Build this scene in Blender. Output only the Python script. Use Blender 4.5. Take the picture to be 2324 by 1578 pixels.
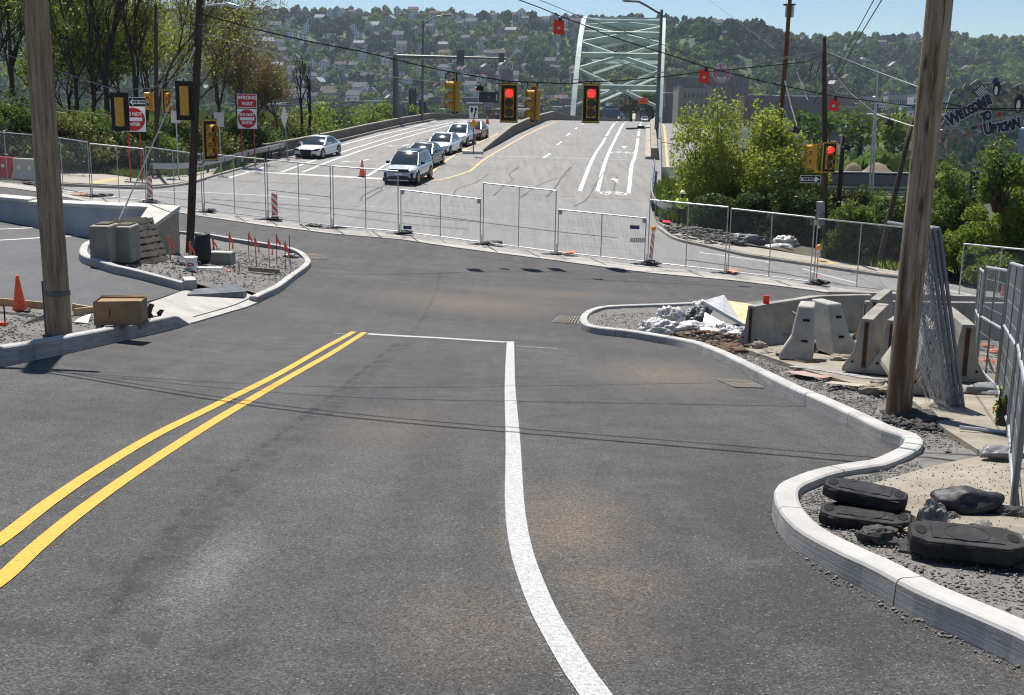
import bpy, bmesh, math, random
import numpy as np
from mathutils import Vector, Matrix, noise
from mathutils.geometry import delaunay_2d_cdt
random.seed(7); np.random.seed(7)
S = bpy.context.scene
for o in list(bpy.data.objects): bpy.data.objects.remove(o)
C = S.collection
R = math.radians

# ---------------------------------------------------------------- camera
F, CX, CY, HOR, ROLL = 2600.0, 1162.0, 789.0, 228.0, 0.0175   # measured in a 2324 px wide copy of the photograph
TH = math.atan((CY - HOR) / F)
FW = Vector((0, math.cos(TH), -math.sin(TH)))
_r0, _u0 = Vector((1, 0, 0)), Vector((0, math.sin(TH), math.cos(TH)))
RT = _r0 * math.cos(ROLL) + _u0 * math.sin(ROLL)
UP = -_r0 * math.sin(ROLL) + _u0 * math.cos(ROLL)
cam = bpy.data.objects.new('camera', bpy.data.cameras.new('camera')); C.objects.link(cam)
cam.matrix_world = Matrix(((RT.x, UP.x, -FW.x, 0), (RT.y, UP.y, -FW.y, 0), (RT.z, UP.z, -FW.z, 0), (0, 0, 0, 1)))
cam.data.sensor_width = 36; cam.data.lens = 36 * F / 2324
cam.data.clip_start = 0.1; cam.data.clip_end = 9000
S.camera = cam
# ---------------------------------------------------------------- sky, sun, exposure
SUN_EL, SUN_V = R(62), Vector((-0.31, 0.95, 0)).normalized()
sun_dir = Vector((SUN_V.x * math.cos(SUN_EL), SUN_V.y * math.cos(SUN_EL), math.sin(SUN_EL)))
W = bpy.data.worlds.new('World'); S.world = W; W.use_nodes = True
nt = W.node_tree; bg = nt.nodes['Background']
sky = nt.nodes.new('ShaderNodeTexSky'); sky.sky_type = 'NISHITA'; sky.sun_disc = False
sky.sun_elevation = SUN_EL; sky.sun_rotation = math.atan2(SUN_V.x, SUN_V.y)
sky.altitude = 1200; sky.air_density = 1.0; sky.dust_density = 0.0; sky.ozone_density = 4.0
nt.links.new(sky.outputs[0], bg.inputs[0]); bg.inputs[1].default_value = 0.068
sun = bpy.data.objects.new('sun', bpy.data.lights.new('sun', 'SUN')); C.objects.link(sun)
sun.data.energy = 5.0; sun.data.angle = R(0.5); sun.data.color = (1, 0.955, 0.89)
sun.rotation_euler = sun_dir.to_track_quat('Z', 'Y').to_euler()
S.view_settings.view_transform = 'Standard'; S.view_settings.look = 'None'
S.view_settings.exposure = 0.62; S.view_settings.gamma = 1; S.view_settings.use_curve_mapping = False
S.render.engine = 'CYCLES'
S.cycles.max_bounces = 6; S.cycles.diffuse_bounces = 3; S.cycles.glossy_bounces = 3
S.cycles.transparent_max_bounces = 6; S.cycles.volume_bounces = 0; S.cycles.use_denoising = True; S.cycles.filter_width = 1.15

# ---------------------------------------------------------------- terrain and pixel helpers
CP = []
for y in (2, 6, 10, 14, 18, 22):
    for x in (-2.2, 0, 2.2, 5, 9): CP.append((x, y, -2 - .12 * y))
CP += [(-6, -2, -1.6), (0, -4, -1.6), (6, -4, -1.6), (-6, 6, -2.5), (-12, 4, -2.2), (-14, 14, -3.1)]
CP += [(-6.2, 14, -3.37), (-6.15, 19, -4.08), (-5.8, 25, -4.66), (-6.15, 35, -5.18), (-8.8, 26, -3.9), (-9.1, 20.5, -3.8),
       (-17, 38, -4.3), (-11, 34.5, -4.7), (-9.85, 35, -4.93), (-24, 30, -3.6), (-23, 51, -4.2), (-19.1, 51.5, -4.55), (-13.4, 49, -4.96),
       (-10.1, 47, -5.1), (-4.4, 45.8, -5.4), (-1.07, 45, -5.67), (1.8, 43.3, -5.78), (5.06, 42, -6), (8, 41.2, -6.1),
       (10.9, 40.5, -6.3), (13.5, 40, -6.5), (-2, 33, -5.35), (0, 24.5, -5.0), (1.56, 26, -5.15), (5.05, 30, -5.4),
       (11.5, 34, -6), (3.8, 22.5, -4.85), (7.8, 53, -5.8), (15, 47, -6.6), (21, 46, -7.1), (18, 36, -6.4), (13, 26, -5.3), (-19.9, 60, -4.55),
       (-23.8, 60, -4.27), (-27, 58, -4.3), (-34, 52, -3.6), (-6.2, 64, -4.85), (-13, 75.5, -4.15), (-4.9, 80, -3.97), (-4, 86, -3.6),
       (2.5, 83, -4), (-2, 64, -5.0), (4, 64, -5.2), (9, 66, -5.2), (14, 62, -6.3), (10, 84, -3.95), (-14, 84, -3.8), (-18, 68, -4.4)]
PROF = [(64, -4.9), (75, -4.25), (83, -3.95), (94.5, -3.47), (105, -3.04), (116, -2.74), (127, -2.5), (140, -2.4), (155, -2.5), (200, -3.3), (350, -5.7), (600, -9.5)]
for y, z in PROF[3:8]:
    for x in (-12, 2, 18): CP.append((x, y, z))
RBP = np.array(CP); RBN = len(RBP)
def RBK(d2): return np.where(d2 > 1e-9, 0.5 * d2 * np.log(d2 + 1e-12), 0)
_A = np.zeros((RBN + 3, RBN + 3))
_A[:RBN, :RBN] = RBK(((RBP[:, None, :2] - RBP[None, :, :2]) ** 2).sum(-1)) + np.eye(RBN) * 3.0
_A[:RBN, RBN] = 1; _A[:RBN, RBN + 1:] = RBP[:, :2]; _A[RBN:, :RBN] = _A[:RBN, RBN:].T
RBW = np.linalg.solve(_A, np.concatenate([RBP[:, 2], np.zeros(3)]))
def prof(y): return np.interp(y, [p[0] for p in PROF], [p[1] for p in PROF])
def GV(x, y):
    x = np.asarray(x, float); y = np.asarray(y, float)
    sh = x.shape; x = x.ravel(); y = y.ravel(); yc = np.minimum(y, 130); out = np.empty(len(x))
    for i in range(0, len(x), 20000):
        xs, ys = x[i:i + 20000], yc[i:i + 20000]
        d2 = (xs[:, None] - RBP[None, :, 0]) ** 2 + (ys[:, None] - RBP[None, :, 1]) ** 2
        out[i:i + 20000] = RBK(d2) @ RBW[:RBN] + RBW[RBN] + RBW[RBN + 1] * xs + RBW[RBN + 2] * ys
    t = np.clip((y - 66) / 18, 0, 1); t = t * t * (3 - 2 * t)
    return (out * (1 - t) + prof(y) * t).reshape(sh)
def G(x, y): return float(GV(np.array([x]), np.array([y]))[0])
def ray(px, py): return FW + RT * ((px - CX) / F) - UP * ((py - CY) / F)
def at(px, py, Y):
    d = ray(px, py); return d * (Y / d.y)
_hc = {}
def hit(px, py, dz=0.0):
    k = (px, py, dz)
    if k in _hc: return _hc[k].copy()
    d = ray(px, py); d = d / d.y
    ys = np.concatenate([np.arange(2.5, 60, .5), np.arange(60, 170, 1.5)])
    f = d.z * ys - (GV(d.x * ys, ys) + dz)
    i = int(np.argmax(f < 0))
    if not (f < 0).any(): i = len(ys) - 1
    a, b = ys[max(i - 1, 0)], ys[i]
    for _ in range(14):
        m = (a + b) / 2
        if d.z * m - (G(d.x * m, m) + dz) > 0: a = m
        else: b = m
    p = Vector(d * ((a + b) / 2)); _hc[k] = p.copy(); return p
def hits(pts, dz=0.0): return [hit(x, y, dz) for x, y in pts]
def gp(x, y, dz=0.0): return Vector((x, y, G(x, y) + dz))

# ---------------------------------------------------------------- materials
def mat(name, col, rough=.8, col2=None, scale=6, mixv=.5, bump=0, bscale=60, metal=0, spec=.35, emit=None, estr=0, stretch=None, detail=6, obj=True, sheen=0, contrast=None):
    m = bpy.data.materials.new(name); m.use_nodes = True; n = m.node_tree.nodes; l = m.node_tree.links
    b = n['Principled BSDF']; b.inputs['Roughness'].default_value = rough; b.inputs['Metallic'].default_value = metal
    b.inputs['Specular IOR Level'].default_value = spec
    b.inputs['Base Color'].default_value = (*col, 1)
    if emit: b.inputs['Emission Color'].default_value = (*emit, 1); b.inputs['Emission Strength'].default_value = estr
    if col2 is None and not bump: return m
    tc = n.new('ShaderNodeTexCoord'); src = tc.outputs['Object']
    if stretch:
        mp = n.new('ShaderNodeMapping'); mp.inputs['Scale'].default_value = stretch; l.new(src, mp.inputs[0]); src = mp.outputs[0]
    if col2 is not None:
        t = n.new('ShaderNodeTexNoise'); t.inputs['Scale'].default_value = scale; t.inputs['Detail'].default_value = detail; l.new(src, t.inputs[0])
        r = n.new('ShaderNodeValToRGB'); c = contrast or (.35, .65)
        r.color_ramp.elements[0].position = c[0]; r.color_ramp.elements[1].position = c[1]
        r.color_ramp.elements[0].color = (*col, 1); r.color_ramp.elements[1].color = (*col2, 1)
        l.new(t.outputs[0], r.inputs[0]); l.new(r.outputs[0], b.inputs['Base Color'])
    if bump:
        t2 = n.new('ShaderNodeTexNoise'); t2.inputs['Scale'].default_value = bscale; t2.inputs['Detail'].default_value = 4; l.new(src, t2.inputs[0])
        bp = n.new('ShaderNodeBump'); bp.inputs['Strength'].default_value = bump; bp.inputs['Distance'].default_value = .02
        l.new(t2.outputs[0], bp.inputs['Height']); l.new(bp.outputs[0], b.inputs['Normal'])
    return m
class NG:
    "small helper to write node graphs"
    def __init__(s, m): s.m = m; s.n = m.node_tree.nodes; s.l = m.node_tree.links
    def node(s, t, **kw):
        x = s.n.new(t)
        for k, v in kw.items():
            if k == 'ins':
                for kk, vv in v.items():
                    if isinstance(vv, bpy.types.NodeSocket): s.l.new(vv, x.inputs[kk])
                    else: x.inputs[kk].default_value = vv
            else: setattr(x, k, v)
        return x
    def math(s, op, a, b=0.0, clamp=False):
        x = s.node('ShaderNodeMath', operation=op, use_clamp=clamp)
        for i, v in enumerate((a, b)):
            if isinstance(v, bpy.types.NodeSocket): s.l.new(v, x.inputs[i])
            else: x.inputs[i].default_value = v
        return x.outputs[0]
    def mix(s, f, a, b):
        x = s.node('ShaderNodeMix', data_type='RGBA')
        for i, v in ((0, f), (6, a), (7, b)):
            if isinstance(v, bpy.types.NodeSocket): s.l.new(v, x.inputs[i])
            else: x.inputs[i].default_value = v if i == 0 else (*v, 1)
        return x.outputs[2]
    def noise(s, vec, scale, detail=4, rough=.5):
        return s.node('ShaderNodeTexNoise', ins={0: vec, 'Scale': scale, 'Detail': detail, 'Roughness': rough}).outputs[0]
    def ramp(s, f, a, b):
        return s.node('ShaderNodeMapRange', ins={0: f, 1: a, 2: b}).outputs[0]
def asphalt_mat(name, base, light, dusts, speck=1.25, streak=.25):
    m = bpy.data.materials.new(name); m.use_nodes = True; g = NG(m); b = g.n['Principled BSDF']
    P = g.node('ShaderNodeTexCoord').outputs['Object']
    v = g.node('ShaderNodeTexVoronoi', ins={0: P, 'Scale': 105.0}).outputs['Color']
    sp = g.node('ShaderNodeSeparateColor', ins={0: v}).outputs[0]
    fine = g.noise(P, 240, 3, .7); big = g.noise(P, .35, 5, .6); mid = g.noise(P, 2.6, 5, .6)
    mp = g.node('ShaderNodeMapping', ins={0: P, 'Rotation': (0, 0, .12), 'Scale': (3.2, .22, 1)}).outputs[0]
    st = g.noise(mp, 1.0, 5, .6)
    f = g.math('ADD', g.math('MULTIPLY', big, .5), g.math('MULTIPLY', mid, .5))
    f = g.math('ADD', g.math('MULTIPLY', f, 1 - streak), g.math('MULTIPLY', st, streak))
    col = g.mix(g.ramp(f, .40, .60), base, light)
    for (x, y, rx, ry, amt, dc) in dusts:
        sx = g.node('ShaderNodeMapping', ins={0: P, 'Location': (-x / rx, -y / ry, 0), 'Scale': (1 / rx, 1 / ry, 0)}).outputs[0]
        ln = g.node('ShaderNodeVectorMath', operation='LENGTH', ins={0: sx}).outputs['Value']
        k = g.ramp(g.math('ADD', ln, g.math('MULTIPLY', g.math('SUBTRACT', mid, .5), 1.6)), 1.1, .1)
        col = g.mix(g.math('MULTIPLY', k, amt), col, dc)
    s2 = g.node('ShaderNodeSeparateColor', ins={0: v}).outputs[1]; col = g.mix(g.math('MULTIPLY', g.math('GREATER_THAN', s2, .965), .32 * min(1, speck)), col, (.26, .25, .235))
    br = g.ramp(g.math('ADD', g.math('MULTIPLY', sp, .6), g.math('MULTIPLY', fine, .4)), .2, .8)
    k2 = g.node('ShaderNodeMix', data_type='RGBA', blend_type='MULTIPLY'); k2.inputs[0].default_value = 1
    g.l.new(col, k2.inputs[6])
    gr = g.node('ShaderNodeMapRange', ins={0: br, 3: 1 - .55 * speck, 4: 1 + .62 * speck}).outputs[0]
    g.l.new(gr, k2.inputs[7]); g.l.new(k2.outputs[2], b.inputs['Base Color'])
    b.inputs['Roughness'].default_value = .78; b.inputs['Specular IOR Level'].default_value = .4
    bp = g.node('ShaderNodeBump', ins={'Strength': .55 * speck, 'Distance': .012, 'Height': br}); g.l.new(bp.outputs[0], b.inputs['Normal'])
    return m
BROWN = (.15, .116, .082)
def _d(px, py, rx, ry, a, c=BROWN):
    p = hit(px, py); return (p.x, p.y, rx, ry, a, c)
M = {}
M['new_asphalt'] = asphalt_mat('new_asphalt', (.039, .0376, .0362), (.073, .0692, .065),
    [_d(1500, 850, 1.1, 2.4, .6), _d(1290, 1190, .6, 1.5, .65), _d(1420, 1330, .5, .6, .45), _d(1090, 690, 3.2, 2.4, .55), _d(1250, 665, 3.5, 1.2, .45), _d(1330, 1450, .5, .5, .3),
     _d(480, 1290, .3, 1.2, .6, (.15, .145, .14)), _d(900, 960, .9, 1.6, .25), _d(620, 900, .7, 4, .2, (.11, .11, .115)),
     _d(1280, 620, 7, .5, .6, (.035, .035, .037)), _d(560, 1080, .35, 4.5, .55, (.032, .032, .034)), _d(1600, 1350, .5, 1.2, .3, (.03, .03, .032)), _d(1690, 1200, .45, 1.2, .7, (.028, .028, .029)), _d(1840, 1360, .6, 1.0, .7, (.028, .028, .029)), _d(2060, 1450, .4, .6, .65, (.026, .026, .027)), _d(1640, 1090, .7, 1.6, .6, (.033, .033, .034)), _d(850, 890, .5, 1.8, .5, (.034, .035, .038)), _d(1050, 1420, .5, .8, .3), _d(1500, 700, 4, .5, .5, (.036, .036, .038)), _d(760, 610, 3, .4, .5, (.036, .036, .038)), _d(1250, 1500, .3, .6, .3, (.032, .031, .031)), _d(1750, 760, 2.5, .5, .5, (.033, .033, .034))])
M['old_asphalt'] = asphalt_mat('old_asphalt', (.155, .152, .147), (.215, .21, .2), [], .5, .45)
M['ramp_road'] = asphalt_mat('ramp_road', (.158, .152, .142), (.215, .206, .19), [], .45, .6)
M['lot_asphalt'] = asphalt_mat('lot_asphalt', (.06, .061, .064), (.088, .089, .092), [], .8, .35)
def conc(name, a, b_, dirt=(.16, .14, .12), amt=.35, brushed=0, scale=2.0):
    m = bpy.data.materials.new(name); m.use_nodes = True; g = NG(m); bs = g.n['Principled BSDF']
    P = g.node('ShaderNodeTexCoord').outputs['Object']
    n1 = g.noise(P, scale, 6, .65); n2 = g.noise(P, 45, 3, .7); n3 = g.noise(P, .8, 5, .6); n4 = g.noise(P, 140, 2, .6)
    col = g.mix(g.ramp(n1, .35, .66), a, b_)
    col = g.mix(g.math('MULTIPLY', g.ramp(n3, .52, .72), amt), col, dirt)
    col = g.mix(g.math('MULTIPLY', g.ramp(n4, .66, .72), .5), col, tuple(c * .35 for c in a))
    if brushed:
        sx = g.node('ShaderNodeSeparateXYZ', ins={0: P}); ah = g.node('ShaderNodeAttribute', attribute_name='hgt').outputs['Fac']
        mp = g.node('ShaderNodeCombineXYZ', ins={0: g.math('MULTIPLY', sx.outputs[0], 1.5), 1: g.math('MULTIPLY', sx.outputs[1], 1.5), 2: g.math('MULTIPLY', ah, 110)}).outputs[0]
        w = g.noise(mp, 1.0, 4, .7); nz = g.math('ABSOLUTE', g.node('ShaderNodeSeparateXYZ', ins={0: g.node('ShaderNodeNewGeometry').outputs['Normal']}).outputs[2]); brushed = g.math('MULTIPLY', g.ramp(nz, .7, .2), brushed); w = g.math('MULTIPLY', w, g.ramp(nz, .9, .2)); col = g.mix(g.math('MULTIPLY', g.ramp(w, .42, .68), brushed), col, tuple(c * .5 for c in a)); n2 = g.math('ADD', g.math('MULTIPLY', n2, .4), w)
    g.l.new(col, bs.inputs['Base Color']); bs.inputs['Roughness'].default_value = .85; bs.inputs['Specular IOR Level'].default_value = .25
    bp = g.node('ShaderNodeBump', ins={'Strength': .35, 'Distance': .01, 'Height': n2}); g.l.new(bp.outputs[0], bs.inputs['Normal'])
    return m
M['kerb'] = conc('kerb_concrete', (.35, .342, .325), (.46, .45, .425), (.19, .175, .15), .5, .9)
M['apron'] = conc('apron_concrete', (.33, .315, .285), (.44, .42, .385), (.18, .165, .145), .6)
M['slab'] = conc('slab_concrete', (.22, .19, .148), (.31, .275, .22), (.11, .097, .08), .85)
M['strip'] = conc('strip_concrete', (.33, .31, .28), (.42, .4, .36), (.17, .155, .135), .6)
M['walk'] = conc('walk_concrete', (.30, .27, .225), (.39, .355, .3), (.19, .17, .14), .5)
M['barrier'] = conc('barrier_concrete', (.24, .225, .195), (.37, .35, .305), (.11, .095, .075), .8)
M['barrier_pale'] = conc('barrier_pale', (.32, .31, .275), (.44, .425, .385), (.14, .125, .1), .75)
M['parapet'] = conc('parapet_shaded', (.12, .105, .085), (.17, .15, .12), (.07, .06, .05), .6)  # wall faces darker than the copings: their shade is put into the colour
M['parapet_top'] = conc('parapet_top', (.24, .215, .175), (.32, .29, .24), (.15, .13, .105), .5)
M['wall'] = conc('wall_concrete', (.36, .37, .38), (.42, .43, .435), (.3, .3, .29), .3)
M['cap'] = conc('cap_concrete', (.5, .48, .43), (.58, .56, .51), (.3, .28, .24), .3)
M['pier'] = conc('pier_concrete', (.30, .25, .19), (.38, .32, .245), (.2, .16, .12), .4)
M['block'] = conc('block_concrete', (.23, .21, .175), (.32, .295, .25), (.1, .095, .08), .6)
M['gravel'] = conc('gravel_fill', (.11, .104, .095), (.185, .175, .16), (.07, .064, .056), .6, 0, 7)
M['dirt'] = conc('dirt', (.075, .066, .045), (.12, .105, .075), (.045, .05, .022), .7, 0, 2)
M['stone'] = conc('stone_bits', (.13, .125, .115), (.26, .25, .23), (.08, .075, .07), .5, 0, 9)
M['rubble'] = conc('asphalt_rubble', (.05, .047, .043), (.10, .095, .088), (.03, .028, .026), .5, 0, 9)
def paint(name, col, wear=.2, under=(.16, .155, .15), scale=9):
    m = bpy.data.materials.new(name); m.use_nodes = True; g = NG(m); b = g.n['Principled BSDF']
    P = g.node('ShaderNodeTexCoord').outputs['Object']
    n = g.noise(P, scale, 6, .75); f = g.noise(P, 120, 3, .7)
    k = g.ramp(g.math('ADD', g.math('MULTIPLY', n, .5), g.math('MULTIPLY', f, .5)), .5 - wear * .4 + .16, .5 - wear * .4 + .06)
    g.l.new(g.mix(k, under, col), b.inputs['Base Color']); b.inputs['Roughness'].default_value = .65
    bp = g.node('ShaderNodeBump', ins={'Strength': .5, 'Distance': .01, 'Height': f}); g.l.new(bp.outputs[0], b.inputs['Normal'])
    return m
def paint_alpha(name, col, cover, sc=(7, 60, 1), fine=.35):
    m = paint(name, col, 0); g = NG(m); b = g.n['Principled BSDF']; P = g.node('ShaderNodeTexCoord').outputs['Object']
    n = g.noise(g.node('ShaderNodeMapping', ins={0: P, 'Scale': sc}).outputs[0], 1, 4, .7); f = g.noise(P, 130, 3, .7); w = g.noise(P, 1.6, 4, .6)
    v = g.math('ADD', g.math('ADD', g.math('MULTIPLY', n, .65 - fine * .5), g.math('MULTIPLY', f, fine)), g.math('MULTIPLY', w, .35 - fine * .5)); t = .5 + (.5 - cover) * .35
    a = g.ramp(v, t - .03, t + .05); mx = g.node('ShaderNodeMixShader', ins={0: a, 1: g.node('ShaderNodeBsdfTransparent').outputs[0], 2: b.outputs[0]}); g.l.new(mx.outputs[0], g.n['Material Output'].inputs[0]); return m
M['fuzz_a'] = paint_alpha('overspray_dense', (.36, .36, .35), .5, (14, 28, 1), .6); M['fuzz_b'] = paint_alpha('overspray_thin', (.3, .3, .29), .3, (14, 28, 1), .6)
M['tar_soft'] = paint_alpha('seam_dark', (.026, .026, .027), .36, (5, 5, 1), .5); M['tyre_mark'] = paint_alpha('tyre_mark', (.05, .048, .045), .22, (3, 3, 1), .6)  # seam material: patchy dark asphalt along the joint
M['yellow_line'] = paint('yellow_line', (.66, .345, .02), .11, (.2, .12, .03), 30)
M['white_line'] = paint('white_line', (.47, .48, .475), .26, (.26, .26, .255), 34)

M['old_white'] = paint('old_white', (.62, .62, .6), .2, (.24, .235, .225))
M['worn_white'] = paint('worn_white', (.62, .62, .59), .42, (.2, .195, .19))
M['old_yellow'] = paint('old_yellow', (.62, .38, .12), .2, (.24, .22, .19))
M['tactile'] = paint('tactile_yellow', (.62, .40, .09), .25, (.3, .25, .18))
M['pink_paint'] = paint('pink_paint', (.72, .10, .24), .42, (.30, .26, .21), 6)
M['yellow_spray'] = paint('yellow_spray', (.6, .42, .14), .5, (.36, .31, .24), 6)
def wood(name, a, b_, scale=1.0, stain=None):
    m = bpy.data.materials.new(name); m.use_nodes = True; g = NG(m); bs = g.n['Principled BSDF']
    P = g.node('ShaderNodeTexCoord').outputs['Object']
    mp = g.node('ShaderNodeMapping', ins={0: P, 'Scale': (14 * scale, 14 * scale, .9 * scale)}).outputs[0]
    n1 = g.noise(mp, 1.6, 6, .7); mp2 = g.node('ShaderNodeMapping', ins={0: P, 'Scale': (2.4, 2.4, .5)}).outputs[0]
    n2 = g.noise(mp2, 1.2, 5, .6); mp3 = g.node('ShaderNodeMapping', ins={0: P, 'Scale': (60, 60, 1.6)}).outputs[0]; n3 = g.noise(mp3, 1, 3, .6)
    col = g.mix(g.ramp(n1, .36, .64), a, b_)
    col = g.mix(g.math('MULTIPLY', g.ramp(n2, .48, .7), .75), col, tuple(c * .45 for c in a))
    col = g.mix(g.math('MULTIPLY', g.ramp(n3, .58, .66), .7), col, tuple(c * .3 for c in a))
    if stain:
        mp4 = g.node('ShaderNodeMapping', ins={0: P, 'Scale': (7, 7, .7)}).outputs[0]; n4 = g.noise(mp4, 1.3, 5, .65); z = g.node('ShaderNodeSeparateXYZ', ins={0: P}).outputs[2]
        k = g.math('ADD', n4, g.math('MULTIPLY', g.ramp(z, 4.5, 0), .13)); col = g.mix(g.math('MULTIPLY', g.ramp(k, .56, .70), .85), col, stain)
    v = g.node('ShaderNodeTexVoronoi', ins={0: g.node('ShaderNodeMapping', ins={0: P, 'Scale': (3, 3, .8)}).outputs[0], 'Scale': 1.6}).outputs[0]; col = g.mix(g.math('MULTIPLY', g.ramp(v, .16, .07), .8), col, tuple(c * .25 for c in a))
    g.l.new(col, bs.inputs['Base Color']); bs.inputs['Roughness'].default_value = .85; bs.inputs['Specular IOR Level'].default_value = .2
    bp = g.node('ShaderNodeBump', ins={'Strength': .8, 'Distance': .012, 'Height': g.math('ADD', n1, n3)}); g.l.new(bp.outputs[0], bs.inputs['Normal'])
    return m
M['pole_wood'] = wood('pole_wood', (.22, .15, .088), (.40, .30, .205), .8)
M['pole_wood2'] = wood('weathered_pole_wood', (.21, .145, .09), (.43, .34, .245), .8, (.10, .045, .02))
M['dark_wood'] = wood('dark_pole_wood', (.045, .036, .027), (.085, .066, .047))
M['brown_wood'] = wood('brown_pole_wood', (.12, .05, .022), (.19, .085, .038))
M['pallet_wood'] = wood('pallet_wood', (.22, .18, .135), (.36, .30, .23), 1.5)
M['board'] = wood('form_board', (.42, .29, .15), (.55, .40, .24), 1.2)
M['bark'] = mat('bark', (.022, .018, .015), .9, (.05, .04, .032), 9, bump=.6)
M['brown_bark'] = mat('brown_bark', (.05, .037, .027), .9, (.09, .068, .05), 9)
def leafm(name, a, b_, tr=.45, rough=.5, spec=.3):
    m = bpy.data.materials.new(name); m.use_nodes = True; g = NG(m); g.n.remove(g.n['Principled BSDF'])
    P = g.node('ShaderNodeTexCoord').outputs['Object']; i = g.node('ShaderNodeNewGeometry').outputs['Random Per Island']
    n = g.noise(P, .9, 4, .6); f = g.math('ADD', g.math('MULTIPLY', n, .6), g.math('MULTIPLY', i, .4))
    col = g.mix(g.ramp(f, .3, .7), a, b_)
    d = g.node('ShaderNodeBsdfPrincipled', ins={'Base Color': col, 'Roughness': rough, 'Specular IOR Level': spec}); t = g.node('ShaderNodeBsdfTranslucent', ins={0: col})
    mx = g.node('ShaderNodeMixShader', ins={0: tr, 1: d.outputs[0], 2: t.outputs[0]})
    g.l.new(mx.outputs[0], g.n['Material Output'].inputs[0]); return m
M['leaf_dark'] = leafm('leaf_dark', (.03, .058, .014), (.085, .13, .03))
M['leaf_green'] = leafm('leaf_green', (.065, .125, .02), (.19, .25, .045), .55)
M['leaf_bright'] = leafm('leaf_bright', (.115, .19, .024), (.27, .33, .05), .58)
M['leaf_olive'] = leafm('leaf_olive', (.11, .125, .028), (.24, .23, .055))
M['leaf_yellow'] = leafm('leaf_yellow', (.19, .235, .033), (.36, .41, .07), .62)
M['leaf_rust'] = leafm('leaf_rust', (.13, .075, .03), (.22, .145, .06))
M['grass'] = leafm('grass_blades', (.07, .12, .02), (.16, .21, .04))
PL = dict(
    black=((.012, .012, .013), .45), rubber=((.009, .009, .01), .7), orange=((.75, .10, .025), .5), red=((.5, .02, .018), .45), white=((.72, .72, .7), .5),
    signal_yellow=((.50, .27, .04), .45), black_plate=((.01, .01, .01), .6), sign_white=((.7, .7, .68), .45), sign_red=((.42, .012, .02), .4),
    sign_black=((.012, .012, .012), .5), sign_yellow=((.62, .30, .01), .45), ribbon=((.8, .13, .06), .6), blue=((.03, .045, .14), .5),
    vest=((.48, .62, .05), .7), trouser=((.014, .015, .02), .85), skin=((.06, .035, .025), .6), helmet=((.6, .62, .4), .4), boot=((.35, .30, .10), .7),
    amber=((.8, .25, .02), .3), tail=((.3, .01, .01), .25), sandbag=((.018, .019, .021), .55))
for k, (c, r) in PL.items(): M[k] = mat(k, c, r, tuple(min(1, x * 1.35 + .004) for x in c), 14, bump=.12)
M['rubber'] = mat('dusty_rubber', (.008, .008, .009), .7, (.05, .046, .04), 7, bump=.25, bscale=90, contrast=(.45, .8))
M['galv'] = mat('galvanised_steel', (.36, .37, .38), .42, (.48, .49, .5), 12, metal=.75)
M['steel_dark'] = mat('dark_steel', (.09, .095, .1), .5, (.14, .145, .15), 10, metal=.6)
M['alu'] = mat('aluminium', (.5, .51, .52), .45, (.42, .43, .44), 10, metal=.6)
M['wire_dark'] = mat('black_cable', (.012, .012, .013), .6)
M['wire_light'] = mat('steel_strand', (.26, .27, .28), .6, metal=.4)
M['rust'] = mat('rust', (.035, .02, .013), .9, (.09, .045, .026), 9)
M['iron'] = mat('grate_iron', (.2, .17, .13), .6, (.3, .26, .2), 10)
M['hole'] = mat('dark_hole', (.006, .006, .006), .9)
M['cardboard'] = mat('cardboard', (.25, .165, .085), .85, (.31, .21, .115), 5, bump=.2, bscale=20)
M['plastic_sheet'] = mat('plastic_sheet', (.44, .44, .43), .3, (.58, .575, .55), 5, bump=.5, bscale=14, spec=.5)
M['grey_sheet'] = mat('grey_sheet', (.10, .105, .11), .4, (.16, .165, .17), 5, bump=.5, bscale=20)
M['osb'] = mat('yellow_board', (.62, .44, .17), .7, (.68, .6, .42), 7)
M['bridge'] = mat('bridge_paint', (.34, .43, .385), .55, (.42, .5, .46), .3)
M['ribbon_red'] = M['ribbon']
M['glow_red'] = mat('red_lamp', (.8, .02, .02), .3, emit=(1, .03, .03), estr=1.1)
M['lens_dark'] = mat('unlit_lens', (.05, .03, .015), .25)
M['lens_green'] = mat('unlit_green_lens', (.04, .05, .045), .25)
M['glass'] = mat('car_glass', (.03, .04, .045), .06, spec=.9)
M['lamp_glass'] = mat('head_lamp', (.65, .66, .68), .15, spec=.8)
def carp(n, c): return mat(n, c, .25, spec=.6)
M['car_white'] = carp('white_car_paint', (.74, .76, .78)); M['car_silver'] = carp('silver_car_paint', (.50, .54, .59)); M['car_black'] = carp('black_car_paint', (.012, .016, .022))
M['car_red'] = carp('red_car_paint', (.22, .012, .025)); M['trim'] = mat('black_trim', (.015, .015, .016), .5); M['tyre'] = mat('tyre_rubber', (.014, .014, .015), .8)
for k in ('car_white', 'car_silver', 'car_black', 'car_red'): M[k].node_tree.nodes['Principled BSDF'].inputs['Coat Weight'].default_value = .6
M['rim'] = mat('alloy_rim', (.35, .36, .37), .35, metal=.8)
M['brick'] = mat('red_brick', (.085, .045, .04), .9, (.13, .07, .06), .4); M['brick2'] = mat('dark_brick', (.075, .042, .037), .9, (.12, .066, .056), .4)
M['tan'] = mat('tan_stone', (.21, .18, .135), .9, (.27, .235, .18), .4); M['white_roof'] = mat('white_roof', (.7, .7, .69), .6); M['dark_roof'] = mat('dark_roof', (.06, .06, .065), .9)
M['far_window'] = mat('dark_window', (.02, .022, .027), .3); M['orange_tile'] = mat('orange_tile_roof', (.3, .12, .075), .8)
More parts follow.
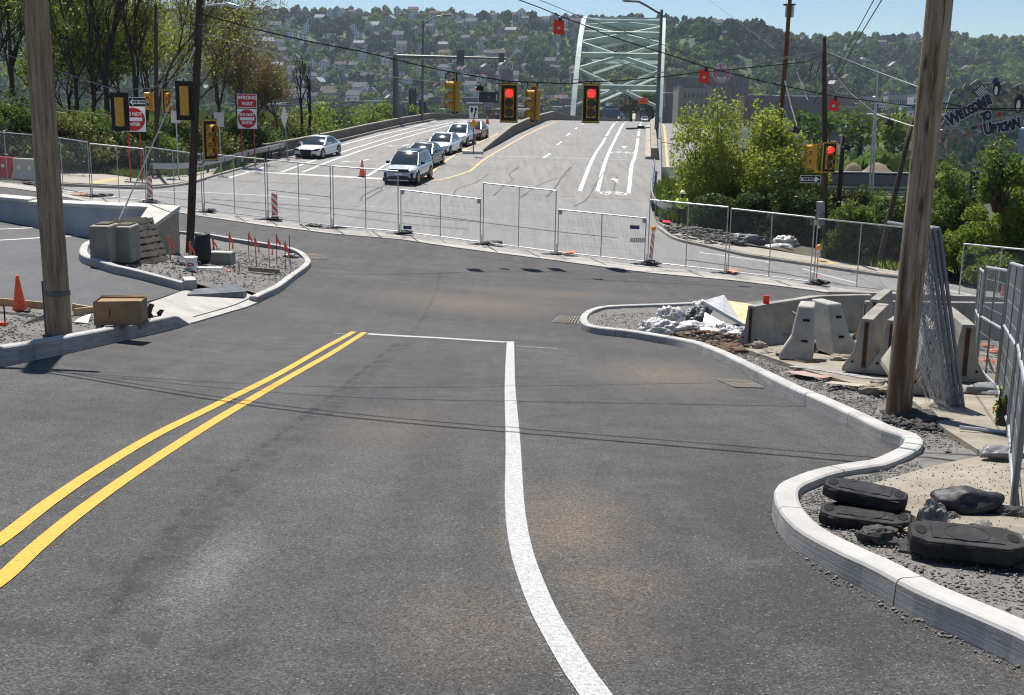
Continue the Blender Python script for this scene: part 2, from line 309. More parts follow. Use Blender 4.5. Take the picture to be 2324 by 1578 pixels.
for k, c in dict(h_white=(.62, .64, .65), h_grey=(.3, .32, .34), h_cream=(.33, .31, .25), h_brick=(.14, .07, .055), h_blue=(.2, .24, .29), h_tan=(.25, .2, .15),
                 r_grey=(.09, .092, .1), r_brown=(.09, .07, .06), r_pale=(.3, .3, .31), r_red=(.16, .075, .055)).items(): M[k] = mat(k, c, .85)

# ---------------------------------------------------------------- mesh builders
class MB:
    def __init__(s): s.v = []; s.f = []; s.m = []; s.cur = 0
    def add(s, vs, fs):
        n = len(s.v); s.v += [tuple(v) for v in vs]; s.f += [tuple(n + i for i in f) for f in fs]; s.m += [s.cur] * len(fs); return s
    def box(s, c, d, rz=0.0, mx=None, taper=1.0):
        x, y, z = d[0] / 2, d[1] / 2, d[2] / 2
        vs = [Vector((sx * x * (taper if sz > 0 else 1), sy * y * (taper if sz > 0 else 1), sz * z)) for sz in (-1, 1) for sx, sy in ((-1, -1), (1, -1), (1, 1), (-1, 1))]
        m = mx or Matrix.Rotation(rz, 3, 'Z'); c = Vector(c)
        return s.add([m @ v + c for v in vs], [(3, 2, 1, 0), (4, 5, 6, 7), (0, 1, 5, 4), (1, 2, 6, 5), (2, 3, 7, 6), (3, 0, 4, 7)])
    def cyl(s, p0, p1, r0, r1=None, n=8, cap=True):
        r1 = r0 if r1 is None else r1; p0, p1 = Vector(p0), Vector(p1); d = (p1 - p0)
        if d.length < 1e-6: return s
        q = d.to_track_quat('Z', 'Y'); a = q @ Vector((1, 0, 0)); b = q @ Vector((0, 1, 0))
        vs = []
        for p, r in ((p0, r0), (p1, r1)):
            for i in range(n):
                t = 2 * math.pi * i / n; vs.append(p + a * (r * math.cos(t)) + b * (r * math.sin(t)))
        fs = [(i, (i + 1) % n, n + (i + 1) % n, n + i) for i in range(n)]
        if cap: fs += [tuple(range(n - 1, -1, -1)), tuple(range(n, 2 * n))]
        return s.add(vs, fs)
    def tube(s, pts, r, n=6, cap=True):
        pts = [Vector(p) for p in pts]; rs = r if hasattr(r, '__len__') else [r] * len(pts); vs = []; prev = None
        for i, p in enumerate(pts):
            d = (pts[min(i + 1, len(pts) - 1)] - pts[max(i - 1, 0)]).normalized()
            if prev is None: a = d.orthogonal().normalized()
            else: a = (prev - d * prev.dot(d)); a = a.normalized() if a.length > 1e-6 else d.orthogonal().normalized()
            prev = a; b = d.cross(a)
            for k in range(n):
                t = 2 * math.pi * k / n; vs.append(p + a * (rs[i] * math.cos(t)) + b * (rs[i] * math.sin(t)))
        fs = []
        for i in range(len(pts) - 1):
            for k in range(n): fs.append((i * n + k, i * n + (k + 1) % n, (i + 1) * n + (k + 1) % n, (i + 1) * n + k))
        if cap: fs += [tuple(range(n - 1, -1, -1)), tuple((len(pts) - 1) * n + k for k in range(n))]
        return s.add(vs, fs)
    def loft(s, rings, cap=True, closed=True):
        n = len(rings[0]); vs = [v for r in rings for v in r]; fs = []
        for i in range(len(rings) - 1):
            for k in range(n if closed else n - 1): fs.append((i * n + k, i * n + (k + 1) % n, (i + 1) * n + (k + 1) % n, (i + 1) * n + k))
        if cap: fs += [tuple(range(n - 1, -1, -1)), tuple((len(rings) - 1) * n + k for k in range(n))]
        return s.add(vs, fs)
    def prism(s, poly, a, b, axis=1):
        "poly of 2d points extruded along axis from a to b"
        def P(u, v, w):
            return ((w, u, v), (u, w, v), (u, v, w))[axis]
        return s.loft([[P(u, v, a) for u, v in poly], [P(u, v, b) for u, v in poly]])
    def sphere(s, c, r, n=10, m=7, sc=(1, 1, 1)):
        c = Vector(c); rings = []
        for j in range(1, m):
            ph = math.pi * j / m - math.pi / 2
            rings.append([c + Vector((r * sc[0] * math.cos(ph) * math.cos(2 * math.pi * i / n), r * sc[1] * math.cos(ph) * math.sin(2 * math.pi * i / n), r * sc[2] * math.sin(ph))) for i in range(n)])
        return s.loft(rings)
    def quad(s, a, b, c, d): return s.add([a, b, c, d], [(0, 1, 2, 3)])
    def mesh(s, name, mats, smooth=False):
        me = bpy.data.meshes.new(name); me.from_pydata(s.v, [], s.f)
        for m in (mats if isinstance(mats, (list, tuple)) else [mats]): me.materials.append(M[m] if isinstance(m, str) else m)
        if any(s.m): me.polygons.foreach_set('material_index', s.m)
        if smooth: me.polygons.foreach_set('use_smooth', [True] * len(me.polygons))
        me.update(); return me
    def build(s, name, mats, parent=None, smooth=False, recalc=True):
        me = s.mesh(name, mats, smooth)
        if recalc:
            bm = bmesh.new(); bm.from_mesh(me); bmesh.ops.recalc_face_normals(bm, faces=bm.faces); bm.to_mesh(me); bm.free()
        return link(name, me, parent)
def link(name, me, parent=None):
    o = bpy.data.objects.new(name, me); C.objects.link(o)
    if parent is not None: o.parent = parent
    return o
def tag(o, label=None, cat=None, group=None, kind=None):
    if label: o['label'] = label
    if cat: o['category'] = cat
    if group: o['group'] = group
    if kind: o['kind'] = kind
    return o
def thing(name, label, cat, loc=(0, 0, 0), rz=0.0, group=None):
    o = bpy.data.objects.new(name, None); C.objects.link(o); o.location = loc; o.rotation_euler = (0, 0, rz); o.empty_display_size = .2
    return tag(o, label, cat, group)
def bevel(o, w=.01, seg=2):
    m = o.modifiers.new('bevel', 'BEVEL'); m.width = w; m.segments = seg; m.limit_method = 'ANGLE'; return o
def smooth(o, lv=1):
    m = o.modifiers.new('sub', 'SUBSURF'); m.levels = lv; m.render_levels = lv; return o
def copy_tree(o, parent=None):
    c = o.copy(); C.objects.link(c)
    if parent is not None: c.parent = parent
    for ch in KIDS.get(o, []) or [x for x in o.children]: copy_tree(ch, c)
    return c
KIDS = {}
def text_mesh(body, size=1.0, depth=.004, bold=.0, align='CENTER'):
    cu = bpy.data.curves.new('txt', 'FONT'); cu.body = body; cu.size = size; cu.extrude = depth; cu.offset = bold; cu.align_x = align; cu.align_y = 'CENTER'; cu.resolution_u = 3
    o = bpy.data.objects.new('txt', cu); C.objects.link(o); dg = bpy.context.evaluated_depsgraph_get(); dg.update()
    me = bpy.data.meshes.new_from_object(o.evaluated_get(dg)); bpy.data.objects.remove(o); bpy.data.curves.remove(cu)
    return me
def lettering(body, m, parent, loc, size, rot=(R(90), 0, 0), depth=.004, bold=.0, name='lettering', sx=1.0):
    me = text_mesh(body, size, depth, bold); me.materials.clear(); me.materials.append(M[m])
    o = link(name, me, parent); o.location = loc; o.rotation_euler = rot; o.scale = (sx, 1, 1); return o
def grid_mesh(name, xs, ys, zf, m, kind='structure'):
    X, Y = np.meshgrid(xs, ys); Z = zf(X, Y); nx, ny = len(xs), len(ys)
    v = np.stack([X.ravel(), Y.ravel(), Z.ravel()], 1); i = np.arange(nx * ny).reshape(ny, nx)
    f = np.stack([i[:-1, :-1], i[:-1, 1:], i[1:, 1:], i[1:, :-1]], -1).reshape(-1, 4)
    me = np_mesh(name, v, f, m); me.polygons.foreach_set('use_smooth', [True] * len(me.polygons)); o = link(name, me); o['kind'] = kind; return o
def np_mesh(name, v, f, m):
    me = bpy.data.meshes.new(name); k = f.shape[1]
    me.vertices.add(len(v)); me.vertices.foreach_set('co', np.asarray(v, np.float32).ravel())
    me.loops.add(f.size); me.loops.foreach_set('vertex_index', f.astype(np.int32).ravel())
    me.polygons.add(len(f)); me.polygons.foreach_set('loop_start', np.arange(0, f.size, k, dtype=np.int32)); me.polygons.foreach_set('loop_total', np.full(len(f), k, np.int32))
    me.update(calc_edges=True); me.validate()
    for q in (m if isinstance(m, (list, tuple)) else [m]): me.materials.append(M[q] if isinstance(q, str) else q)
    return me
def drape(name, poly, dz, m, step=.6, kind='structure', bump=0.0, bsc=3.0, thick=0, parent=None):
    "sheet over polygon (world XY), following the ground at +dz; thick>0 adds a rim"
    n = len(poly); pts = []; 
    for i in range(n):
        a, b = Vector(poly[i][:2]), Vector(poly[(i + 1) % n][:2]); k = max(1, int((b - a).length / (step * 1.5)))
        for j in range(k): pts.append(a.lerp(b, j / k))
    nb = len(pts); edges = [(i, (i + 1) % nb) for i in range(nb)]
    P = np.array([(p.x, p.y) for p in pts]); mn, mxx = P.min(0), P.max(0)
    gx, gy = np.meshgrid(np.arange(mn[0] + step / 2, mxx[0], step), np.arange(mn[1] + step / 2, mxx[1], step)); gx, gy = gx.ravel(), gy.ravel()
    ins = np.zeros(len(gx), bool); j = nb - 1
    for i in range(nb):
        xi, yi, xj, yj = P[i, 0], P[i, 1], P[j, 0], P[j, 1]
        c = ((yi > gy) != (yj > gy)) & (gx < (xj - xi) * (gy - yi) / (yj - yi + 1e-12) + xi); ins ^= c; j = i
    allp = pts + [Vector((x, y)) for x, y in zip(gx[ins], gy[ins])]
    vs, es, fs, *_ = delaunay_2d_cdt(allp, edges, [], 1, 1e-4)
    xy = np.array([(v.x, v.y) for v in vs]); z = GV(xy[:, 0], xy[:, 1]) + dz
    if bump: z += np.array([bump * noise.fractal((x * bsc, y * bsc, 3.3), 1, 2, 4) for x, y in xy])
    V = [(x, y, zz) for (x, y), zz in zip(xy, z)]; Fc = [tuple(f) for f in fs]
    if thick:
        cnt = {}
        for f in Fc:
            for a, b in zip(f, f[1:] + f[:1]): cnt[(a, b)] = 1
        base = len(V); V += [(x, y, zz - thick) for x, y, zz in V]
        Fc = Fc + [(b, a, a + base, b + base) for (a, b) in cnt if (b, a) not in cnt]
    me = bpy.data.meshes.new(name); me.from_pydata(V, [], Fc); me.materials.append(M[m])
    bm = bmesh.new(); bm.from_mesh(me)
    for f in bm.faces:
        f.normal_update()
        if not thick and f.normal.z < 0: f.normal_flip()
        f.smooth = not thick
    bm.to_mesh(me); bm.free()
    o = link(name, me, parent)
    if kind: o['kind'] = kind
    return o
def resample(pts, step, closed=False):
    out = [Vector(pts[0])]; acc = 0
    for a, b in zip(pts[:-1], pts[1:]):
        a, b = Vector(a), Vector(b); L = (b - a).length; k = max(1, int(round(L / step)))
        for j in range(1, k + 1): out.append(a.lerp(b, j / k))
    return out
def spline(pts, k=6):
    P = [Vector(p) for p in pts]; P = [P[0] * 2 - P[1]] + P + [P[-1] * 2 - P[-2]]; out = []
    for i in range(1, len(P) - 2):
        for j in range(k):
            t = j / k; a, b, c, d = P[i - 1:i + 3]
            out.append(.5 * ((2 * b) + (c - a) * t + (2 * a - 5 * b + 4 * c - d) * t * t + (-a + 3 * b - 3 * c + d) * t ** 3))
    return out + [P[-2]]
def xy(v): return Vector((v[0], v[1]))
def stripe(name, pts, w, dz, m, k=5, label=None):
    "painted line along world points, draped"
    P = [xy(p) for p in (spline(pts, k) if len(pts) > 2 else resample(pts, 1.5))]; L = []; Rr = []
    for i, p in enumerate(P):
        d = (P[min(i + 1, len(P) - 1)] - P[max(i - 1, 0)]).normalized(); nrm = Vector((-d.y, d.x)); L.append(p + nrm * w / 2); Rr.append(p - nrm * w / 2)
    vs = [(q.x, q.y) for pr in zip(L, Rr) for q in pr]; a = np.array(vs); z = GV(a[:, 0], a[:, 1]) + dz
    me = bpy.data.meshes.new(name); me.from_pydata([(x, y, zz) for (x, y), zz in zip(vs, z)], [], [(2 * i, 2 * i + 1, 2 * i + 3, 2 * i + 2) for i in range(len(P) - 1)]); me.materials.append(M[m])
    bm = bmesh.new(); bm.from_mesh(me)
    for f in bm.faces:
        f.normal_update()
        if f.normal.z < 0: f.normal_flip()
    bm.to_mesh(me); bm.free(); o = link(name, me); o['kind'] = 'structure'; return o
# ================================================================ SETTING: ground and roads
def nroad0(pts): return [hit(*p) for p in pts]
def XL(y): return -15.3 + .121 * (y - 78)
def XR(y): return 10.1 + .12 * (y - 84)
def ground_z(X, Y):
    g = GV(X, np.minimum(Y, 130)); Yf = np.maximum(Y - 60, 0)
    side = np.maximum(np.maximum(XL(Y) - X, X - XR(Y)), 0)
    inside = (X > XL(Y) - 1) & (X < XR(Y) + 1)
    drop = np.where(inside, -.7 - Yf * .1, -.06 - np.minimum(side * .12, 3) * np.clip(Yf / 8, 0, 1) - Yf * .09)
    cor = np.where((Y < 62), -.06 - np.clip(-Y - 1, 0, 5) * .0, drop)
    out = np.clip((np.abs(X) - 42) / 20, 0, 1) * -4
    return np.maximum(g + cor + out * (Y > 40), -26)
xs = np.concatenate([np.linspace(-150, -36, 24), np.arange(-35, 36, 1.0), np.linspace(37, 160, 24)])
ys = np.concatenate([np.arange(-9, 64, 1.0), np.linspace(65, 230, 50)])
o = grid_mesh('ground', xs, ys, ground_z, 'dirt'); tag(o, 'bare brown ground around the junction')
# far valley floor, river, hill
M['valley'] = mat('valley_floor', (.03, .045, .02), .95, (.06, .07, .04), .02)
M['hill'] = mat('hill_floor', (.028, .05, .02), .95, (.06, .085, .03), .03)
M['water'] = mat('river_water', (.04, .06, .05), .08)
RID = [(-900, 96), (-716, 100), (-400, 107), (-285, 108), (-100, 108), (0, 106), (85, 104), (220, 104), (300, 95), (370, 86), (455, 86), (577, 89), (715, 88), (950, 86)]
def ridge(x): return np.interp(x, [r[0] for r in RID], [r[1] for r in RID])
def hill_z(X, Y):
    t = np.clip((Y - 1040) / 560, 0, 1); Xr = X / np.maximum(Y, 1) * 1600
    z = -15 + (ridge(Xr) + 15) * (t ** 1.15)
    z = z - np.clip((Y - 1600) / 300, 0, 1) * 50
    z += 7 * np.sin(X / 70.0 + 1) * np.sin(Y / 90.0) * np.clip(t * 3, 0, 1) * (1 - t)
    cx = 215; sp = np.exp(-((X - cx) / 150) ** 2 - ((Y - 1230) / 150) ** 2); z = np.maximum(z, -15 + 100 * sp * (1 - .1))
    return z
o = grid_mesh('hill', np.linspace(-1100, 1100, 120), np.linspace(1030, 1900, 60), hill_z, 'hill'); tag(o, 'wooded hillside across the river')
def val_z(X, Y):
    a = np.clip((Y - 190) / 60, 0, 1); b = np.clip((Y - 690) / 40, 0, 1)
    return -12 - 19 * a + 16 * b
o = grid_mesh('valley_floor', np.linspace(-1500, 1500, 60), np.linspace(120, 1060, 60), val_z, 'valley'); tag(o, 'flat valley floor with the river town')
o = MB().quad((-1500, 300, -29.5), (1500, 300, -29.5), (1500, 690, -29.5), (-1500, 690, -29.5)).build('river', 'water'); tag(o, 'river below the bridge', kind='structure')

# bridge ramp deck
rows = [63.9, 66, 68, 70, 73, 76, 80, 84, 88, 92, 96, 100, 105, 110, 116, 122, 128, 134, 140, 147, 155, 165, 175, 187, 200, 220, 245, 280, 320, 360, 420, 480, 560]
b = MB(); nx = 18
for y in rows:
    x0, x1 = XL(y) - .45, XR(y) + .45
    for i in range(nx): x = x0 + (x1 - x0) * i / (nx - 1); b.v.append((x, y, G(x, y) + .006))
for r in range(len(rows) - 1):
    for i in range(nx - 1): b.f.append((r * nx + i, r * nx + i + 1, (r + 1) * nx + i + 1, (r + 1) * nx + i)); b.m.append(0)
o = b.build('bridge_road', 'ramp_road', smooth=True, recalc=False); tag(o, 'grey road deck rising onto the bridge', kind='structure')
b = MB()                                                        # girders below the deck
for s in (0, .33, .66, 1):
    pts = [Vector((XL(y) + (XR(y) - XL(y)) * s, y, prof(y) - 1.3)) for y in rows[8:]]
    for p, q in zip(pts[:-1], pts[1:]): b.loft([[p + Vector(k) for k in ((-.3, 0, 0), (.3, 0, 0), (.3, 0, 1.1), (-.3, 0, 1.1))], [q + Vector(k) for k in ((-.3, 0, 0), (.3, 0, 0), (.3, 0, 1.1), (-.3, 0, 1.1))]])
o = b.build('deck_girder', 'steel_dark'); tag(o, 'steel girders under the bridge road', kind='structure')

# old cross street asphalt
far = hits([(-60, 420), (110, 420), (149, 424), (240, 426), (331, 428), (430, 420), (470, 408), (540, 388)])
near = hits([(2360, 712), (2160, 690), (2040, 672), (1855, 648), (1663, 624), (1475, 607), (1272, 580), (1100, 558), (911, 533), (757, 519.5), (605, 502), (450, 480), (334, 462), (206, 449), (83, 424), (-60, 408)])
right = hits([(1476, 446), (1478, 470), (1490, 505), (1530, 535), (1590, 556), (1700, 580), (1850, 600), (1990, 622), (2160, 640), (2360, 662)])
topm = [Vector((XL(63.9) + .5, 63.9, 0)), Vector((XR(63.9) - .6, 63.9, 0))]
old = [xy(p) for p in hits([(560, 383)])] + [xy(p) for p in topm] + [xy(p) for p in right] + [xy(p) for p in near] + [xy(p) for p in far]
# build the cross street as one polygon: far-left kerb line, ramp mouth, right kerb line, strip
poly = [xy(p) for p in far] + [xy(topm[0]), xy(topm[1])] + [xy(p) for p in right] + [xy(p) for p in near[:-1]]
o = drape('cross_street', poly, .0, 'old_asphalt', .9); tag(o, 'old grey asphalt of the cross street')
# concrete strip under the fence
low = hits([(2360, 728), (2160, 708), (2040, 690), (1855, 662), (1663, 638), (1475, 621), (1272, 594), (1100, 572), (911, 545), (757, 532), (605, 514), (450, 491), (334, 472), (206, 460), (83, 436), (-60, 419)])
strip_poly = [xy(p) for p in near] + [xy(p) for p in reversed(low)]
o = drape('concrete_strip', strip_poly, .03, 'strip', .7, thick=.06); tag(o, 'pale concrete strip under the temporary fence'); STRIP = o
for i, (a, c) in enumerate([((112, 435), (124, 447)), ((232, 452), (252, 466)), ((388, 470), (408, 484)), ((536, 491), (556, 505)), ((612, 501), (630, 515)), ((681, 510), (703, 525)), ((762, 520), (780, 534)), ((845, 527), (865, 541)), ((930, 536), (950, 551)), ((1105, 559), (1130, 575)),
                            ((1190, 569), (1225, 586)), ((1340, 588), (1375, 603)), ((1560, 616), (1596, 630)), ((1760, 638), (1796, 652))]):
    stripe('strip_joint', [hit(*a), hit(*c)], .05, .036, 'hole')
# new asphalt
na = low + hits([(-60, 455), (-60, 560), (-80, 1000), (-160, 1500), (-200, 1900), (2500, 1900), (2500, 1560)])
kr_road = [(2500, 1640), (2323, 1521), (2075, 1404), (1971, 1344), (1896, 1307), (1801, 1250), (1758, 1197), (1750, 1160), (1762, 1139), (1795, 1122), (1847, 1103), (1921, 1088), (1971, 1080), (2030, 1052), (2045, 1034), (2040, 1022),
           (1991, 1005), (1926, 971), (1844, 931), (1787.6, 905), (1745, 882), (1708, 862), (1643, 827), (1588.6, 802), (1564, 793), (1526.5, 785), (1434.6, 769), (1370, 761.5), (1337, 756), (1320, 749), (1315, 739), (1318, 728), (1335, 716), (1370, 707.5), (1434.6, 704), (1509, 701.5), (1598, 698)]
EXT = [(1700, 693), (1850, 690), (2040, 700), (2360, 728)]
new_poly = [xy(p) for p in low] + [Vector(q) for q in ((-26, 45), (-26, 20), (-16, 4), (-12, -6), (12, -6))] + [xy(hit(*p)) for p in kr_road[1:]] + [xy(hit(*p)) for p in EXT[:-1]]
KPTS = kr_road
b_poly = [Vector((12, 5.0))]
new_poly = [xy(p) for p in low] + [Vector(q) for q in ((-26, 46), (-26, 20), (-16, 4), (-12, -6), (9, -6), (7, 3.5))] + [xy(hit(*p)) for p in kr_road[1:]] + [xy(hit(*p)) for p in EXT[:-1]]
o = drape('new_road', new_poly, .0, 'new_asphalt', .5); tag(o, 'fresh dark asphalt of the sloping street')
# parking lot behind the left kerb: smoother dark asphalt
lotp = [(0, 700), (60, 693), (120, 700), (190, 706), (320, 692), (412, 662), (323, 638), (248, 621), (205, 606), (178, 592), (183, 574), (206, 556), (215, 535), (330, 545), (330, 525), (-40, 512), (-480, 500), (-560, 690), (-60, 690)]
o = drape('parking_lot', [xy(hit(*p)) for p in lotp], .02, 'lot_asphalt', .7); tag(o, 'dark asphalt of the small parking lot')

for q in ([(735, 588), (880, 604), (1000, 616), (1130, 632), (1350, 652), (1600, 676)], [(1000, 617), (990, 660), (960, 720), (930, 760)], [(820, 600), (1000, 628), (1200, 640), (1450, 640), (1700, 655)]): stripe('paving_seam', nroad0(q), .09, .005, 'tar_soft', 8)
# ---------------------------------------------------------------- kerbs (each stone is a part)
def kerb(name, pts, w, h, label, joint=2.4, sgn=1, taper_end=0, m='kerb', h1=None, gap=.012, dz=0):
    root = thing(name, label, None); root['kind'] = 'structure'
    P = spline([Vector((p.x, p.y, 0)) for p in pts], 8); P = resample(P, .16); n = len(P)
    secs = []; acc = 0; cum = [0]
    for a, c in zip(P[:-1], P[1:]): cum.append(cum[-1] + (c - a).length)
    L = cum[-1]; ns = max(1, round(L / joint)); rnd = random.Random(name + label)
    cuts = [0] + [L * (i + rnd.uniform(-.12, .12)) / ns for i in range(1, ns)] + [L]
    def frame(s):
        i = min(max(int(np.searchsorted(cum, s)) - 1, 0), n - 2); t = (s - cum[i]) / max(cum[i + 1] - cum[i], 1e-6)
        p = P[i].lerp(P[i + 1], t); d = (P[min(i + 3, n - 1)] - P[max(i - 2, 0)]).normalized(); return p, Vector((-d.y, d.x, 0)) * sgn
    for a, c in zip(cuts[:-1], cuts[1:]):
        a2, c2 = a + gap / 2, c - gap / 2; k = max(2, int((c2 - a2) / .16) + 1); rings = []
        for j in range(k):
            s = a2 + (c2 - a2) * j / (k - 1); p, nr = frame(s); z = G(p.x, p.y) + dz
            hh = h if h1 is None else h + (h1 - h) * s / L
            if taper_end and s > L - taper_end: hh = max(.02, hh * (L - s) / taper_end)
            sec = [(0, -.1), (.012, hh - .028), (.022, hh - .01), (.042, hh), (w - .025, hh), (w - .005, hh - .012), (w, hh - .03), (w, -.1)]
            rings.append([Vector((p.x + nr.x * u, p.y + nr.y * u, z + v)) for u, v in sec])
        ko = MB().loft(rings).build('kerb_stone', m, root); at_ = ko.data.attributes.new('hgt', 'FLOAT', 'POINT'); at_.data.foreach_set('value', [v for _ in rings for u, v in sec])
    return root
kr = [hit(*p) for p in kr_road]
kerb('right_kerb', kr, .19, .165, 'new concrete kerb winding along the right side of the street', 1.75, sgn=-1)
kl = hits([(-560, 905), (-350, 874), (-160, 850), (-60, 841), (0, 833), (65, 821), (139, 806), (215, 789), (293, 771), (360, 756), (437, 736.5)])
kerb('left_kerb', kl, .2, .25, 'tall new concrete kerb in front of the left pole', 2.2, sgn=1, taper_end=.7)
ki = hits([(585, 689), (595.4, 683.5), (643, 659), (680.4, 629), (700, 613.5), (706.5, 604), (702.8, 594.5), (689, 582), (667, 572.5), (630, 565), (589.5, 558.5), (538.8, 551), (485, 541.5), (439, 537), (409, 534)])
kerb('island_kerb', ki, .2, .16, 'concrete kerb round the gravel island with the marker stakes', 2.4, sgn=1)
kn = hits([(225, 549), (206, 556), (188, 568), (181, 580), (180, 592), (190, 601), (209, 607.5), (248.5, 621), (285, 629), (323, 638.5), (412, 662)])
kerb('lot_kerb', kn, .2, .2, 'concrete kerb between the parking lot and the gravel island', 2.6, sgn=1)
b = MB(); p = hit(418, 660); q = hit(437, 655); d = Vector((q.x - p.x, q.y - p.y, 0)).normalized()
MBk = MB().box(((p + q) / 2) + Vector((0, .12, .06)), (.55, .26, .36), math.atan2(d.y, d.x) + .5).build('kerb_end_block', 'kerb'); tag(MBk, 'square concrete end of the parking lot kerb', kind='structure'); bevel(MBk, .02)
# far kerbs of the cross street (old, low)
kf = hits([(110, 420), (180, 424), (260, 428), (331, 430), (400, 424), (440, 416), (480, 404), (530, 390), (580, 376)])
kerb('far_kerb', kf, .18, .12, 'old kerb on the far side of the cross street by the verge', 6, sgn=1, m='walk')
kf2 = hits([(1490, 520), (1530, 545), (1600, 562), (1700, 584), (1850, 606), (1990, 627), (2140, 643)])
kerb('corner_kerb', kf2, .18, .12, 'old kerb on the far side of the cross street below the bushes', 6, sgn=1, m='walk')

# ---------------------------------------------------------------- raised pads
# right construction pad: gravel, from the kerb to beyond the frame
inner = [(2520, 1600), (2330, 1494), (2090, 1378), (1985, 1318), (1905, 1280), (1822, 1228), (1790, 1190), (1785, 1160), (1800, 1140), (1850, 1118), (1921, 1098), (1985, 1085), (2060, 1060), (2080, 1030), (2060, 1012), (2000, 985), (1940, 955), (1860, 915), (1800, 886), (1760, 866), (1720, 846), (1655, 811), (1598, 786), (1570, 778), (1530, 771), (1440, 755), (1380, 748), (1350, 744), (1336, 738), (1333, 730), (1350, 718), (1380, 714), (1440, 710), (1510, 707), (1598, 703)]
kin = []
for i, p in enumerate(kr):
    a, c = kr[max(i - 1, 0)], kr[min(i + 1, len(kr) - 1)]; d = Vector((c.x - a.x, c.y - a.y)).normalized(); kin.append(xy(p) + Vector((d.y, -d.x)) * .12)
pad = kin + [xy(hit(*p)) for p in [(1750, 688), (1900, 688), (2040, 700), (2360, 735)]] + [Vector((24, 30)), Vector((14, 5)), Vector((7.5, 1.5))]
o = drape('gravel_pad', pad, .085, 'gravel', .22, bump=.035, bsc=2.5); tag(o, 'grey crushed stone of the work area behind the right kerb')
def PADZ(x, y): return G(x, y) + .085
il = [(590, 680), (600, 676), (640, 652), (672, 625), (690, 611), (695, 604), (690, 596), (678, 586), (640, 576), (585, 567), (538, 559), (485, 549), (440, 543), (409, 540), (409, 575), (340, 590), (225, 556), (205, 566), (195, 585), (212, 602), (250, 615), (323, 632), (416, 656), (432, 651), (470, 664), (560, 668)]
o = drape('gravel_island', [xy(hit(*p)) for p in il], .09, 'gravel', .3, bump=.07, bsc=1.4); tag(o, 'rough gravel of the island with the marker stakes')
ll = [(-560, 900), (-350, 870), (-120, 842), (-40, 835), (0, 829), (65, 817), (139, 802), (215, 785), (293, 767), (330, 758), (312, 742), (318, 700), (190, 712), (120, 706), (60, 699), (-60, 690), (-560, 700)]
o = drape('gravel_shoulder', [xy(hit(*p)) for p in ll], .12, 'gravel', .25, bump=.04, bsc=2.2); tag(o, 'gravel behind the tall left kerb around the pole')
ap = [(330, 744), (340, 690), (412, 664), (440, 659), (561, 668), (582, 669), (594, 672), (586, 689), (530, 708), (480, 723), (437, 735.5), (397, 744)]
o = drape('driveway_apron', [xy(hit(*p)) for p in ap], .03, 'apron', .5, thick=.08); tag(o, 'pale concrete driveway apron with a swept finish')
stripe('apron_joint', hits([(437, 724), (500, 706), (560, 684), (584, 672)]), .03, .037, 'hole')
# concrete slab remains on the right pad
s1 = [(1956, 1104), (2045, 1078), (2130, 1054), (2219, 1036), (2284, 1040), (2420, 1046), (2520, 1200), (2420, 1300), (2330, 1262), (2230, 1226), (2107, 1189), (2030, 1146)]
o = drape('broken_slab', [xy(hit(*p, .17)) for p in s1], .17, 'slab', .3, thick=.13); tag(o, 'tan slab of old sidewalk beside the rubber feet')
s2 = [(1690, 792), (1760, 815), (1830, 840), (1930, 868), (2040, 898), (2075, 912), (2140, 970), (2234, 1030), (2330, 1030), (2460, 1010), (2400, 850), (2200, 790), (2050, 780), (1850, 776)]
o = drape('old_sidewalk', [xy(hit(*p, .15)) for p in s2], .15, 'slab', .4, thick=.12); tag(o, 'tan old sidewalk slab under the concrete barriers')
pk = hit(1840, 851, .15)
stripe('pink_mark', hits([(1802, 843), (1830, 850), (1852, 854), (1880, 857)], .15), .3, .156, 'pink_paint')
stripe('yellow_mark', hits([(1880, 868), (1930, 873), (1985, 880), (2010, 884)], .15), .26, .156, 'yellow_spray')
stripe('white_mark', hits([(1800, 832), (1870, 841), (1950, 855), (2000, 862)], .15), .22, .158, 'worn_white')
# far sidewalks and verge
w1 = [(110, 417), (133, 387), (190, 392), (240, 399), (300, 407), (330, 412), (440, 398), (470, 385), (500, 378), (480, 402), (440, 413), (400, 420), (331, 425), (260, 424), (180, 420)]
o = drape('sidewalk', [xy(hit(*p)) for p in w1], .09, 'walk', .8, thick=.08); tag(o, 'beige sidewalk on the far left corner')
t1 = [(200, 414), (262, 404), (272, 407), (276, 411), (215, 419)]
o = drape('tactile_strip', [xy(hit(*p, .09)) for p in [(196, 413), (264, 404), (277, 405), (218, 417)]], .095, 'tactile', .5); tag(o, 'yellow tactile paving at the far left corner')
w2 = [(1492, 506), (1560, 538), (1640, 556), (1740, 570), (1850, 588), (1950, 602), (2020, 612), (2330, 634), (2330, 652), (2140, 640), (1990, 623), (1850, 602), (1700, 580), (1600, 558), (1530, 541)]
o = drape('sidewalk', [xy(hit(*p)) for p in w2], .085, 'walk', .8, thick=.08); tag(o, 'beige sidewalk on the far right corner below the bushes')
drape('tactile_strip', [xy(hit(*p, .085)) for p in [(1842, 592), (1852, 588), (1900, 597), (1890, 601)]], .09, 'tactile', .5)
v1 = [(130, 386), (200, 392), (300, 406), (330, 411), (440, 396), (520, 372), (610, 352), (640, 345), (640, 330), (300, 350), (60, 355), (-60, 350), (-60, 380)]
o = drape('verge', [xy(hit(*p)) for p in v1], .05, 'dirt', 1.0, bump=.15, bsc=.6); tag(o, 'earth verge behind the far sidewalk')
v2 = [(1484, 450), (1500, 480), (1494, 500), (1560, 536), (1640, 554), (1740, 568), (1850, 586), (1950, 600), (2020, 610), (2330, 630), (2400, 560), (2100, 470), (1800, 420), (1520, 400)]
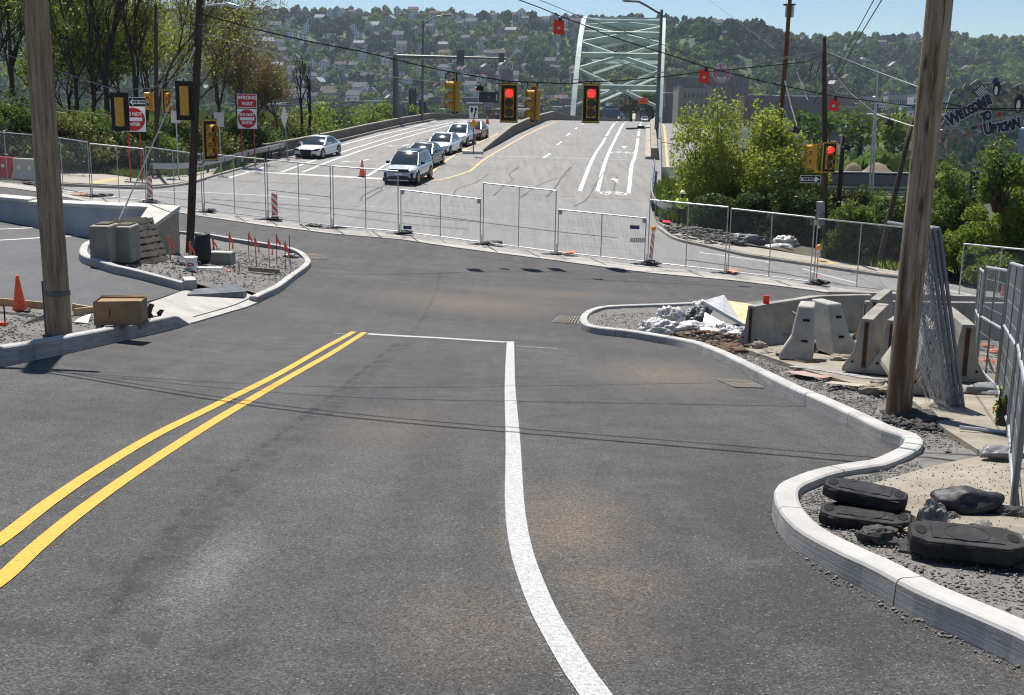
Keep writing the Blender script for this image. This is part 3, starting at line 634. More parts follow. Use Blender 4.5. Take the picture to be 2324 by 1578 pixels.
o = drape('verge', [xy(hit(*p)) for p in v2], .1, 'dirt', 1.0, bump=.2, bsc=.6); tag(o, 'earth bank behind the right corner')

# ---------------------------------------------------------------- painted markings
Z4 = .006
def nroad(pts): return [hit(*p) for p in pts]
stripe('yellow_line', nroad([(-120, 1300), (0, 1227), (112.6, 1141), (225, 1064.6), (350, 990), (482.5, 924), (621, 855.6), (724, 797), (803, 753.5)]), .115, .007, 'yellow_line', 14)
stripe('yellow_line', nroad([(-120, 1400), (0, 1318), (80.4, 1245.6), (173, 1169), (289.5, 1084.7), (418, 1000), (579, 901.8), (719.7, 821.4), (827, 755)]), .115, .007, 'yellow_line', 14)
we = [(1158.5, 776), (1157.5, 830), (1157.5, 880), (1160, 930), (1163, 980), (1165, 1030), (1166, 1080), (1168, 1140), (1174, 1200), (1186, 1260), (1206, 1320), (1235, 1390), (1268, 1450), (1310, 1520), (1351, 1578), (1430, 1690)]
stripe('white_line', nroad(we), .145, .008, 'white_line', 12)
for (a0, a1, dx, gr, w_, mm) in ((6, 16, -19, -.02, .05, 'fuzz_a'), (6, 16, -33, -.03, .07, 'fuzz_b'), (2, 12, 15, .02, .04, 'fuzz_a'), (3, 9, 24, .03, .06, 'fuzz_b')): stripe('white_line_overspray', nroad([(x + dx * (.45 + (y - 800) * .00105), y) for x, y in we[a0:a1]]), w_, .006, mm, 12)
sm = [(905, 778), (868, 806), (800, 862), (725, 920), (640, 985), (560, 1045), (480, 1112), (415, 1175), (345, 1255), (290, 1335), (240, 1430), (195, 1540), (150, 1680)]
stripe('paving_seam', nroad(sm), .06, .005, 'tar_soft', 10); stripe('paving_seam_band', nroad([(x + 12 + (y - 778) * .06, y) for x, y in sm]), .34, .0035, 'tar_soft', 10)  # narrow seam and a wide band of darker asphalt beside it
for q in ([(1035, 790), (1020, 880), (990, 980), (950, 1100), (900, 1300), (850, 1578), (840, 1700)], [(1100, 800), (1090, 900), (1075, 1040), (1060, 1250), (1060, 1578), (1065, 1700)], [(1290, 770), (1300, 860), (1340, 980), (1390, 1150), (1450, 1300), (1560, 1578)]): stripe('tyre_track', nroad(q), .42, .003, 'tyre_mark', 8)
stripe('tyre_track', nroad([(700, 830), (610, 880), (520, 930), (420, 995)]), .2, .0095, 'tyre_mark', 8); stripe('tyre_track', nroad([(1162, 830), (1164, 900), (1168, 1010)]), .1, .0105, 'tyre_mark', 8)
stripe('stop_line', nroad([(834, 758.5), (1000, 768), (1150, 777.5)]), .3, .007, 'white_line', 10)
stripe('chalk_line', nroad([(1172, 786), (1262, 792)]), .07, .007, 'worn_white')
stripe('chalk_line', nroad([(758, 757.5), (800, 759)]), .07, .007, 'worn_white')
stripe('bay_line', hits([(-40, 549), (100, 541), (205, 535)]), .13, .026, 'old_white')
stripe('bay_line', hits([(-40, 524), (110, 517)]), .13, .026, 'old_white')
cs = [(149, 436), (240, 432.5), (331, 434), (470, 437.5), (623, 445.5), (705, 453), (800, 464), (903, 476.5), (1030, 490), (1136, 503), (1260, 515.5), (1421, 534.5)]
stripe('lane_line', hits(cs[:6]), .17, Z4, 'old_white'); stripe('lane_line', hits(cs[6:]), .15, Z4, 'worn_white')
stripe('lane_line', hits([(720, 454.5), (790, 463)]), .15, Z4, 'worn_white')
stripe('lane_line', hits([(1588, 573.6), (1660, 583), (1730, 593), (1747, 597)]), .17, Z4, 'old_white'); stripe('lane_line', hits([(1822, 611), (1880, 627), (1946, 643)]), .17, Z4, 'old_white')
stripe('lane_line', hits([(2120, 652), (2202, 670), (2300, 690)]), .17, Z4, 'old_white')
stripe('stop_line', hits([(556, 389), (623, 393), (754.5, 400.5), (867.5, 406.5)]), .7, .012, 'old_white')
Zr = .013
for pts, w in (([(520, 404), (577, 387.6), (600, 379.5)], .2), ([(741, 337.5), (759, 333.5), (850, 310), (949, 285.7), (1049, 269.6), (1090, 265)], .22), ([(639, 391), (700, 369), (760.6, 350.3), (899.7, 308), (1009, 282), (1060, 273)], .22),
               ([(686, 391.5), (825, 340.4), (949, 304), (1012, 287), (1065, 275)], .22), ([(832.7, 400.5), (872.5, 376.5), (905, 361)], .2)):
    stripe('lane_line', hits(pts), w, Zr, 'old_white', 7)
for pts in ([(960.4, 406), (997.7, 376.4), (1035, 350.3), (1072, 331.6), (1119, 309.3), (1160, 291), (1190, 279)], [(960.4, 410.5), (991.5, 409.3), (1022.5, 403), (1053.6, 393), (1072, 385), (1105.6, 358), (1154, 330), (1215, 297), (1258.7, 278), (1290, 270)]):
    stripe('yellow_line', hits(pts), .2, Zr, 'old_yellow', 8)
for pts in ([(1316, 434), (1332, 392), (1352, 348), (1377, 308), (1406.7, 274)], [(1356, 435.5), (1372, 372.7), (1387, 335), (1401.7, 305.6), (1426.6, 274)], [(1426.6, 440), (1434, 375), (1441.5, 353), (1449, 308), (1456, 274.5)]):
    stripe('lane_line', hits(pts), .24, Zr, 'old_white', 8)
for x, y, d in ((1241, 353.7, 11), (1269.6, 325.5, 7.5), (1290, 305.5, 5), (1307.3, 292, 3.6), (1322.5, 281.8, 2.6), (1334, 276, 1.6)):
    stripe('lane_dash', [hit(x - d * .7, y + d / 2), hit(x + d * .7, y - d / 2)], .2, Zr, 'old_white')
stripe('tar_joint', hits([(560, 333 + 40), (700, 366), (850, 372), (1000, 357), (1105, 356)]), .25, .01, 'worn_white')
stripe('deck_joint', hits([(1100, 354), (1230, 357), (1340, 361), (1474, 365)]), .35, .011, 'worn_white')
# cracks sealed with tar on the old street
M['tar'] = mat('tar_seal', (.06, .06, .06), .6)
rc = random.Random(4)
for pts in ([(880, 421), (850, 432), (828, 444), (815, 455)], [(815, 428), (845, 425), (870, 430), (850, 440), (830, 452)], [(1178, 380), (1155, 395), (1160, 410), (1140, 425), (1120, 445)], [(1300, 378), (1275, 400), (1262, 425), (1240, 446)], [(1370, 392), (1350, 420), (1335, 452), (1300, 470)], [(1110, 395), (1080, 415), (1040, 428), (1030, 445)], [(1400, 400), (1392, 440)],
            [(480, 452), (600, 462), (700, 468), (830, 480), (940, 492), (1100, 507), (1250, 524), (1400, 540)], [(620, 470), (760, 487), (900, 505), (1060, 520)], [(1000, 376), (1060, 378), (1180, 386)], [(350, 445), (480, 462), (640, 485)], [(1180, 450), (1230, 420), (1290, 398)], [(1560, 590), (1680, 606), (1800, 625), (1930, 650)]):
    q = [(x + rc.uniform(-3, 3), y + rc.uniform(-1, 1)) for x, y in pts]; stripe('sealed_crack', hits(q), rc.uniform(.05, .11), .015, 'tar', 5)
# bicycle symbols, arrows, turn arrows (flat print on the deck)
def decal(name, shapes, px, py, ang, sc, m='old_white', label=None):
    p = hit(px, py); b = MB()
    for poly in shapes:
        vs = []
        for u, v in poly:
            x, y = (u * math.cos(ang) - v * math.sin(ang)) * sc + p.x, (u * math.sin(ang) + v * math.cos(ang)) * sc + p.y; vs.append((x, y, G(x, y) + .016))
        b.add(vs, [tuple(range(len(vs)))])
    o = b.build(name, m); o['kind'] = 'structure'; return o
def ringp(cx, cy, r0, r1, sy=1, n=16, a0=0, a1=2 * math.pi):
    out = []
    for i in range(n):
        t, t2 = a0 + (a1 - a0) * i / n, a0 + (a1 - a0) * (i + 1) / n
        out.append([(cx + r0 * math.cos(t), cy + r0 * math.sin(t) * sy), (cx + r1 * math.cos(t), cy + r1 * math.sin(t) * sy), (cx + r1 * math.cos(t2), cy + r1 * math.sin(t2) * sy), (cx + r0 * math.cos(t2), cy + r0 * math.sin(t2) * sy)])
    return out
def bar(x0, y0, x1, y1, w):
    d = Vector((x1 - x0, y1 - y0)).normalized(); nx_, ny_ = -d.y * w / 2, d.x * w / 2
    return [(x0 + nx_, y0 + ny_), (x0 - nx_, y0 - ny_), (x1 - nx_, y1 - ny_), (x1 + nx_, y1 + ny_)]
bike = ringp(-.55, 0, .24, .38, 1.6) + ringp(.55, 0, .24, .38, 1.6) + [bar(-.55, 0, -.25, .75, .13), bar(-.25, .75, .35, .75, .13), bar(.35, .75, .55, 0, .13), bar(-.25, .7, .05, 0, .13), bar(.05, 0, .38, .75, .13), bar(-.4, .9, -.12, .9, .14), bar(.3, .98, .5, .98, .14)]
arrow = [[(-.12, -1.2), (.12, -1.2), (.12, .3), (-.12, .3)], [(-.42, .25), (.42, .25), (0, 1.3)]]
turn = [[(-.12, -1.4), (.12, -1.4), (.12, .6), (-.12, .6)], [(-.12, .35), (.12, .35), (.75, .62), (.75, .95)], [(.6, .35), (1.2, .85), (.62, 1.35)]]
decal('bicycle_symbol', bike, 1392, 440, .0, .85); decal('lane_arrow', arrow, 1397, 410, .06, .75); decal('bicycle_symbol', bike, 1413, 347, -.1, 1.0); decal('lane_arrow', arrow, 1416.6, 334.5, -.1, .9)
decal('turn_arrow', turn, 822, 366, math.pi - .2, 1.0); decal('turn_arrow', turn, 917, 331, math.pi - .2, 1.0); decal('turn_arrow', turn, 1010, 276, math.pi - .2, 1.0)
# ================================================================ PARAPETS, MEDIAN, BRIDGE ARCH
def wall_along(mb, base, h, w, side, zoff=-.4, cap=None):
    "vertical-ish wall along base points (world); side=+1 grows to the left of the direction"
    rings = []
    for i, p in enumerate(base):
        d = (base[min(i + 1, len(base) - 1)] - base[max(i - 1, 0)]); d = Vector((d.x, d.y, 0)).normalized(); n = Vector((-d.y, d.x, 0)) * side
        hh = h[i] if hasattr(h, '__len__') else h
        rings.append([p + Vector((0, 0, zoff)), p + n * .02 + Vector((0, 0, hh)), p + n * (w - .02) + Vector((0, 0, hh)), p + n * w + Vector((0, 0, zoff))])
    return mb.loft(rings)
def cut(pts, n):
    cum = [0]
    for a, c in zip(pts[:-1], pts[1:]): cum.append(cum[-1] + (c - a).length)
    out = []
    for i in range(n + 1):
        s = cum[-1] * i / n; k = min(max(int(np.searchsorted(cum, s)) - 1, 0), len(pts) - 2); t = (s - cum[k]) / max(cum[k + 1] - cum[k], 1e-6); out.append(pts[k].lerp(pts[k + 1], min(t, 1)))
    return out
par = hits([(604, 356), (651, 348), (700, 336), (760, 323.5), (830, 306), (909, 287.5), (980, 274)]) + [gp(XL(y) + .2, y) for y in (140, 160, 200, 260, 330, 400, 470, 550)]
root = thing('left_parapet', 'long concrete parapet along the left edge of the bridge road', 'parapet')
P_ = cut(par[:7], 10) + cut(par[6:], 14)[1:]
for a, c in zip(P_[:-1], P_[1:]):
    d = (c - a).normalized() * .02; m = a.lerp(c, .5)
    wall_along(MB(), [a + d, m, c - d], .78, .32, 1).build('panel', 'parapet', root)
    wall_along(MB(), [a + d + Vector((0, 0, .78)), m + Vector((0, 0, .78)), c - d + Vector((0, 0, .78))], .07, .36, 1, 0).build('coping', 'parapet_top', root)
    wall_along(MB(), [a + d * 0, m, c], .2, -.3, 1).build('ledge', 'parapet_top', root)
# median barrier: rises out of a nose
mr = hits([(1092, 349), (1128, 330), (1163, 309), (1195, 294), (1224, 281.5), (1258.7, 267.6)]) 
mr = mr + [gp(mr[-1].x + .125 * (y - mr[-1].y), y) for y in (160, 200, 260, 340, 430, 550) if y > mr[-1].y + 8]
hs = [.12, .5, .82, .9, .9, .9] + [.9] * 8
root = thing('median_barrier', 'concrete median barrier rising from a low nose between the carriageways', 'barrier')
for i, (a, c) in enumerate(zip(mr[:-1], mr[1:])):
    d = (c - a).normalized() * .015
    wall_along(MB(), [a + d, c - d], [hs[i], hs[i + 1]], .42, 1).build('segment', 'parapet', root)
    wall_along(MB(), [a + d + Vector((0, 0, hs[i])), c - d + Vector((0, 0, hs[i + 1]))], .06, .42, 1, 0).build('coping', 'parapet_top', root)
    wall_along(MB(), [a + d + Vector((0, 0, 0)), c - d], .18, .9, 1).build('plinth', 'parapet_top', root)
n0 = hit(1085, 350); root['label']
nb = MB().loft([[n0 + Vector((-1.15 * s, dy, z)) for s, dy in ((1, -.1), (-.3, -.1), (-.3, 2.2), (.9, 2.2))] for z in (-.1, .2)]).build('nose', 'cap', root)
# right parapet and post
rp = hits([(1476, 362), (1475.5, 330), (1475, 305), (1474.5, 290)]) + [gp(XR(y), y) for y in (142, 165, 200, 260, 340, 430, 550)]
root = thing('right_parapet', 'tan concrete parapet along the right edge of the bridge road', 'parapet')
P_ = cut(rp[:4], 6) + cut(rp[3:], 12)[1:]
for a, c in zip(P_[:-1], P_[1:]):
    d = (c - a).normalized() * .02
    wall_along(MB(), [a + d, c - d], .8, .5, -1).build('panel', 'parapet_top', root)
    wall_along(MB(), [a + d, c - d], .2, -.35, -1).build('ledge', 'walk', root)
# side ramp right of the parapet
sr = [(XR(y) + .55, XR(y) + 5.6, y) for y in (80, 90, 100, 115, 130, 150, 180, 220, 300)]
b = MB()
for x0, x1, y in sr: b.v += [(x0, y, G(x0, y) - .25), (x1, y, G(x0, y) - .25)]
for i in range(len(sr) - 1): b.f.append((2 * i, 2 * i + 1, 2 * i + 3, 2 * i + 2)); b.m.append(0)
o = b.build('side_ramp', 'ramp_road', recalc=False); tag(o, 'narrow side ramp right of the bridge parapet', kind='structure')
for off, m in ((.35, 'old_yellow'), (4.6, 'old_white')):
    b = MB()
    for x0, x1, y in sr: b.v += [(x0 + off - .1, y, G(x0, y) - .235), (x0 + off + .12, y, G(x0, y) - .235)]
    for i in range(len(sr) - 1): b.f.append((2 * i, 2 * i + 1, 2 * i + 3, 2 * i + 2)); b.m.append(0)
    o = b.build('edge_line', m, recalc=False); o['kind'] = 'structure'
# arch bridge
root = thing('arch_bridge', 'pale green steel arch bridge with crossed bracing over the road', 'bridge')
def AP(t, side):
    Y = 345 + 100 * t; xl, xr = XL(Y) - .4, XR(Y) + .9
    return Vector((xl if side < 0 else xr, Y, -5.9 + 32.6 * 4 * t * (1 - t)))
def beam(mb, a, c, w, h, nrm=None):
    d = (c - a).normalized(); u = nrm if nrm is not None else Vector((0, 0, 1)); s = d.cross(u).normalized(); u = s.cross(d)
    mb.loft([[p + s * (w / 2 * i) + u * (h / 2 * j) for i, j in ((-1, -1), (1, -1), (1, 1), (-1, 1))] for p in (a, c)])
for side in (-1, 1):
    N = 26; pts = [AP(-.03 + 1.06 * i / N, side) for i in range(N + 1)]; b = MB(); rings = []
    for i, p in enumerate(pts):
        d = (pts[min(i + 1, N)] - pts[max(i - 1, 0)]).normalized(); s = Vector((1, 0, 0)); s = (s - d * s.dot(d)).normalized(); u = s.cross(d)
        rings.append([p + s * (.75 * a_) + u * (.85 * c_) for a_, c_ in ((-1, -1), (1, -1), (1, 1), (-1, 1))])
    b.loft(rings).build('arch_rib', 'bridge', root)
    for i in range(1, 12):
        p = AP(i / 12, side); MB().cyl((p.x, p.y, prof(p.y) + .3), p, .09, n=5).build('hanger', 'steel_dark', root)
tn = [.035, .139, .24, .342, .45, .55, .658, .76, .861, .965]
for i, (t0, t1) in enumerate(zip(tn[:-1], tn[1:])):
    tm = (t0 + t1) / 2; nr_ = Vector((0, -32.6 * 4 * (1 - 2 * tm), 100)).normalized()
    for a, c in ((AP(t0, -1), AP(t1, 1)), (AP(t0, 1), AP(t1, -1))): b = MB(); beam(b, a, c, .4, 1.25, nr_); b.build('cross_brace', 'bridge', root)
    if i > 0 or True: b = MB(); beam(b, AP(tm, -1), AP(tm, 1), .45, 1.7, nr_); b.build('strut', 'bridge', root)
for t in (.5,): b = MB(); beam(b, AP(t, -1), AP(t, 1), .7, 1.0); b.build('strut', 'bridge', root)

# ================================================================ GUARD RAILS
def guardrail(label, pts, h=.72, posts=5, grp=None):
    root = thing('guard_rail', label, 'guard rail'); Pq = spline(pts, 6); rings = []
    for i, p in enumerate(Pq):
        d = (Pq[min(i + 1, len(Pq) - 1)] - Pq[max(i - 1, 0)]); d = Vector((d.x, d.y, 0)).normalized(); n = Vector((-d.y, d.x, 0))
        rings.append([p + n * u + Vector((0, 0, h - .31 + v)) for u, v in ((0, 0), (.05, .04), (.08, .1), (.03, .155), (.08, .21), (.05, .27), (0, .31), (-.02, .31), (-.02, 0))])
    MB().loft(rings).build('rail', 'galv', root)
    for p in cut(pts, posts): MB().box((p.x, p.y, p.z + .22), (.12, .18, 1.0)).build('post', 'steel_dark', root)
    return root
guardrail('long grey guard rail beside the verge on the far left', hits([(345, 404), (420, 403), (500, 388), (560, 371), (640, 351)]), .8, 8)
guardrail('short bent guard rail end by the white diamond sign', hits([(578, 366), (600, 362), (640, 352), (648, 347)]), .8, 3)
guardrail('curved white guard rail behind the worker on the right corner', hits([(1484, 388), (1479, 430), (1478, 465), (1490, 488), (1531, 504), (1600, 514), (1665, 522)]), .8, 8)

# ================================================================ POLES
def leanpole(name, label, base, top, r0, r1, m, cat='pole', n=14, extra=0.0, group=None):
    "base, top world points; the pole is built in local space along z so the wood grain follows it"
    base = Vector(base); top = Vector(top); d = top - base; root = thing(name, label, cat, base, 0, group)
    root.rotation_mode = 'QUATERNION'; root.rotation_quaternion = d.to_track_quat('Z', 'Y'); L = d.length + extra; b = MB(); rings = []; k = max(3, int(L / 1.2))
    rr = random.Random(label)
    for i in range(-1, k + 1):
        z = L * i / k if i >= 0 else -.5; r = r0 + (r1 - r0) * max(i, 0) / k; ox, oy = rr.uniform(-.006, .006), rr.uniform(-.006, .006)
        rings.append([(ox + r * math.cos(2 * math.pi * j / n), oy + r * math.sin(2 * math.pi * j / n), z) for j in range(n)])
    o = b.loft(rings).build('shaft', m, root, smooth=False)
    for f in o.data.polygons: f.use_smooth = len(f.vertices) == 4
    return root, L
pb = hit(136, 763, .12)
LP, L1 = leanpole('utility_pole', 'thick weathered utility pole behind the tall left kerb', pb, at(81, 0, pb.y + .35), .185, .165, 'pole_wood', 'utility pole', 20, extra=3.2)
b = MB().cyl((0, 0, .62), (0, 0, .70), .196, n=20); b.build('band', 'steel_dark', LP)
toc = -LP.rotation_quaternion.to_matrix().col[2].cross(Vector((0, 0, 0)))
b = MB().box((.17, -.04, .38), (.07, .1, .95)); b.build('cable_guard', 'steel_dark', LP)
for z, rz in ((1.95, -1.5), (2.3, -1.1)): MB().sphere((.172 * math.cos(rz), .172 * math.sin(rz), z), .035, 8, 5, (1, 1, 1.3)).build('knot', 'dark_wood', LP)
rb = hit(2037, 948, .09)
RP, L2 = leanpole('utility_pole', 'stained utility pole standing right of the concrete barriers', rb, at(2132, 0, rb.y + .25), .142, .134, 'pole_wood2', 'utility pole', 20, extra=3.5)
for z, px in ((.62, 0), (1.38, 0)): MB().cyl((-.03, -.135, z), (-.03, -.147, z), .034, n=16).build('round_tag', 'alu', RP)
MB().box((-.05, -.137, 1.7), (.13, .02, .035)).build('number_tag', 'sign_yellow', RP); 
lettering('NOT 17', 'sign_black', RP, (-.05, -.1485, 1.7), .03)
MB().box((.0, -.137, 3.0), (.08, .012, .14)).build('metal_plate', 'steel_dark', RP)
MB().box((.09, -.12, 2.42), (.14, .04, .06)).build('bracket', 'rust', RP)
p2 = hit(430, 580)
P2, L3 = leanpole('utility_pole', 'dark utility pole with a street light arm by the marker stakes', p2, at(453.5, 0, p2.y + .5), .125, .11, 'dark_wood', 'utility pole', 14, extra=1.2)
p3 = hit(356, 398)
P3, L4 = leanpole('utility_pole', 'thin grey utility pole among the trees behind the far left corner', p3, at(353, 10, p3.y), .125, .1, 'dark_wood', 'utility pole', 12)
p4 = hit(1873, 577)
P4, L5 = leanpole('signal_pole', 'tall wooden signal pole at the right corner carrying two traffic signals', p4, at(1870, 84.5, p4.y), .12, .1, 'dark_wood', 'pole', 12)
for z in (1.2, 1.75): MB().box((0, -.2, z + .35), (.46, .25, .5)).build('control_box', 'galv', P4)
p5 = hit(1752, 520); p5.z -= .3
P5, L6 = leanpole('utility_pole', 'reddish brown utility pole with a grey transformer box behind the big bush', p5, at(1793, 0, p5.y + .6), .17, .09, 'brown_wood', 'utility pole', 12, extra=1.5)
tb = (at(1795, 24, p5.y + .3) - Vector(P5.location)); tl = tb.length
MB().box((.02, -.2, tl), (.38, .3, .55)).build('transformer_box', 'galv', P5); MB().box((.02, -.05, tl + .32), (.6, .12, .08)).build('crossarm', 'dark_wood', P5)
p6 = hit(1991, 611)
P6, L7 = leanpole('brace_pole', 'dark leaning brace pole beside the right corner sidewalk', p6, at(2070, 275, p6.y + 1.0), .115, .1, 'dark_wood', 'pole', 10)
p7 = at(1905, 445, 60)
leanpole('short_pole', 'short grey wooden post behind the right traffic signals', p7 - Vector((0, 0, 1.5)), at(1914, 308, 60), .13, .12, 'dark_wood', 'pole', 10)
# street light arms
def arm_lamp(parent_world, pts, r, head, label, name='street_light', own=None, postbase=None, m='galv', hs=(.62, .26, .12)):
    root = own or thing(name, label, 'street light', postbase or pts[0])
    iv = root.matrix_world.inverted() if own is None else (Matrix.Translation(root.location) @ root.rotation_quaternion.to_matrix().to_4x4()).inverted()
    if own is None: iv = Matrix.Translation(root.location).inverted()
    MB().tube([iv @ Vector(p) for p in pts], r, 7).build('arm', m, root)
    a, c = Vector(head[0]), Vector(head[1]); d = (c - a); b = MB(); rg = []
    for t, s in ((0, .4), (.25, .9), (.7, 1), (1, .55)):
        p = a.lerp(c, t); rg.append([iv @ (p + Vector((0, y * hs[1] / 2 * s, z * hs[2] / 2 * s))) for y, z in ((-1, -1), (1, -1), (1, .6), (.5, 1), (-.5, 1), (-1, .6))])
    b.loft(rg).build('lamp_head', m, root); return root
Y2 = p2.y
arm_lamp(None, [at(459, 15, Y2 + .4), at(490, 11, Y2 + .2), at(515, 10, Y2)], .035, (at(512, 8.5, Y2), at(542, 16, Y2 - .2)), None, own=P2)
def lamp_post(label, bx, by, tx, ty, Y, arm, head, r=.09, zb=None, m='galv'):
    base = at(bx, by, Y) if zb is None else at(bx, by, Y); root = thing('street_light', label, 'street light', base)
    iv = Matrix.Translation(base).inverted(); top = at(tx, ty, Y); MB().cyl(iv @ base + Vector((0, 0, -.6)), iv @ top, r * 1.25, r * .7, n=10).build('post', m, root)
    MB().tube([iv @ at(x, y, Y) for x, y in arm], [r * .55] * len(arm), 7).build('arm', m, root)
    a, c = (iv @ at(*head[0], Y)), (iv @ at(*head[1], Y)); rg = []
    for t, s in ((0, .4), (.3, 1), (.75, 1), (1, .5)):
        p = a.lerp(c, t); rg.append([p + Vector((0, y * .2 * s, z * .09 * s)) for y, z in ((-1, -1), (1, -1), (1, .6), (.4, 1), (-.4, 1), (-1, .6))])
    MB().loft(rg).build('lamp_head', m, root); return root
M['grey_pole'] = mat('grey_steel_pole', (.10, .11, .115), .5, (.14, .15, .15), 8, metal=.4)
lamp_post('tall grey bridge light with a curved arm at the right parapet', 1489, 318, 1502, 22, 104, [(1502, 32), (1490, 27), (1465, 12), (1450, 4), (1430, 3)], ((1438, 3), (1412, 2)), .17, m='grey_pole')
lamp_post('grey street light arching over the left parapet of the bridge road', 958, 268, 960.5, 48, 128, [(960.5, 52), (975, 46), (990, 38), (1005, 35)], ((1004, 35), (1026, 36)), .13, m='grey_pole')
lamp_post('slim street light with a pale head beyond the right corner', 1978, 500, 1992, 164, 75, [(1992, 166), (1988, 150), (1978, 139), (1965, 136)], ((1967, 136), (1952, 134)), .07)
lamp_post('shorter slim street light close to the other behind the corner', 1969, 500, 1986, 225, 78, [(1986, 226), (1988, 221), (1992, 224), (1992, 232)], ((1980, 221), (1992, 222)), .06)
# mast arm seen from the back, with dangling sign boxes
ma = at(899, 270, 118); root = thing('mast_arm_pole', 'thick grey mast arm pole with a long arm over the bridge lanes', 'mast pole', ma)
iv = Matrix.Translation(ma).inverted(); MB().cyl(iv @ ma - Vector((0, 0, 1)), iv @ at(897, 124, 118), .36, .27, n=12).build('mast', 'grey_pole', root)
MB().cyl(iv @ at(899, 128, 118), iv @ at(1149, 133, 118), .2, .1, n=10).build('arm', 'grey_pole', root)
for x in (1045, 1138): MB().box(iv @ at(x, 131, 117.8), (.75 if x == 1045 else .55, .25, 1.5 if x == 1045 else .9)).build('signal_back', 'steel_dark', root)
# dark bridge-edge posts left of the mast
for k, (x, y0, y1) in enumerate(((930, 198, 262), (936, 197, 262), (942, 198, 262), (953, 226, 262), (961, 230, 261), (966, 231, 261))):
    a = at(x, y1, 190); o = leanpole('timber_post', 'dark tall timber post beyond the left parapet', a, at(x, y0, 190), .22, .2, 'steel_dark', 'post', 7, group='timber posts beyond the left parapet')[0]

# ================================================================ WIRES
def wire(label, pts, r=.018, m='wire_dark', sag=0.0, grp=None, name='cable', k=6):
    q = []
    for a, c in zip(pts[:-1], pts[1:]):
        for j in range(k):
            t = j / k; p = Vector(a).lerp(Vector(c), t); p.z -= sag * 4 * t * (1 - t); q.append(p)
    q.append(Vector(pts[-1])); o = MB().tube(q, r, 5, cap=False).build(name, m); return tag(o, label, 'cable', grp)
def pw(*a): return [at(x, y, Y) for x, y, Y in a]
wire('thick black span cable that carries the hanging traffic signals', pw((450, 30, 35.6), (577, 66, 36.6), (701, 94.4, 37.6), (825, 118, 38.6), (949, 148, 40), (1024, 164, 41), (1153, 185, 42), (1228, 187.6, 42.6), (1292, 191, 43.2), (1327, 186, 43.6), (1402, 184, 44.4), (1501, 175, 45.4), (1588, 164, 46.3), (1650, 159, 47), (1747, 149, 48), (1829, 141, 49), (1869, 120, p4.y)), .021, k=2)
wire('steel strand running just above the signal span cable', pw((450, 55, 35.6), (661, 72, 37), (897, 127, 39.5), (1036, 149, 41), (1153, 176, 42), (1327, 181, 43.6), (1588, 157, 46.3), (1730, 138, 48), (1864, 115.5, p4.y)), .012, 'wire_light', k=2)
spB = [(1150, -12, 42), (1178, 0, 42), (1228, 18.6, 42), (1272.5, 37, 42), (1327, 58, 42), (1377, 79.5, 42), (1449, 103, 42), (1526, 127, 42), (1600, 151.5, 42), (1730, 185, 42), (1859, 212, 42), (1901, 220, 42), (2070, 241, 41), (2142, 246, 41), (2340, 252, 40)]
wire('black cable with the three orange flags', pw(*spB), .018, k=2)
wire('thin strand above the orange flag cable', pw((1195, -12, 42.2), (1327, 42, 42.2), (1480, 92, 42.2), (1600, 138, 42.2)), .01, k=2)
wire('pale strand descending from the far left pole', pw((354, 45, 60), (440, 71, 58), (577, 109, 54), (726, 148, 50), (897, 176, 46), (1153, 205, 44)), .012, 'wire_light', k=2)
wire('pale overhead strand at far left in front of the trees', pw((-30, 111, 36), (119, 157, 35.6), (265, 205, 35.3), (345, 200, 35.2), (438, 160, 35)), .012, 'wire_light', k=2)
wire('low pale strand behind the left pole', pw((-30, 221, 60), (74, 240, 58), (250, 262, 52)), .012, 'wire_light')
gA, gT = hit(269, 505, .75), at(443, 108, Y2)
wire('pale guy wire from the dark pole down to the concrete block', [gA, gT], .02, 'alu', name='guy_wire'); 
wire('guy guard sleeve on the concrete block', [gA, gA.lerp(gT, .12)], .035, 'white', name='guy_guard')
wire('pale double guy wire on the brown pole', pw((1781, 184, p5.y), (1795, 240, p5.y - 1), (1809, 288, p5.y - 2)), .035, 'wire_light', name='guy_wire')
wire('long pale guy wire right of the brown pole', pw((1809, 164, p5.y), (1830, 220, p5.y - 1), (1866, 300, p5.y - 3)), .025, 'wire_light', name='guy_wire')
wire('pale strand from the brown pole to the signal pole', pw((1600, 165, 47), (1747, 139, 49), (1866, 116, p4.y)), .014, 'wire_light')
wire('pale strand from the signal pole to the right front pole', pw((1876, 117, p4.y), (1975, 157, 30), (2085, 198, rb.y + .3)), .007, 'wire_light')
wire('thick pale strand falling from the signal pole to the lower right', pw((1876, 149, p4.y), (1930, 212, p4.y - 1), (1991, 261, p4.y - 2), (2068, 286, p4.y - 4), (2140, 296, p4.y - 6)), .03, 'wire_light', k=2)
wire('upper dark line slanting up from the brown pole to the top edge', pw((1986, -5, 30), (1889, 171, 46), (1845, 235, 49)), .014)
wire('lower dark line slanting up beside it to the top edge', pw((2004, -5, 30), (1940, 100, 38), (1896, 186, 46)), .016)
wire('dark cable to the right of the right front pole', pw((2140, 233, 40), (2200, 246, 40), (2340, 247, 40)), .02)
wire('pale cable in front of the welcome sign', pw((2142, 294, 40), (2200, 288, 40), (2256, 271, 40), (2340, 252, 40)), .022, 'wire_light')
wire('thin dark line high over the street at top right', pw((1595, -10, 60), (1760, 112, 54), (1790, 68, 54)), .008)
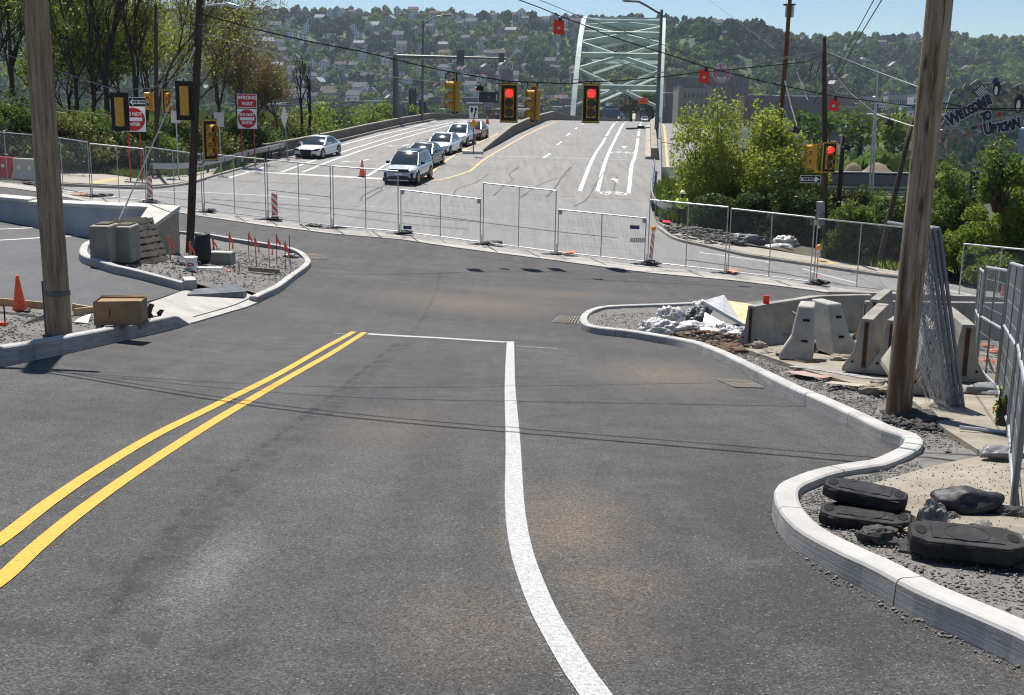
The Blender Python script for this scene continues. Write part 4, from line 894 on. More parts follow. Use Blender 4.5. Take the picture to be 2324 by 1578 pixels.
# service lines over the street outside the frame at the top, whose shadows cross the asphalt
lt = LP.location + LP.rotation_quaternion @ Vector((0, 0, L1 - .3))
rtp = RP.location + RP.rotation_quaternion @ Vector((0, 0, L2 - .2))
for i, (a, c, r_) in enumerate(((lt, rtp, .03), (lt - Vector((0, 0, .5)), rtp - Vector((0, 0, .9)), .02), (lt - Vector((0, 0, .2)), Vector((20, 17, 4)), .018), (lt, Vector((18, 24, 4)), .016))):
    wire(['heavy overhead line between the two front poles', 'lighter overhead line between the two front poles', 'overhead line from the left front pole to the far right', 'upper service line from the left front pole'][i], [a, c], r_, sag=.35, k=14)
MB().box((0, -.05, L1 - .55), (1.5, .12, .14)).build('crossarm', 'dark_wood', LP)
# cable loops hanging on the span
def loop(label, px, py, rx, ry, Y, r=.014):
    c = at(px, py, Y); q = [c + Vector((rx * Y / F * math.cos(t), .03 * math.sin(3 * t), ry * Y / F * math.sin(t))) for t in np.linspace(0, 2 * math.pi, 22)]
    tag(MB().tube(q, r, 5, cap=False).build('cable_loop', 'wire_dark'), label, 'cable loop', 'coiled cable loops on the span cable')
loop('big black cable coil left of the first hanging signal', 1022, 177, 11.5, 12, 41); loop('pair of small black coils left of the red signal', 1128, 199, 5, 9, 42); loop('small black coil at the red signal bracket', 1137, 189, 5, 6, 42)
loop('small black coil right of the red signal', 1191, 194, 7, 8.5, 42.3); loop('black coil on the signal pole at right', 1890, 159, 8, 11, p4.y - .3); loop('black ring hanging on the dark pole below its signal', 454, 365, 9, 9, 34.8)
wire('drooping black cable loop left of the signal pole', pw((1862, 140, 49), (1852, 175, 49), (1838, 184, 49), (1838, 165, 49), (1846, 140, 49)), .02, k=2)

# ================================================================ TRAFFIC SIGNALS
def signal(label, loc, rz, lit=True, plate=True, border=True, s=1.0, sc=None, tilt=0.0, name='traffic_signal'):
    "local: faces -y, hangs with its centre at the origin; 12 inch sections"
    root = thing(name, label, 'traffic signal', loc, rz, 'traffic signals at the junction'); root.rotation_euler = (0, tilt, rz); root.scale = (s, s, s)
    MB().box((0, .05, 0), (.30, .2, 1.06)).build('housing', 'signal_yellow', root)
    if plate:
        MB().box((0, -.058, 0), (.66, .012, 1.42)).build('backplate', 'black_plate', root)
        b = MB()
        if not border: MB().box((0, -.056, 0), (.6, .02, 1.36)).build('backplate_rib', 'black_plate', root)
        for x, w, h in () if not border else ((-.305, .05, 1.37), (.305, .05, 1.37)): b.box((x, -.062, 0), (w, .02, h))
        for z in () if not border else (-.66, .66): b.box((0, -.062, z), (.56, .02, .05))
        if border: b.build('backplate_border', 'signal_yellow', root)
    for i, z in enumerate((.35, 0, -.35)):
        sec = MB().box((0, -.072, z), (.35, .03, .34)).build('section_door', 'signal_yellow', root); bevel(sec, .02)
        MB().cyl((0, -.087, z), (0, -.1, z), .148, n=20).build('lens', ('glow_red' if lit else 'lens_dark') if i == 0 else ('lens_dark' if i == 1 else 'lens_green'), root)
        b = MB(); rings = []
        for y, r in ((-.085, .165), (-.34, .165)):
            rr_ = []
            for j in range(15):
                a = R(-35 + 250 * j / 14); rr_.append((r * math.cos(a), y * (1 if y > -.2 or a < 0 else 1), z + r * math.sin(a)))
            rings.append(rr_)
        b.loft([[(x * .95, y, z + (zz - z) * .95) for x, y, zz in rg] for rg in rings], cap=False, closed=False); b.loft(rings, cap=False, closed=False)
        o = b.build('visor', 'signal_yellow', root, smooth=True)
    MB().cyl((0, .05, .53), (0, .05, .8), .028, n=8).build('hanger', 'black', root); MB().box((0, .05, -.56), (.1, .1, .07)).build('bottom_cap', 'black', root)
    return root
HR = math.pi
signal('hanging traffic signal with a lit red light left of the bridge arch', at(1155, 234, 42), .02, True, s=.98)
signal('lit red traffic signal hanging in front of the bridge arch', at(1341, 235, 43.8), .02, True, s=1.02)
signal('signal hanging at an angle between the two lit red ones', at(1214, 238, 42.6), -1.25, False, s=1.0, tilt=0.07)
signal('yellow signal seen from its side at the left end of the span', at(1033, 219, 41), -1.3, False, s=.98)
signal('yellow backed signal hanging left of the one way sign', at(272, 254, 35.2), HR + .12, False, border=False, s=.8)
signal('yellow backed signal fixed to the dark pole', at(419, 229, 34.8), HR + .1, False, border=False, s=.8)
signal('small signal with a red light on the thin pole, facing left', at(343, 231, p3.y - .3), -1.15, True, s=.98)
signal('small signal facing right on the thin grey pole', at(376, 232, p3.y - .3), 1.1, False, s=.98)
signal('low yellow signal facing right on the dark pole', at(474, 318, 34.7), 1.0, False, s=.88)
signal('side view signal left of the one on the right signal pole', at(1843, 357, p4.y - .5), -1.3, False, plate=False, s=1.02)
signal('lit red signal on the front of the right signal pole', at(1881, 358, p4.y - .7), .04, True, s=.95)
b = MB()
for y in (328, 391): b.cyl(at(1840, y, p4.y - .45), at(1880, y, p4.y - .45), .03, n=6)
for y in (325, 391): b.cyl(at(1872, y, p4.y - .1), at(1872, y + 1, p4.y - .6), .03, n=6)
tag(b.build('signal_bracket', 'signal_yellow'), 'yellow tube bracket holding the two signals on the right pole', 'bracket')
# cameras / speakers on the wires
for lb, x, y, Y in (('black detector camera under the span beside the left red signal', 1090, 201, 42), ('black box camera on the guy wire at the brown pole', 1806, 296, 50), ('black box hanging on the strand left of the right front pole', 2018, 279, 45), ('black box on the short grey post', 1921, 335, 59.8)):
    c = at(x, y, Y); root = thing('camera_box', lb, 'camera', c); k = Y / F
    MB().box((0, 0, 0), (16 * k, 14 * k, 11 * k), mx=Matrix.Rotation(.3, 3, 'Y')).build('body', 'black', root); MB().cyl((-9 * k, -3 * k, -2 * k), (-3 * k, -1 * k, 0), 4 * k, n=8).build('lens_hood', 'black', root); MB().cyl((0, 0, 0), (0, 0, 10 * k), 1.2 * k, n=5).build('bracket', 'black', root)

# ================================================================ SIGNS
def plate_poly(poly, t=.004): return MB().prism(poly, -t, t, axis=1)
def rect(w, h): return [(-w / 2, -h / 2), (w / 2, -h / 2), (w / 2, h / 2), (-w / 2, h / 2)]
def disc(r, n=28, cx=0, cy=0): return [(cx + r * math.cos(2 * math.pi * i / n), cy + r * math.sin(2 * math.pi * i / n)) for i in range(n)]
def face(root, name, poly, y, m): 
    b = MB().prism(poly, y, y - .004, axis=1); return b.build(name, m, root)
def no_entry(root, z, sz, y0=0):
    face(root, 'sign_panel', [(x, v + z) for x, v in rect(sz, sz)], y0, 'sign_white'); face(root, 'red_disc', [(x, v + z) for x, v in disc(sz * .475)], y0 - .006, 'sign_red'); face(root, 'white_bar', [(x, v + z) for x, v in rect(sz * .74, sz * .15)], y0 - .012, 'sign_white')
    lettering('DO NOT', 'sign_white', root, (0, y0 - .018, z + sz * .21), sz * .185, bold=.008); lettering('ENTER', 'sign_white', root, (0, y0 - .018, z - sz * .21), sz * .185, bold=.008)
b0 = hit(298, 410); s = b0.y / F
root = thing('no_entry_sign', 'do not enter sign on two red posts behind the yellow backed signal', 'road sign', b0)
iv = Matrix.Translation(b0).inverted(); c = iv @ at(303, 271, b0.y); zc = c.z; sz = 54 * s
r2 = thing('tmp', None, None); bpy.data.objects.remove(r2)
def sub_no_entry(root, cx, zc, sz):
    k0 = set(root.children); no_entry(root, zc, sz)
    for ch in root.children:
        if ch not in k0: ch.location.x += cx
sub_no_entry(root, c.x, zc, sz)
for px in (285.5, 313): a = iv @ at(px, 408, b0.y); MB().box((c.x + (px - 300) * s * .95, .03, zc * .5), (.06, .04, zc * 1.0 + sz * .9)).build('post', 'sign_red', root)
for px in (285.5, 313): MB().box((c.x + (px - 300) * s * .95, .1, .06), (.1, 1.5, .08)).build('foot', 'steel_dark', root)
def oneway(label, px, py, Y, w, h, left, rz=0, post=None):
    c = at(px, py, Y); root = thing('one_way_sign', label, 'road sign', c, rz); s = Y / F; W_, H_ = w * s, h * s
    face(root, 'sign_panel', rect(W_, H_), 0, 'sign_white'); face(root, 'black_field', rect(W_ * .96, H_ * .88), -.006, 'sign_black')
    k = -1 if left else 1
    face(root, 'white_arrow', [(k * -.44 * W_, -.2 * H_), (k * .24 * W_, -.2 * H_), (k * .24 * W_, -.38 * H_), (k * .46 * W_, 0), (k * .24 * W_, .38 * H_), (k * .24 * W_, .2 * H_), (k * -.44 * W_, .2 * H_)], -.012, 'sign_white')
    lettering('ONE WAY', 'sign_black', root, (-k * .09 * W_, -.018, 0), H_ * .34, bold=.01, sx=.95); MB().box((0, .03, 0), (.05, .03, H_ * .9)).build('bracket', 'steel_dark', root); return root
oneway('one way sign with a left arrow above the do not enter sign', 312, 232, b0.y - .3, 40, 21, True, -.12)
oneway('one way sign with a right arrow under the right pole signals', 1839, 407, p4.y - .4, 47, 17, False, .06)
b1 = hit(561, 378); s = b1.y / F
root = thing('wrong_way_sign', 'wrong way and do not enter sign pair on two posts beside the left parapet', 'road sign', b1); iv = Matrix.Translation(b1).inverted()
c1 = iv @ at(561, 270, b1.y); sub_no_entry(root, c1.x, c1.z, 43 * s)
c2 = iv @ at(561, 229, b1.y); face(root, 'upper_panel', [(x + c2.x, z + c2.z) for x, z in rect(43 * s, 30 * s)], 0, 'sign_white'); face(root, 'upper_red_field', [(x + c2.x, z + c2.z) for x, z in rect(41 * s, 28 * s)], -.006, 'sign_red')
lettering('WRONG', 'sign_white', root, (c2.x, -.014, c2.z + 6.5 * s), 10.5 * s, bold=.01); lettering('WAY', 'sign_white', root, (c2.x, -.014, c2.z - 6.5 * s), 10.5 * s, bold=.01)
for dx in (-14, 14): MB().box((c1.x + dx * s, .03, c2.z * .5), (.06, .04, c2.z * 1.1)).build('post', 'sign_red', root); MB().box((c1.x + dx * s, .03, .45), (.09, .06, .35)).build('reflector_sleeve', 'sign_white', root)
b2 = hit(653, 362); s = b2.y / F; root = thing('diamond_sign', 'white back of a diamond sign on a spring stand by the parked white coupe', 'road sign', b2); iv = Matrix.Translation(b2).inverted(); c = iv @ at(645, 266, b2.y)
MB().prism([(0, -24 * s), (8 * s, 0), (0, 24 * s), (-8 * s, 0)], -.01, .01, axis=1).build('panel', 'sign_white', root).location = c; MB().cyl((0, .03, 0), c + Vector((0, .03, 8 * s)), .03, n=6).build('post', 'galv', root)
for a in (.3, 1.9, 3.4, 5.0): MB().cyl((0, .03, .15), (1.1 * math.cos(a), .8 * math.sin(a), .03), .03, n=5).build('leg', 'steel_dark', root)
for lb, px, py, w, h, bx, by, dl in (('grey back of a sign left of the dark pole', 399, 266, 21, 26, 398, 404, 0), ('grey back of a sign right of the dark pole', 497, 272, 22, 32, 497, 395, 0)):
    bb = hit(bx, by); s = bb.y / F; root = thing('blank_sign', lb, 'road sign', bb); c = Matrix.Translation(bb).inverted() @ at(px, py, bb.y)
    MB().box(c, (w * s, .02, h * s)).build('panel', 'alu', root); MB().cyl((c.x, .03, -.2), (c.x, .03, c.z + h * s * .5), .035, n=6).build('post', 'galv', root)
b3 = hit(1075, 348, .2); s = b3.y / F; root = thing('keep_right_sign', 'keep right sign over a yellow diamond on the median nose', 'road sign', b3); iv = Matrix.Translation(b3).inverted(); c = iv @ at(1075, 254.5, b3.y); W_, H_ = 19.5 * s, 26 * s
face(root, 'sign_panel', [(x + c.x, z + c.z) for x, z in rect(W_, H_)], 0, 'sign_white')
face(root, 'island_mark', [(x + c.x, z + c.z) for x, z in [(-.36 * W_, .38 * H_), (-.06 * W_, .38 * H_), (-.06 * W_, .1 * H_), (-.21 * W_, -.12 * H_), (-.36 * W_, .1 * H_)]], -.006, 'sign_black')
face(root, 'arrow_mark', [(x * W_ + c.x, z * H_ + c.z) for x, z in [(-.02, -.46), (.14, -.46), (.16, -.2), (.32, 0), (.33, .18), (.44, .18), (.25, .44), (.06, .18), (.17, .18), (.16, .04), (0, -.16)]], -.006, 'sign_black')
c = iv @ at(1075, 281, b3.y); q = 10 * s; face(root, 'yellow_diamond', [(x + c.x, z + c.z) for x, z in [(0, -q), (q, 0), (0, q), (-q, 0)]], -.002, 'sign_yellow'); MB().cyl((c.x, .03, -.1), (c.x, .03, c.z + 40 * s), .035, n=6).build('post', 'steel_dark', root)
# orange temporary sign on the bridge and orange flags
c = at(1460, 229, 240); root = thing('orange_sign', 'orange temporary sign hanging on the right side of the bridge arch', 'road sign', c); face(root, 'sign_panel', rect(2.1, 1.15), 0, 'orange'); face(root, 'text_bar', rect(.7, .12), -.01, 'sign_black').location = (0, 0, .27); face(root, 'text_bar', rect(1.4, .14), -.01, 'sign_black').location = (0, 0, -.12); MB().cyl((.1, .05, -5), (.1, .05, .6), .06, n=6).build('post', 'steel_dark', root)
M['flag_orange'] = mat('orange_flag', (.78, .045, .012), .6)
for lb, px, py, w, h, tl in (('orange square sign with a pale star, topmost on the black cable', 1268, 62, 24, 33, .12), ('orange square sign with a pale star right of the bridge arch', 1598, 174, 23.5, 30, .02), ('orange square sign with a pale star beside the signal pole', 1891.5, 238.5, 21, 28, .06)):
    s = 42 / F; c = at(px, py, 42); root = thing('orange_flag', lb, 'flag sign', c, .05, 'orange star signs on the black cable'); W_, H_ = w * s, h * s
    face(root, 'panel', [(-W_ / 2, -H_ * .42), (W_ * .48, -H_ / 2), (W_ / 2, H_ * .42), (-W_ * .46, H_ / 2)], 0, 'flag_orange')
    st = []
    for i in range(16): rr_ = 4.2 * s if i % 2 else 2.6 * s; st.append((rr_ * math.cos(i * math.pi / 8), rr_ * math.sin(i * math.pi / 8) - .03))
    face(root, 'star', st, -.008, 'alu'); MB().box((.05, 0, H_ * .5), (.1, .06, .14)).build('clamp', 'black', root)
# ================================================================ TEMPORARY FENCE
_mesh_cache = {}
def chain_mesh(w, h, cell=.058):
    k = ('c', round(w, 2), round(h, 2))
    if k in _mesh_cache: return _mesh_cache[k]
    b = MB(); n = int((w + h) / cell)
    for i in range(1, n):
        o = i * cell
        for sgn in (0, 1):
            x0, z0 = (o, 0) if o < w else (w, o - w); x1, z1 = (0, o) if o < h else (o - h, h)
            if sgn: x0, x1 = w - x0, w - x1
            p, q = Vector((x0, .004 * sgn, z0)), Vector((x1, .004 * sgn, z1))
            if (q - p).length > .03: b.cyl(p, q, .0011, n=3, cap=False)
    me = b.mesh('chain_link', 'galv'); _mesh_cache[k] = me; return me
def bar_mesh(w, h, cell=.05):
    b = MB()
    for i in range(1, int(w / cell)): b.cyl((i * cell, 0, 0), (i * cell, 0, h), .0024, n=3, cap=False)
    for i in range(1, int(h / .3)): b.cyl((0, 0, i * .3), (w, 0, i * .3), .002, n=3, cap=False)
    return b.mesh('weld_mesh', 'galv')
def fence_panel(label, p0, p1, h0, h1=None, mid=True, rail=None, kind='chain', group='temporary fence panels along the concrete strip', r=.024, gap=.06, tag_plate=None):
    h1 = h0 if h1 is None else h1; p0, p1 = Vector(p0), Vector(p1); d = p1 - p0; w = Vector((d.x, d.y, 0)).length
    root = thing('temporary_fence', label, 'fence panel', p0, math.atan2(d.y, d.x), group); dz = d.z
    def L(u, z): return Vector((u, 0, dz * u / w + z))
    a, c = gap, w - gap
    for u in (a, c): MB().cyl(L(u, .02), L(u, h0), r * .9, n=7).build('post', 'galv', root)
    MB().cyl(L(a, h0), L(c, h0), r * 1.15, n=7).build('top_rail', 'alu', root); MB().cyl(L(a, .1), L(c, .1), r * .9, n=7).build('bottom_rail', 'galv', root)
    if mid: MB().cyl(L(w / 2, .1), L(w / 2, h0), r * .8, n=6).build('middle_post', 'galv', root)
    if rail: MB().cyl(L(a, rail), L(c, rail), r * .8, n=6).build('middle_rail', 'galv', root)
    me = chain_mesh(c - a, h0 - .12) if kind == 'chain' else bar_mesh(c - a, h0 - .12)
    o = link('mesh', me, root); o['kind'] = 'stuff'; o.location = L(a, .1)
    o.matrix_local = Matrix(((1, 0, 0, a), (0, 1, 0, 0), (dz / w, 0, 1, .1 + dz * a / w), (0, 0, 0, 1)))
    if kind != 'chain':
        for u in (a + .08, c - .08): MB().box(L(u, h0 - .1), (.12, .02, .16)).build('corner_plate', 'galv', root)
    if tag_plate: MB().box(L(tag_plate[0], tag_plate[1]) + Vector((0, -.03, 0)), (.36, .012, .14)).build('name_plate', 'blue', root)
    return root
nodes = {k: hit(x, y, .03) for k, (x, y) in dict(a=(-45, 404), b=(83.5, 421), c=(207.5, 447), d=(334.5, 460), e=(462, 482), f=(606.5, 499), g=(754, 518), h=(907, 531), i=(1093, 555), j=(1262, 577.5), k=(1466, 600), l=(1648, 621), m=(1842, 646), n=(2045, 668)).items()}
FP = [('ab', 2.35, 'chain link panel farthest left, in front of the red and white plastic barriers', {}), ('bc', 2.4, 'chain link panel immediately right of the left front pole, before the yellow tactile paving', {}), ('cd', 2.35, 'chain link panel in front of the do not enter sign posts', {}),
      ('de', 2.45, 'chain link panel between the striped delineator and the dark pole', {}), ('ef', 2.5, 'chain link panel below the wrong way sign', {}), ('fg', 2.5, 'chain link panel with a middle rail below the white coupe', dict(rail=1.25)), ('gh', 2.5, 'chain link panel in front of the silver off-roader, behind no low gate', {}),
      ('hi', 1.78, 'low barred panel left of the tall middle panel, with a blue plate', dict(kind='bar', rail=.9, tag_plate=(.35, .3))), ('ij', 2.42, 'tall chain link panel standing between the two low barred panels', {}), ('jk', 1.72, 'low barred panel with a blue plate beside the amber warning lamp', dict(kind='bar', tag_plate=(3.0, 1.35))),
      ('kl', 2.42, 'chain link panel in front of the worker', {}), ('lm', 2.38, 'chain link panel in front of the right signal pole', {}), ('mn', 2.36, 'chain link panel ending behind the right front pole', {})]
FP[6] = ('gh', 2.5, 'chain link panel in front of the silver off-roader', {})
for k, h, lb, kw in FP: fence_panel(lb, nodes[k[0]], nodes[k[1]], h, **kw)
fq = [hit(2172, 686, .03), hit(2290, 706, .03)]
fence_panel('far chain link panel behind the leaning bundle at right', fq[0], fq[1] + (fq[1] - fq[0]) * .5, 2.0)
# bases of the fence with bags
def bag(label, p, sx, sy, sz, rz, m, name='sandbag', seed=1, group=None, cat='sandbag', crumple=.12):
    b = MB().sphere((0, 0, 0), 1, 36, 22); out = []
    for x, y, z in b.v:
        n = Vector((x, y, z)); q = n * 1.3 + Vector((seed * 3.1, seed, 0)); k = 1 + .4 * noise.noise(q) + crumple * (1.5 * (.3 - abs(noise.noise(n * 2.6 + Vector((seed, 0, seed))))) + .8 * (.3 - abs(noise.noise(n * 6.5 + Vector((0, seed, 0))))))
        n *= k; out.append((n.x * sx, n.y * sy, (max(n.z, -.5) + .5) * sz * .72))
    b.v = out; o = b.build(name, m, smooth=True); o.location = p; o.rotation_euler = (0, 0, rz); return tag(o, label, cat, group)
names = dict(b='beside the left front pole', c='left of the do not enter posts', d='at the striped delineator by the wall', e='under the dark pole', f='at the middle striped delineator', g='below the white coupe', h='at the left end of the low barred panel', i='left of the tall middle panel', j='right of the tall middle panel', k='below the amber lamp', l='in front of the worker', m='in front of the control boxes')
for k, lb in names.items():
    p = nodes[k]; root = thing('fence_stand', 'flat steel fence stand ' + lb, 'fence stand', p, .4, 'fence stands'); b = MB()
    b.cyl((-.55, -.18, .02), (.55, -.18, .02), .022, n=6).cyl((-.55, .18, .02), (.55, .18, .02), .022, n=6).cyl((-.55, -.18, .02), (-.55, .18, .02), .022, n=6).cyl((.55, -.18, .02), (.55, .18, .02), .022, n=6); b.build('frame', 'steel_dark', root)
    MB().box((0, 0, .03), (.3, .36, .05)).build('plate', 'steel_dark', root); MB().cyl((0, 0, .03), (0, 0, .4), .02, n=6).build('spigot', 'galv', root)
M['faded_orange'] = mat('faded_orange', (.5, .13, .06), .7, (.62, .25, .15), 9)
bk = dict(b=('black sandbag', 'sandbag', -.35, .2), c=('crumpled orange bag', 'orange', -.5, .1), d=None, e=('black sandbag', 'sandbag', .3, .1), g=('black sandbag', 'sandbag', -.75, .1), h=('torn black sandbag', 'sandbag', .25, -.1), j=('crumpled orange bag', 'orange', .55, .0), l=('faded orange bag', 'orange', .25, .15), m=('black sandbag', 'sandbag', .3, .1), i=('black sandbag', 'sandbag', .45, 0.05))
for i, (k, v) in enumerate(bk.items()):
    if v: bag(v[0] + ' on the fence stand ' + names[k], nodes[k] + Vector((v[2], v[3], .03)), .34, .2, .12 if v[1] != 'orange' else .09, i * .7, v[1] if v[1] != 'orange' else 'faded_orange', seed=i, crumple=.3)
bag('black sandbag beside the orange bag left of the do not enter posts', nodes['c'] + Vector((.5, .1, .03)), .4, .2, .13, .4, 'sandbag', seed=33)
# delineators: striped vertical panels on black bases
M['stripe'] = bpy.data.materials.new('orange_white_stripe'); _m = M['stripe']; _m.use_nodes = True; _g = NG(_m); _P = _g.node('ShaderNodeTexCoord').outputs['Object']; _s = _g.node('ShaderNodeSeparateXYZ', ins={0: _P})
_w = _g.math('FRACT', _g.math('MULTIPLY', _g.math('ADD', _s.outputs[2], _g.math('MULTIPLY', _s.outputs[0], .95)), 3.6)); _k = _g.math('GREATER_THAN', _w, .5)
_g.l.new(_g.mix(_k, (.7, .69, .67), (.7, .085, .025)), _g.n['Principled BSDF'].inputs['Base Color']); _g.n['Principled BSDF'].inputs['Roughness'].default_value = .4
def delin(label, p, rz=0, lamp=False, tilt=0.0):
    root = thing('delineator', label, 'delineator', p, rz, 'striped delineators at the fence'); root.rotation_euler = (0, tilt, rz)
    bevel(MB().box((0, 0, .05), (.62, .4, .09)).build('base', 'rubber', root), .02); MB().box((0, 0, .12), (.3, .25, .06)).build('base_top', 'rubber', root)
    bevel(MB().box((0, 0, .66), (.25, .04, .92)).build('panel', 'stripe', root), .015)
    MB().box((-.1, 0, .17), (.04, .03, .12)).build('leg', 'white', root); MB().box((.1, 0, .17), (.04, .03, .12)).build('leg', 'white', root)
    for x in (-.08, .08): MB().box((x, 0, 1.15), (.03, .03, .07)).build('handle', 'white', root)
    if lamp: MB().cyl((0, 0, 1.12), (0, 0, 1.24), .06, n=8).build('lamp_base', 'white', root); MB().sphere((0, 0, 1.33), .115, 12, 8, (1, .8, 1)).build('amber_lens', 'amber', root, smooth=True)
delin('orange and white striped delineator behind the pale wall', hit(341, 459, .03), .35); delin('orange and white striped delineator below the bare sign stand', hit(624, 500, .03), .1)
delin('tilted striped delineator with an amber lamp at the low barred panel', hit(1476, 599, .03), 1.0, True, .12); delin('striped delineator with an amber lamp in front of the control boxes', hit(1852, 646, .03), 1.3, True, .08)
def cone(label, p, h, striped=True, rz=0, dark=False):
    root = thing('traffic_cone', label, 'traffic cone', p, rz, None); w = h * .52
    bevel(MB().box((0, 0, h * .022), (w, w, h * .045)).build('base', 'rubber' if dark else 'orange', root), h * .015)
    MB().cyl((0, 0, h * .04), (0, 0, h), h * .19, h * .035, n=20).build('cone_body', 'orange', root, smooth=False)
    if striped:
        for a, c in ((.46, .62), (.70, .80)):
            f = lambda t: h * (.19 + (.035 - .19) * (t - .04) / .96) * 1.015
            MB().cyl((0, 0, h * a), (0, 0, h * c), f(a), f(c), n=20, cap=False).build('band', 'alu', root)
    return root
cone('faded orange cone on the gravel left of the front pole', hit(45, 706, .12), .62, False, .2, True)
cone('orange cone with grey bands at the stop line near the off-roader', hit(822, 402), 1.0, True, .3, True); cone('small distant cone on the bridge lanes before the trailer', hit(1106, 281.5), 1.0, True); cone('orange cone behind the grey panels at far right', hit(2271, 704), .8, True)

# ================================================================ VEHICLES
def car(label, cat, name, P, ang, L, Wd, H, kind, paint, grille='bar', roof=None, sc=1.0):
    root = thing(name, label, cat, P, ang, 'vehicles queueing on the bridge road'); root.scale = (sc, sc, sc)
    # local: front at y=-L/2, z up
    hw = Wd / 2; suv = kind == 'suv'
    hood = .98 if suv else .80; cowl = L * (.24 if suv else .27); tail_z = 1.08 if suv else .98; clear = .24 if suv else .16; belt = 1.05 if suv else .9
    ws_top = cowl + (.95 if suv else 1.0); rw_top = L * (.9 if suv else .70); rw_base = L * (.97 if suv else .88)
    st = [(0, hood * .68, .80), (.06, hood * .82, .88), (.22, hood * .9, .95), (.7, hood * .97, 1.0), (cowl, belt, 1.0), (L * .5, belt + .02, 1.0), (rw_base - .1, tail_z, .99), (L - .2, tail_z - .02, .95), (L - .04, tail_z * .85, .9), (L, tail_z * .7, .84)]
    rings = []
    for y, zt, wf in st:
        w = hw * wf; zb = clear + (.1 if y < .1 or y > L - .1 else 0)
        half = [(0, zt), (w * .62, zt - .005), (w * .86, zt - .035), (w * .955, zt - .12), (w, zt * .72), (w, zt * .5), (w * .975, zb + .1), (w * .88, zb)]
        rings.append([(x, y - L / 2, z) for x, z in half] + [(-x, y - L / 2, z) for x, z in reversed(half[1:])])
    o = MB().loft(rings).build('body', paint, root, smooth=True); smooth(o, 2)
    # cabin: roof panel, pillars and glass
    rt = hw * .70; bt = hw * .90; zr = H; y = lambda v: v - L / 2
    A = [(-bt, y(cowl + .02), belt - .03), (bt, y(cowl + .02), belt - .03), (bt, y(rw_base), tail_z - .04), (-bt, y(rw_base), tail_z - .04)]
    T = [(-rt, y(ws_top), zr - .06), (rt, y(ws_top), zr - .06), (rt, y(rw_top), zr - .07), (-rt, y(rw_top), zr - .07)]
    cab = MB().add(A + T, [(0, 1, 5, 4), (1, 2, 6, 5), (2, 3, 7, 6), (3, 0, 4, 7), (4, 5, 6, 7)]); co = cab.build('cabin', paint, root)
    ym = y((ws_top + rw_top) / 2)
    rg = []
    for yy, dz in ((y(ws_top) - .03, 0.0), (y(ws_top + .25), .045), (ym, .06), (y(rw_top - .25), .045), (y(rw_top), 0.0)):
        rg.append([(-rt * 1.02, yy, zr - .075 + dz * .2), (-rt * .8, yy, zr - .055 + dz), (0, yy, zr - .045 + dz), (rt * .8, yy, zr - .055 + dz), (rt * 1.02, yy, zr - .075 + dz * .2), (0, yy, zr - .12)])
    MB().loft(rg).build('roof', roof or paint, root, smooth=True)
    def screen(q):
        a, b_, c, d = [Vector(v) for v in q]; n = 9; vs = []; nr = (b_ - a).cross(d - a).normalized()
        for j in range(n):
            for i in range(n):
                u, v = .035 + .93 * i / (n - 1), .03 + .92 * j / (n - 1); vs.append(a * (1 - u) * (1 - v) + b_ * u * (1 - v) + c * u * v + d * (1 - u) * v + nr * (.012 + .06 * (1 - (2 * u - 1) ** 2) + .05 * (1 - (2 * v - 1) ** 2)))
        MB().add(vs, [(j * n + i, j * n + i + 1, (j + 1) * n + i + 1, (j + 1) * n + i) for j in range(n - 1) for i in range(n - 1)]).build('windscreen', 'glass', root, smooth=True, recalc=False)
    def pane(nm, q, out, ins=(.06, .06, .06, .06)):
        a, b_, c, d = [Vector(v) for v in q]
        def bil(u, v): return a * (1 - u) * (1 - v) + b_ * u * (1 - v) + c * u * v + d * (1 - u) * v
        l, r_, bo, to = ins; vs = [bil(l, bo) + out, bil(1 - r_, bo) + out, bil(1 - r_, 1 - to) + out, bil(l, 1 - to) + out]
        vs2 = [v - out * 1.5 for v in vs]; MB().loft([vs2, vs]).build(nm, 'glass', root)
    screen((A[0], A[1], T[1], T[0])); pane('rear_window', (A[2], A[3], T[3], T[2]), Vector((0, .012, .006)))
    for sx in (1, -1):
        i0, i1 = (1, 2) if sx > 0 else (0, 3); B0, B1, T0, T1 = [Vector(v) for v in (A[i0], A[i1], T[i0], T[i1])]; off = Vector((sx * .014, 0, .003))
        for u0, u1 in ((.06, .49), (.52, .9)):
            q = [B0.lerp(B1, u0), B0.lerp(B1, u1), T0.lerp(T1, u1), T0.lerp(T1, u0)]; pane('side_window', q, off, (.02, .02, .08, .1))
        MB().box((sx * (hw + .07), y(cowl + .45), belt + .06), (.2, .13, .15)).build('mirror', paint if paint != 'car_silver' else 'trim', root)
        for yy in (.78, L - .85):
            r_ = .36 if suv else .33
            MB().cyl((sx * (hw - .12), y(yy), r_ + .02), (sx * (hw + .004), y(yy), r_ + .02), r_ + .055, n=22).build('wheel_arch', 'trim', root)
            w = MB().cyl((sx * (hw - .2), y(yy), r_), (sx * (hw + .012), y(yy), r_), r_, n=22).build('wheel', 'tyre', root)
            b = MB().cyl((sx * (hw + .005), y(yy), r_), (sx * (hw + .02), y(yy), r_), r_ * .68, n=18)
            b.build('rim', 'rim', w)
            b = MB()
            for k in range(5): a = k * 2 * math.pi / 5; b.box((sx * (hw + .022), y(yy) + .13 * math.cos(a + .6), r_ + .13 * math.sin(a + .6)), (.006, .09, .09))
            b.build('rim_gap', 'trim', w)
        MB().box((sx * (hw + .004), y(L * .52), clear + .14), (.02, L * .5, .12)).build('sill', 'trim' if suv else paint, root)
    yf = y(0) - .012
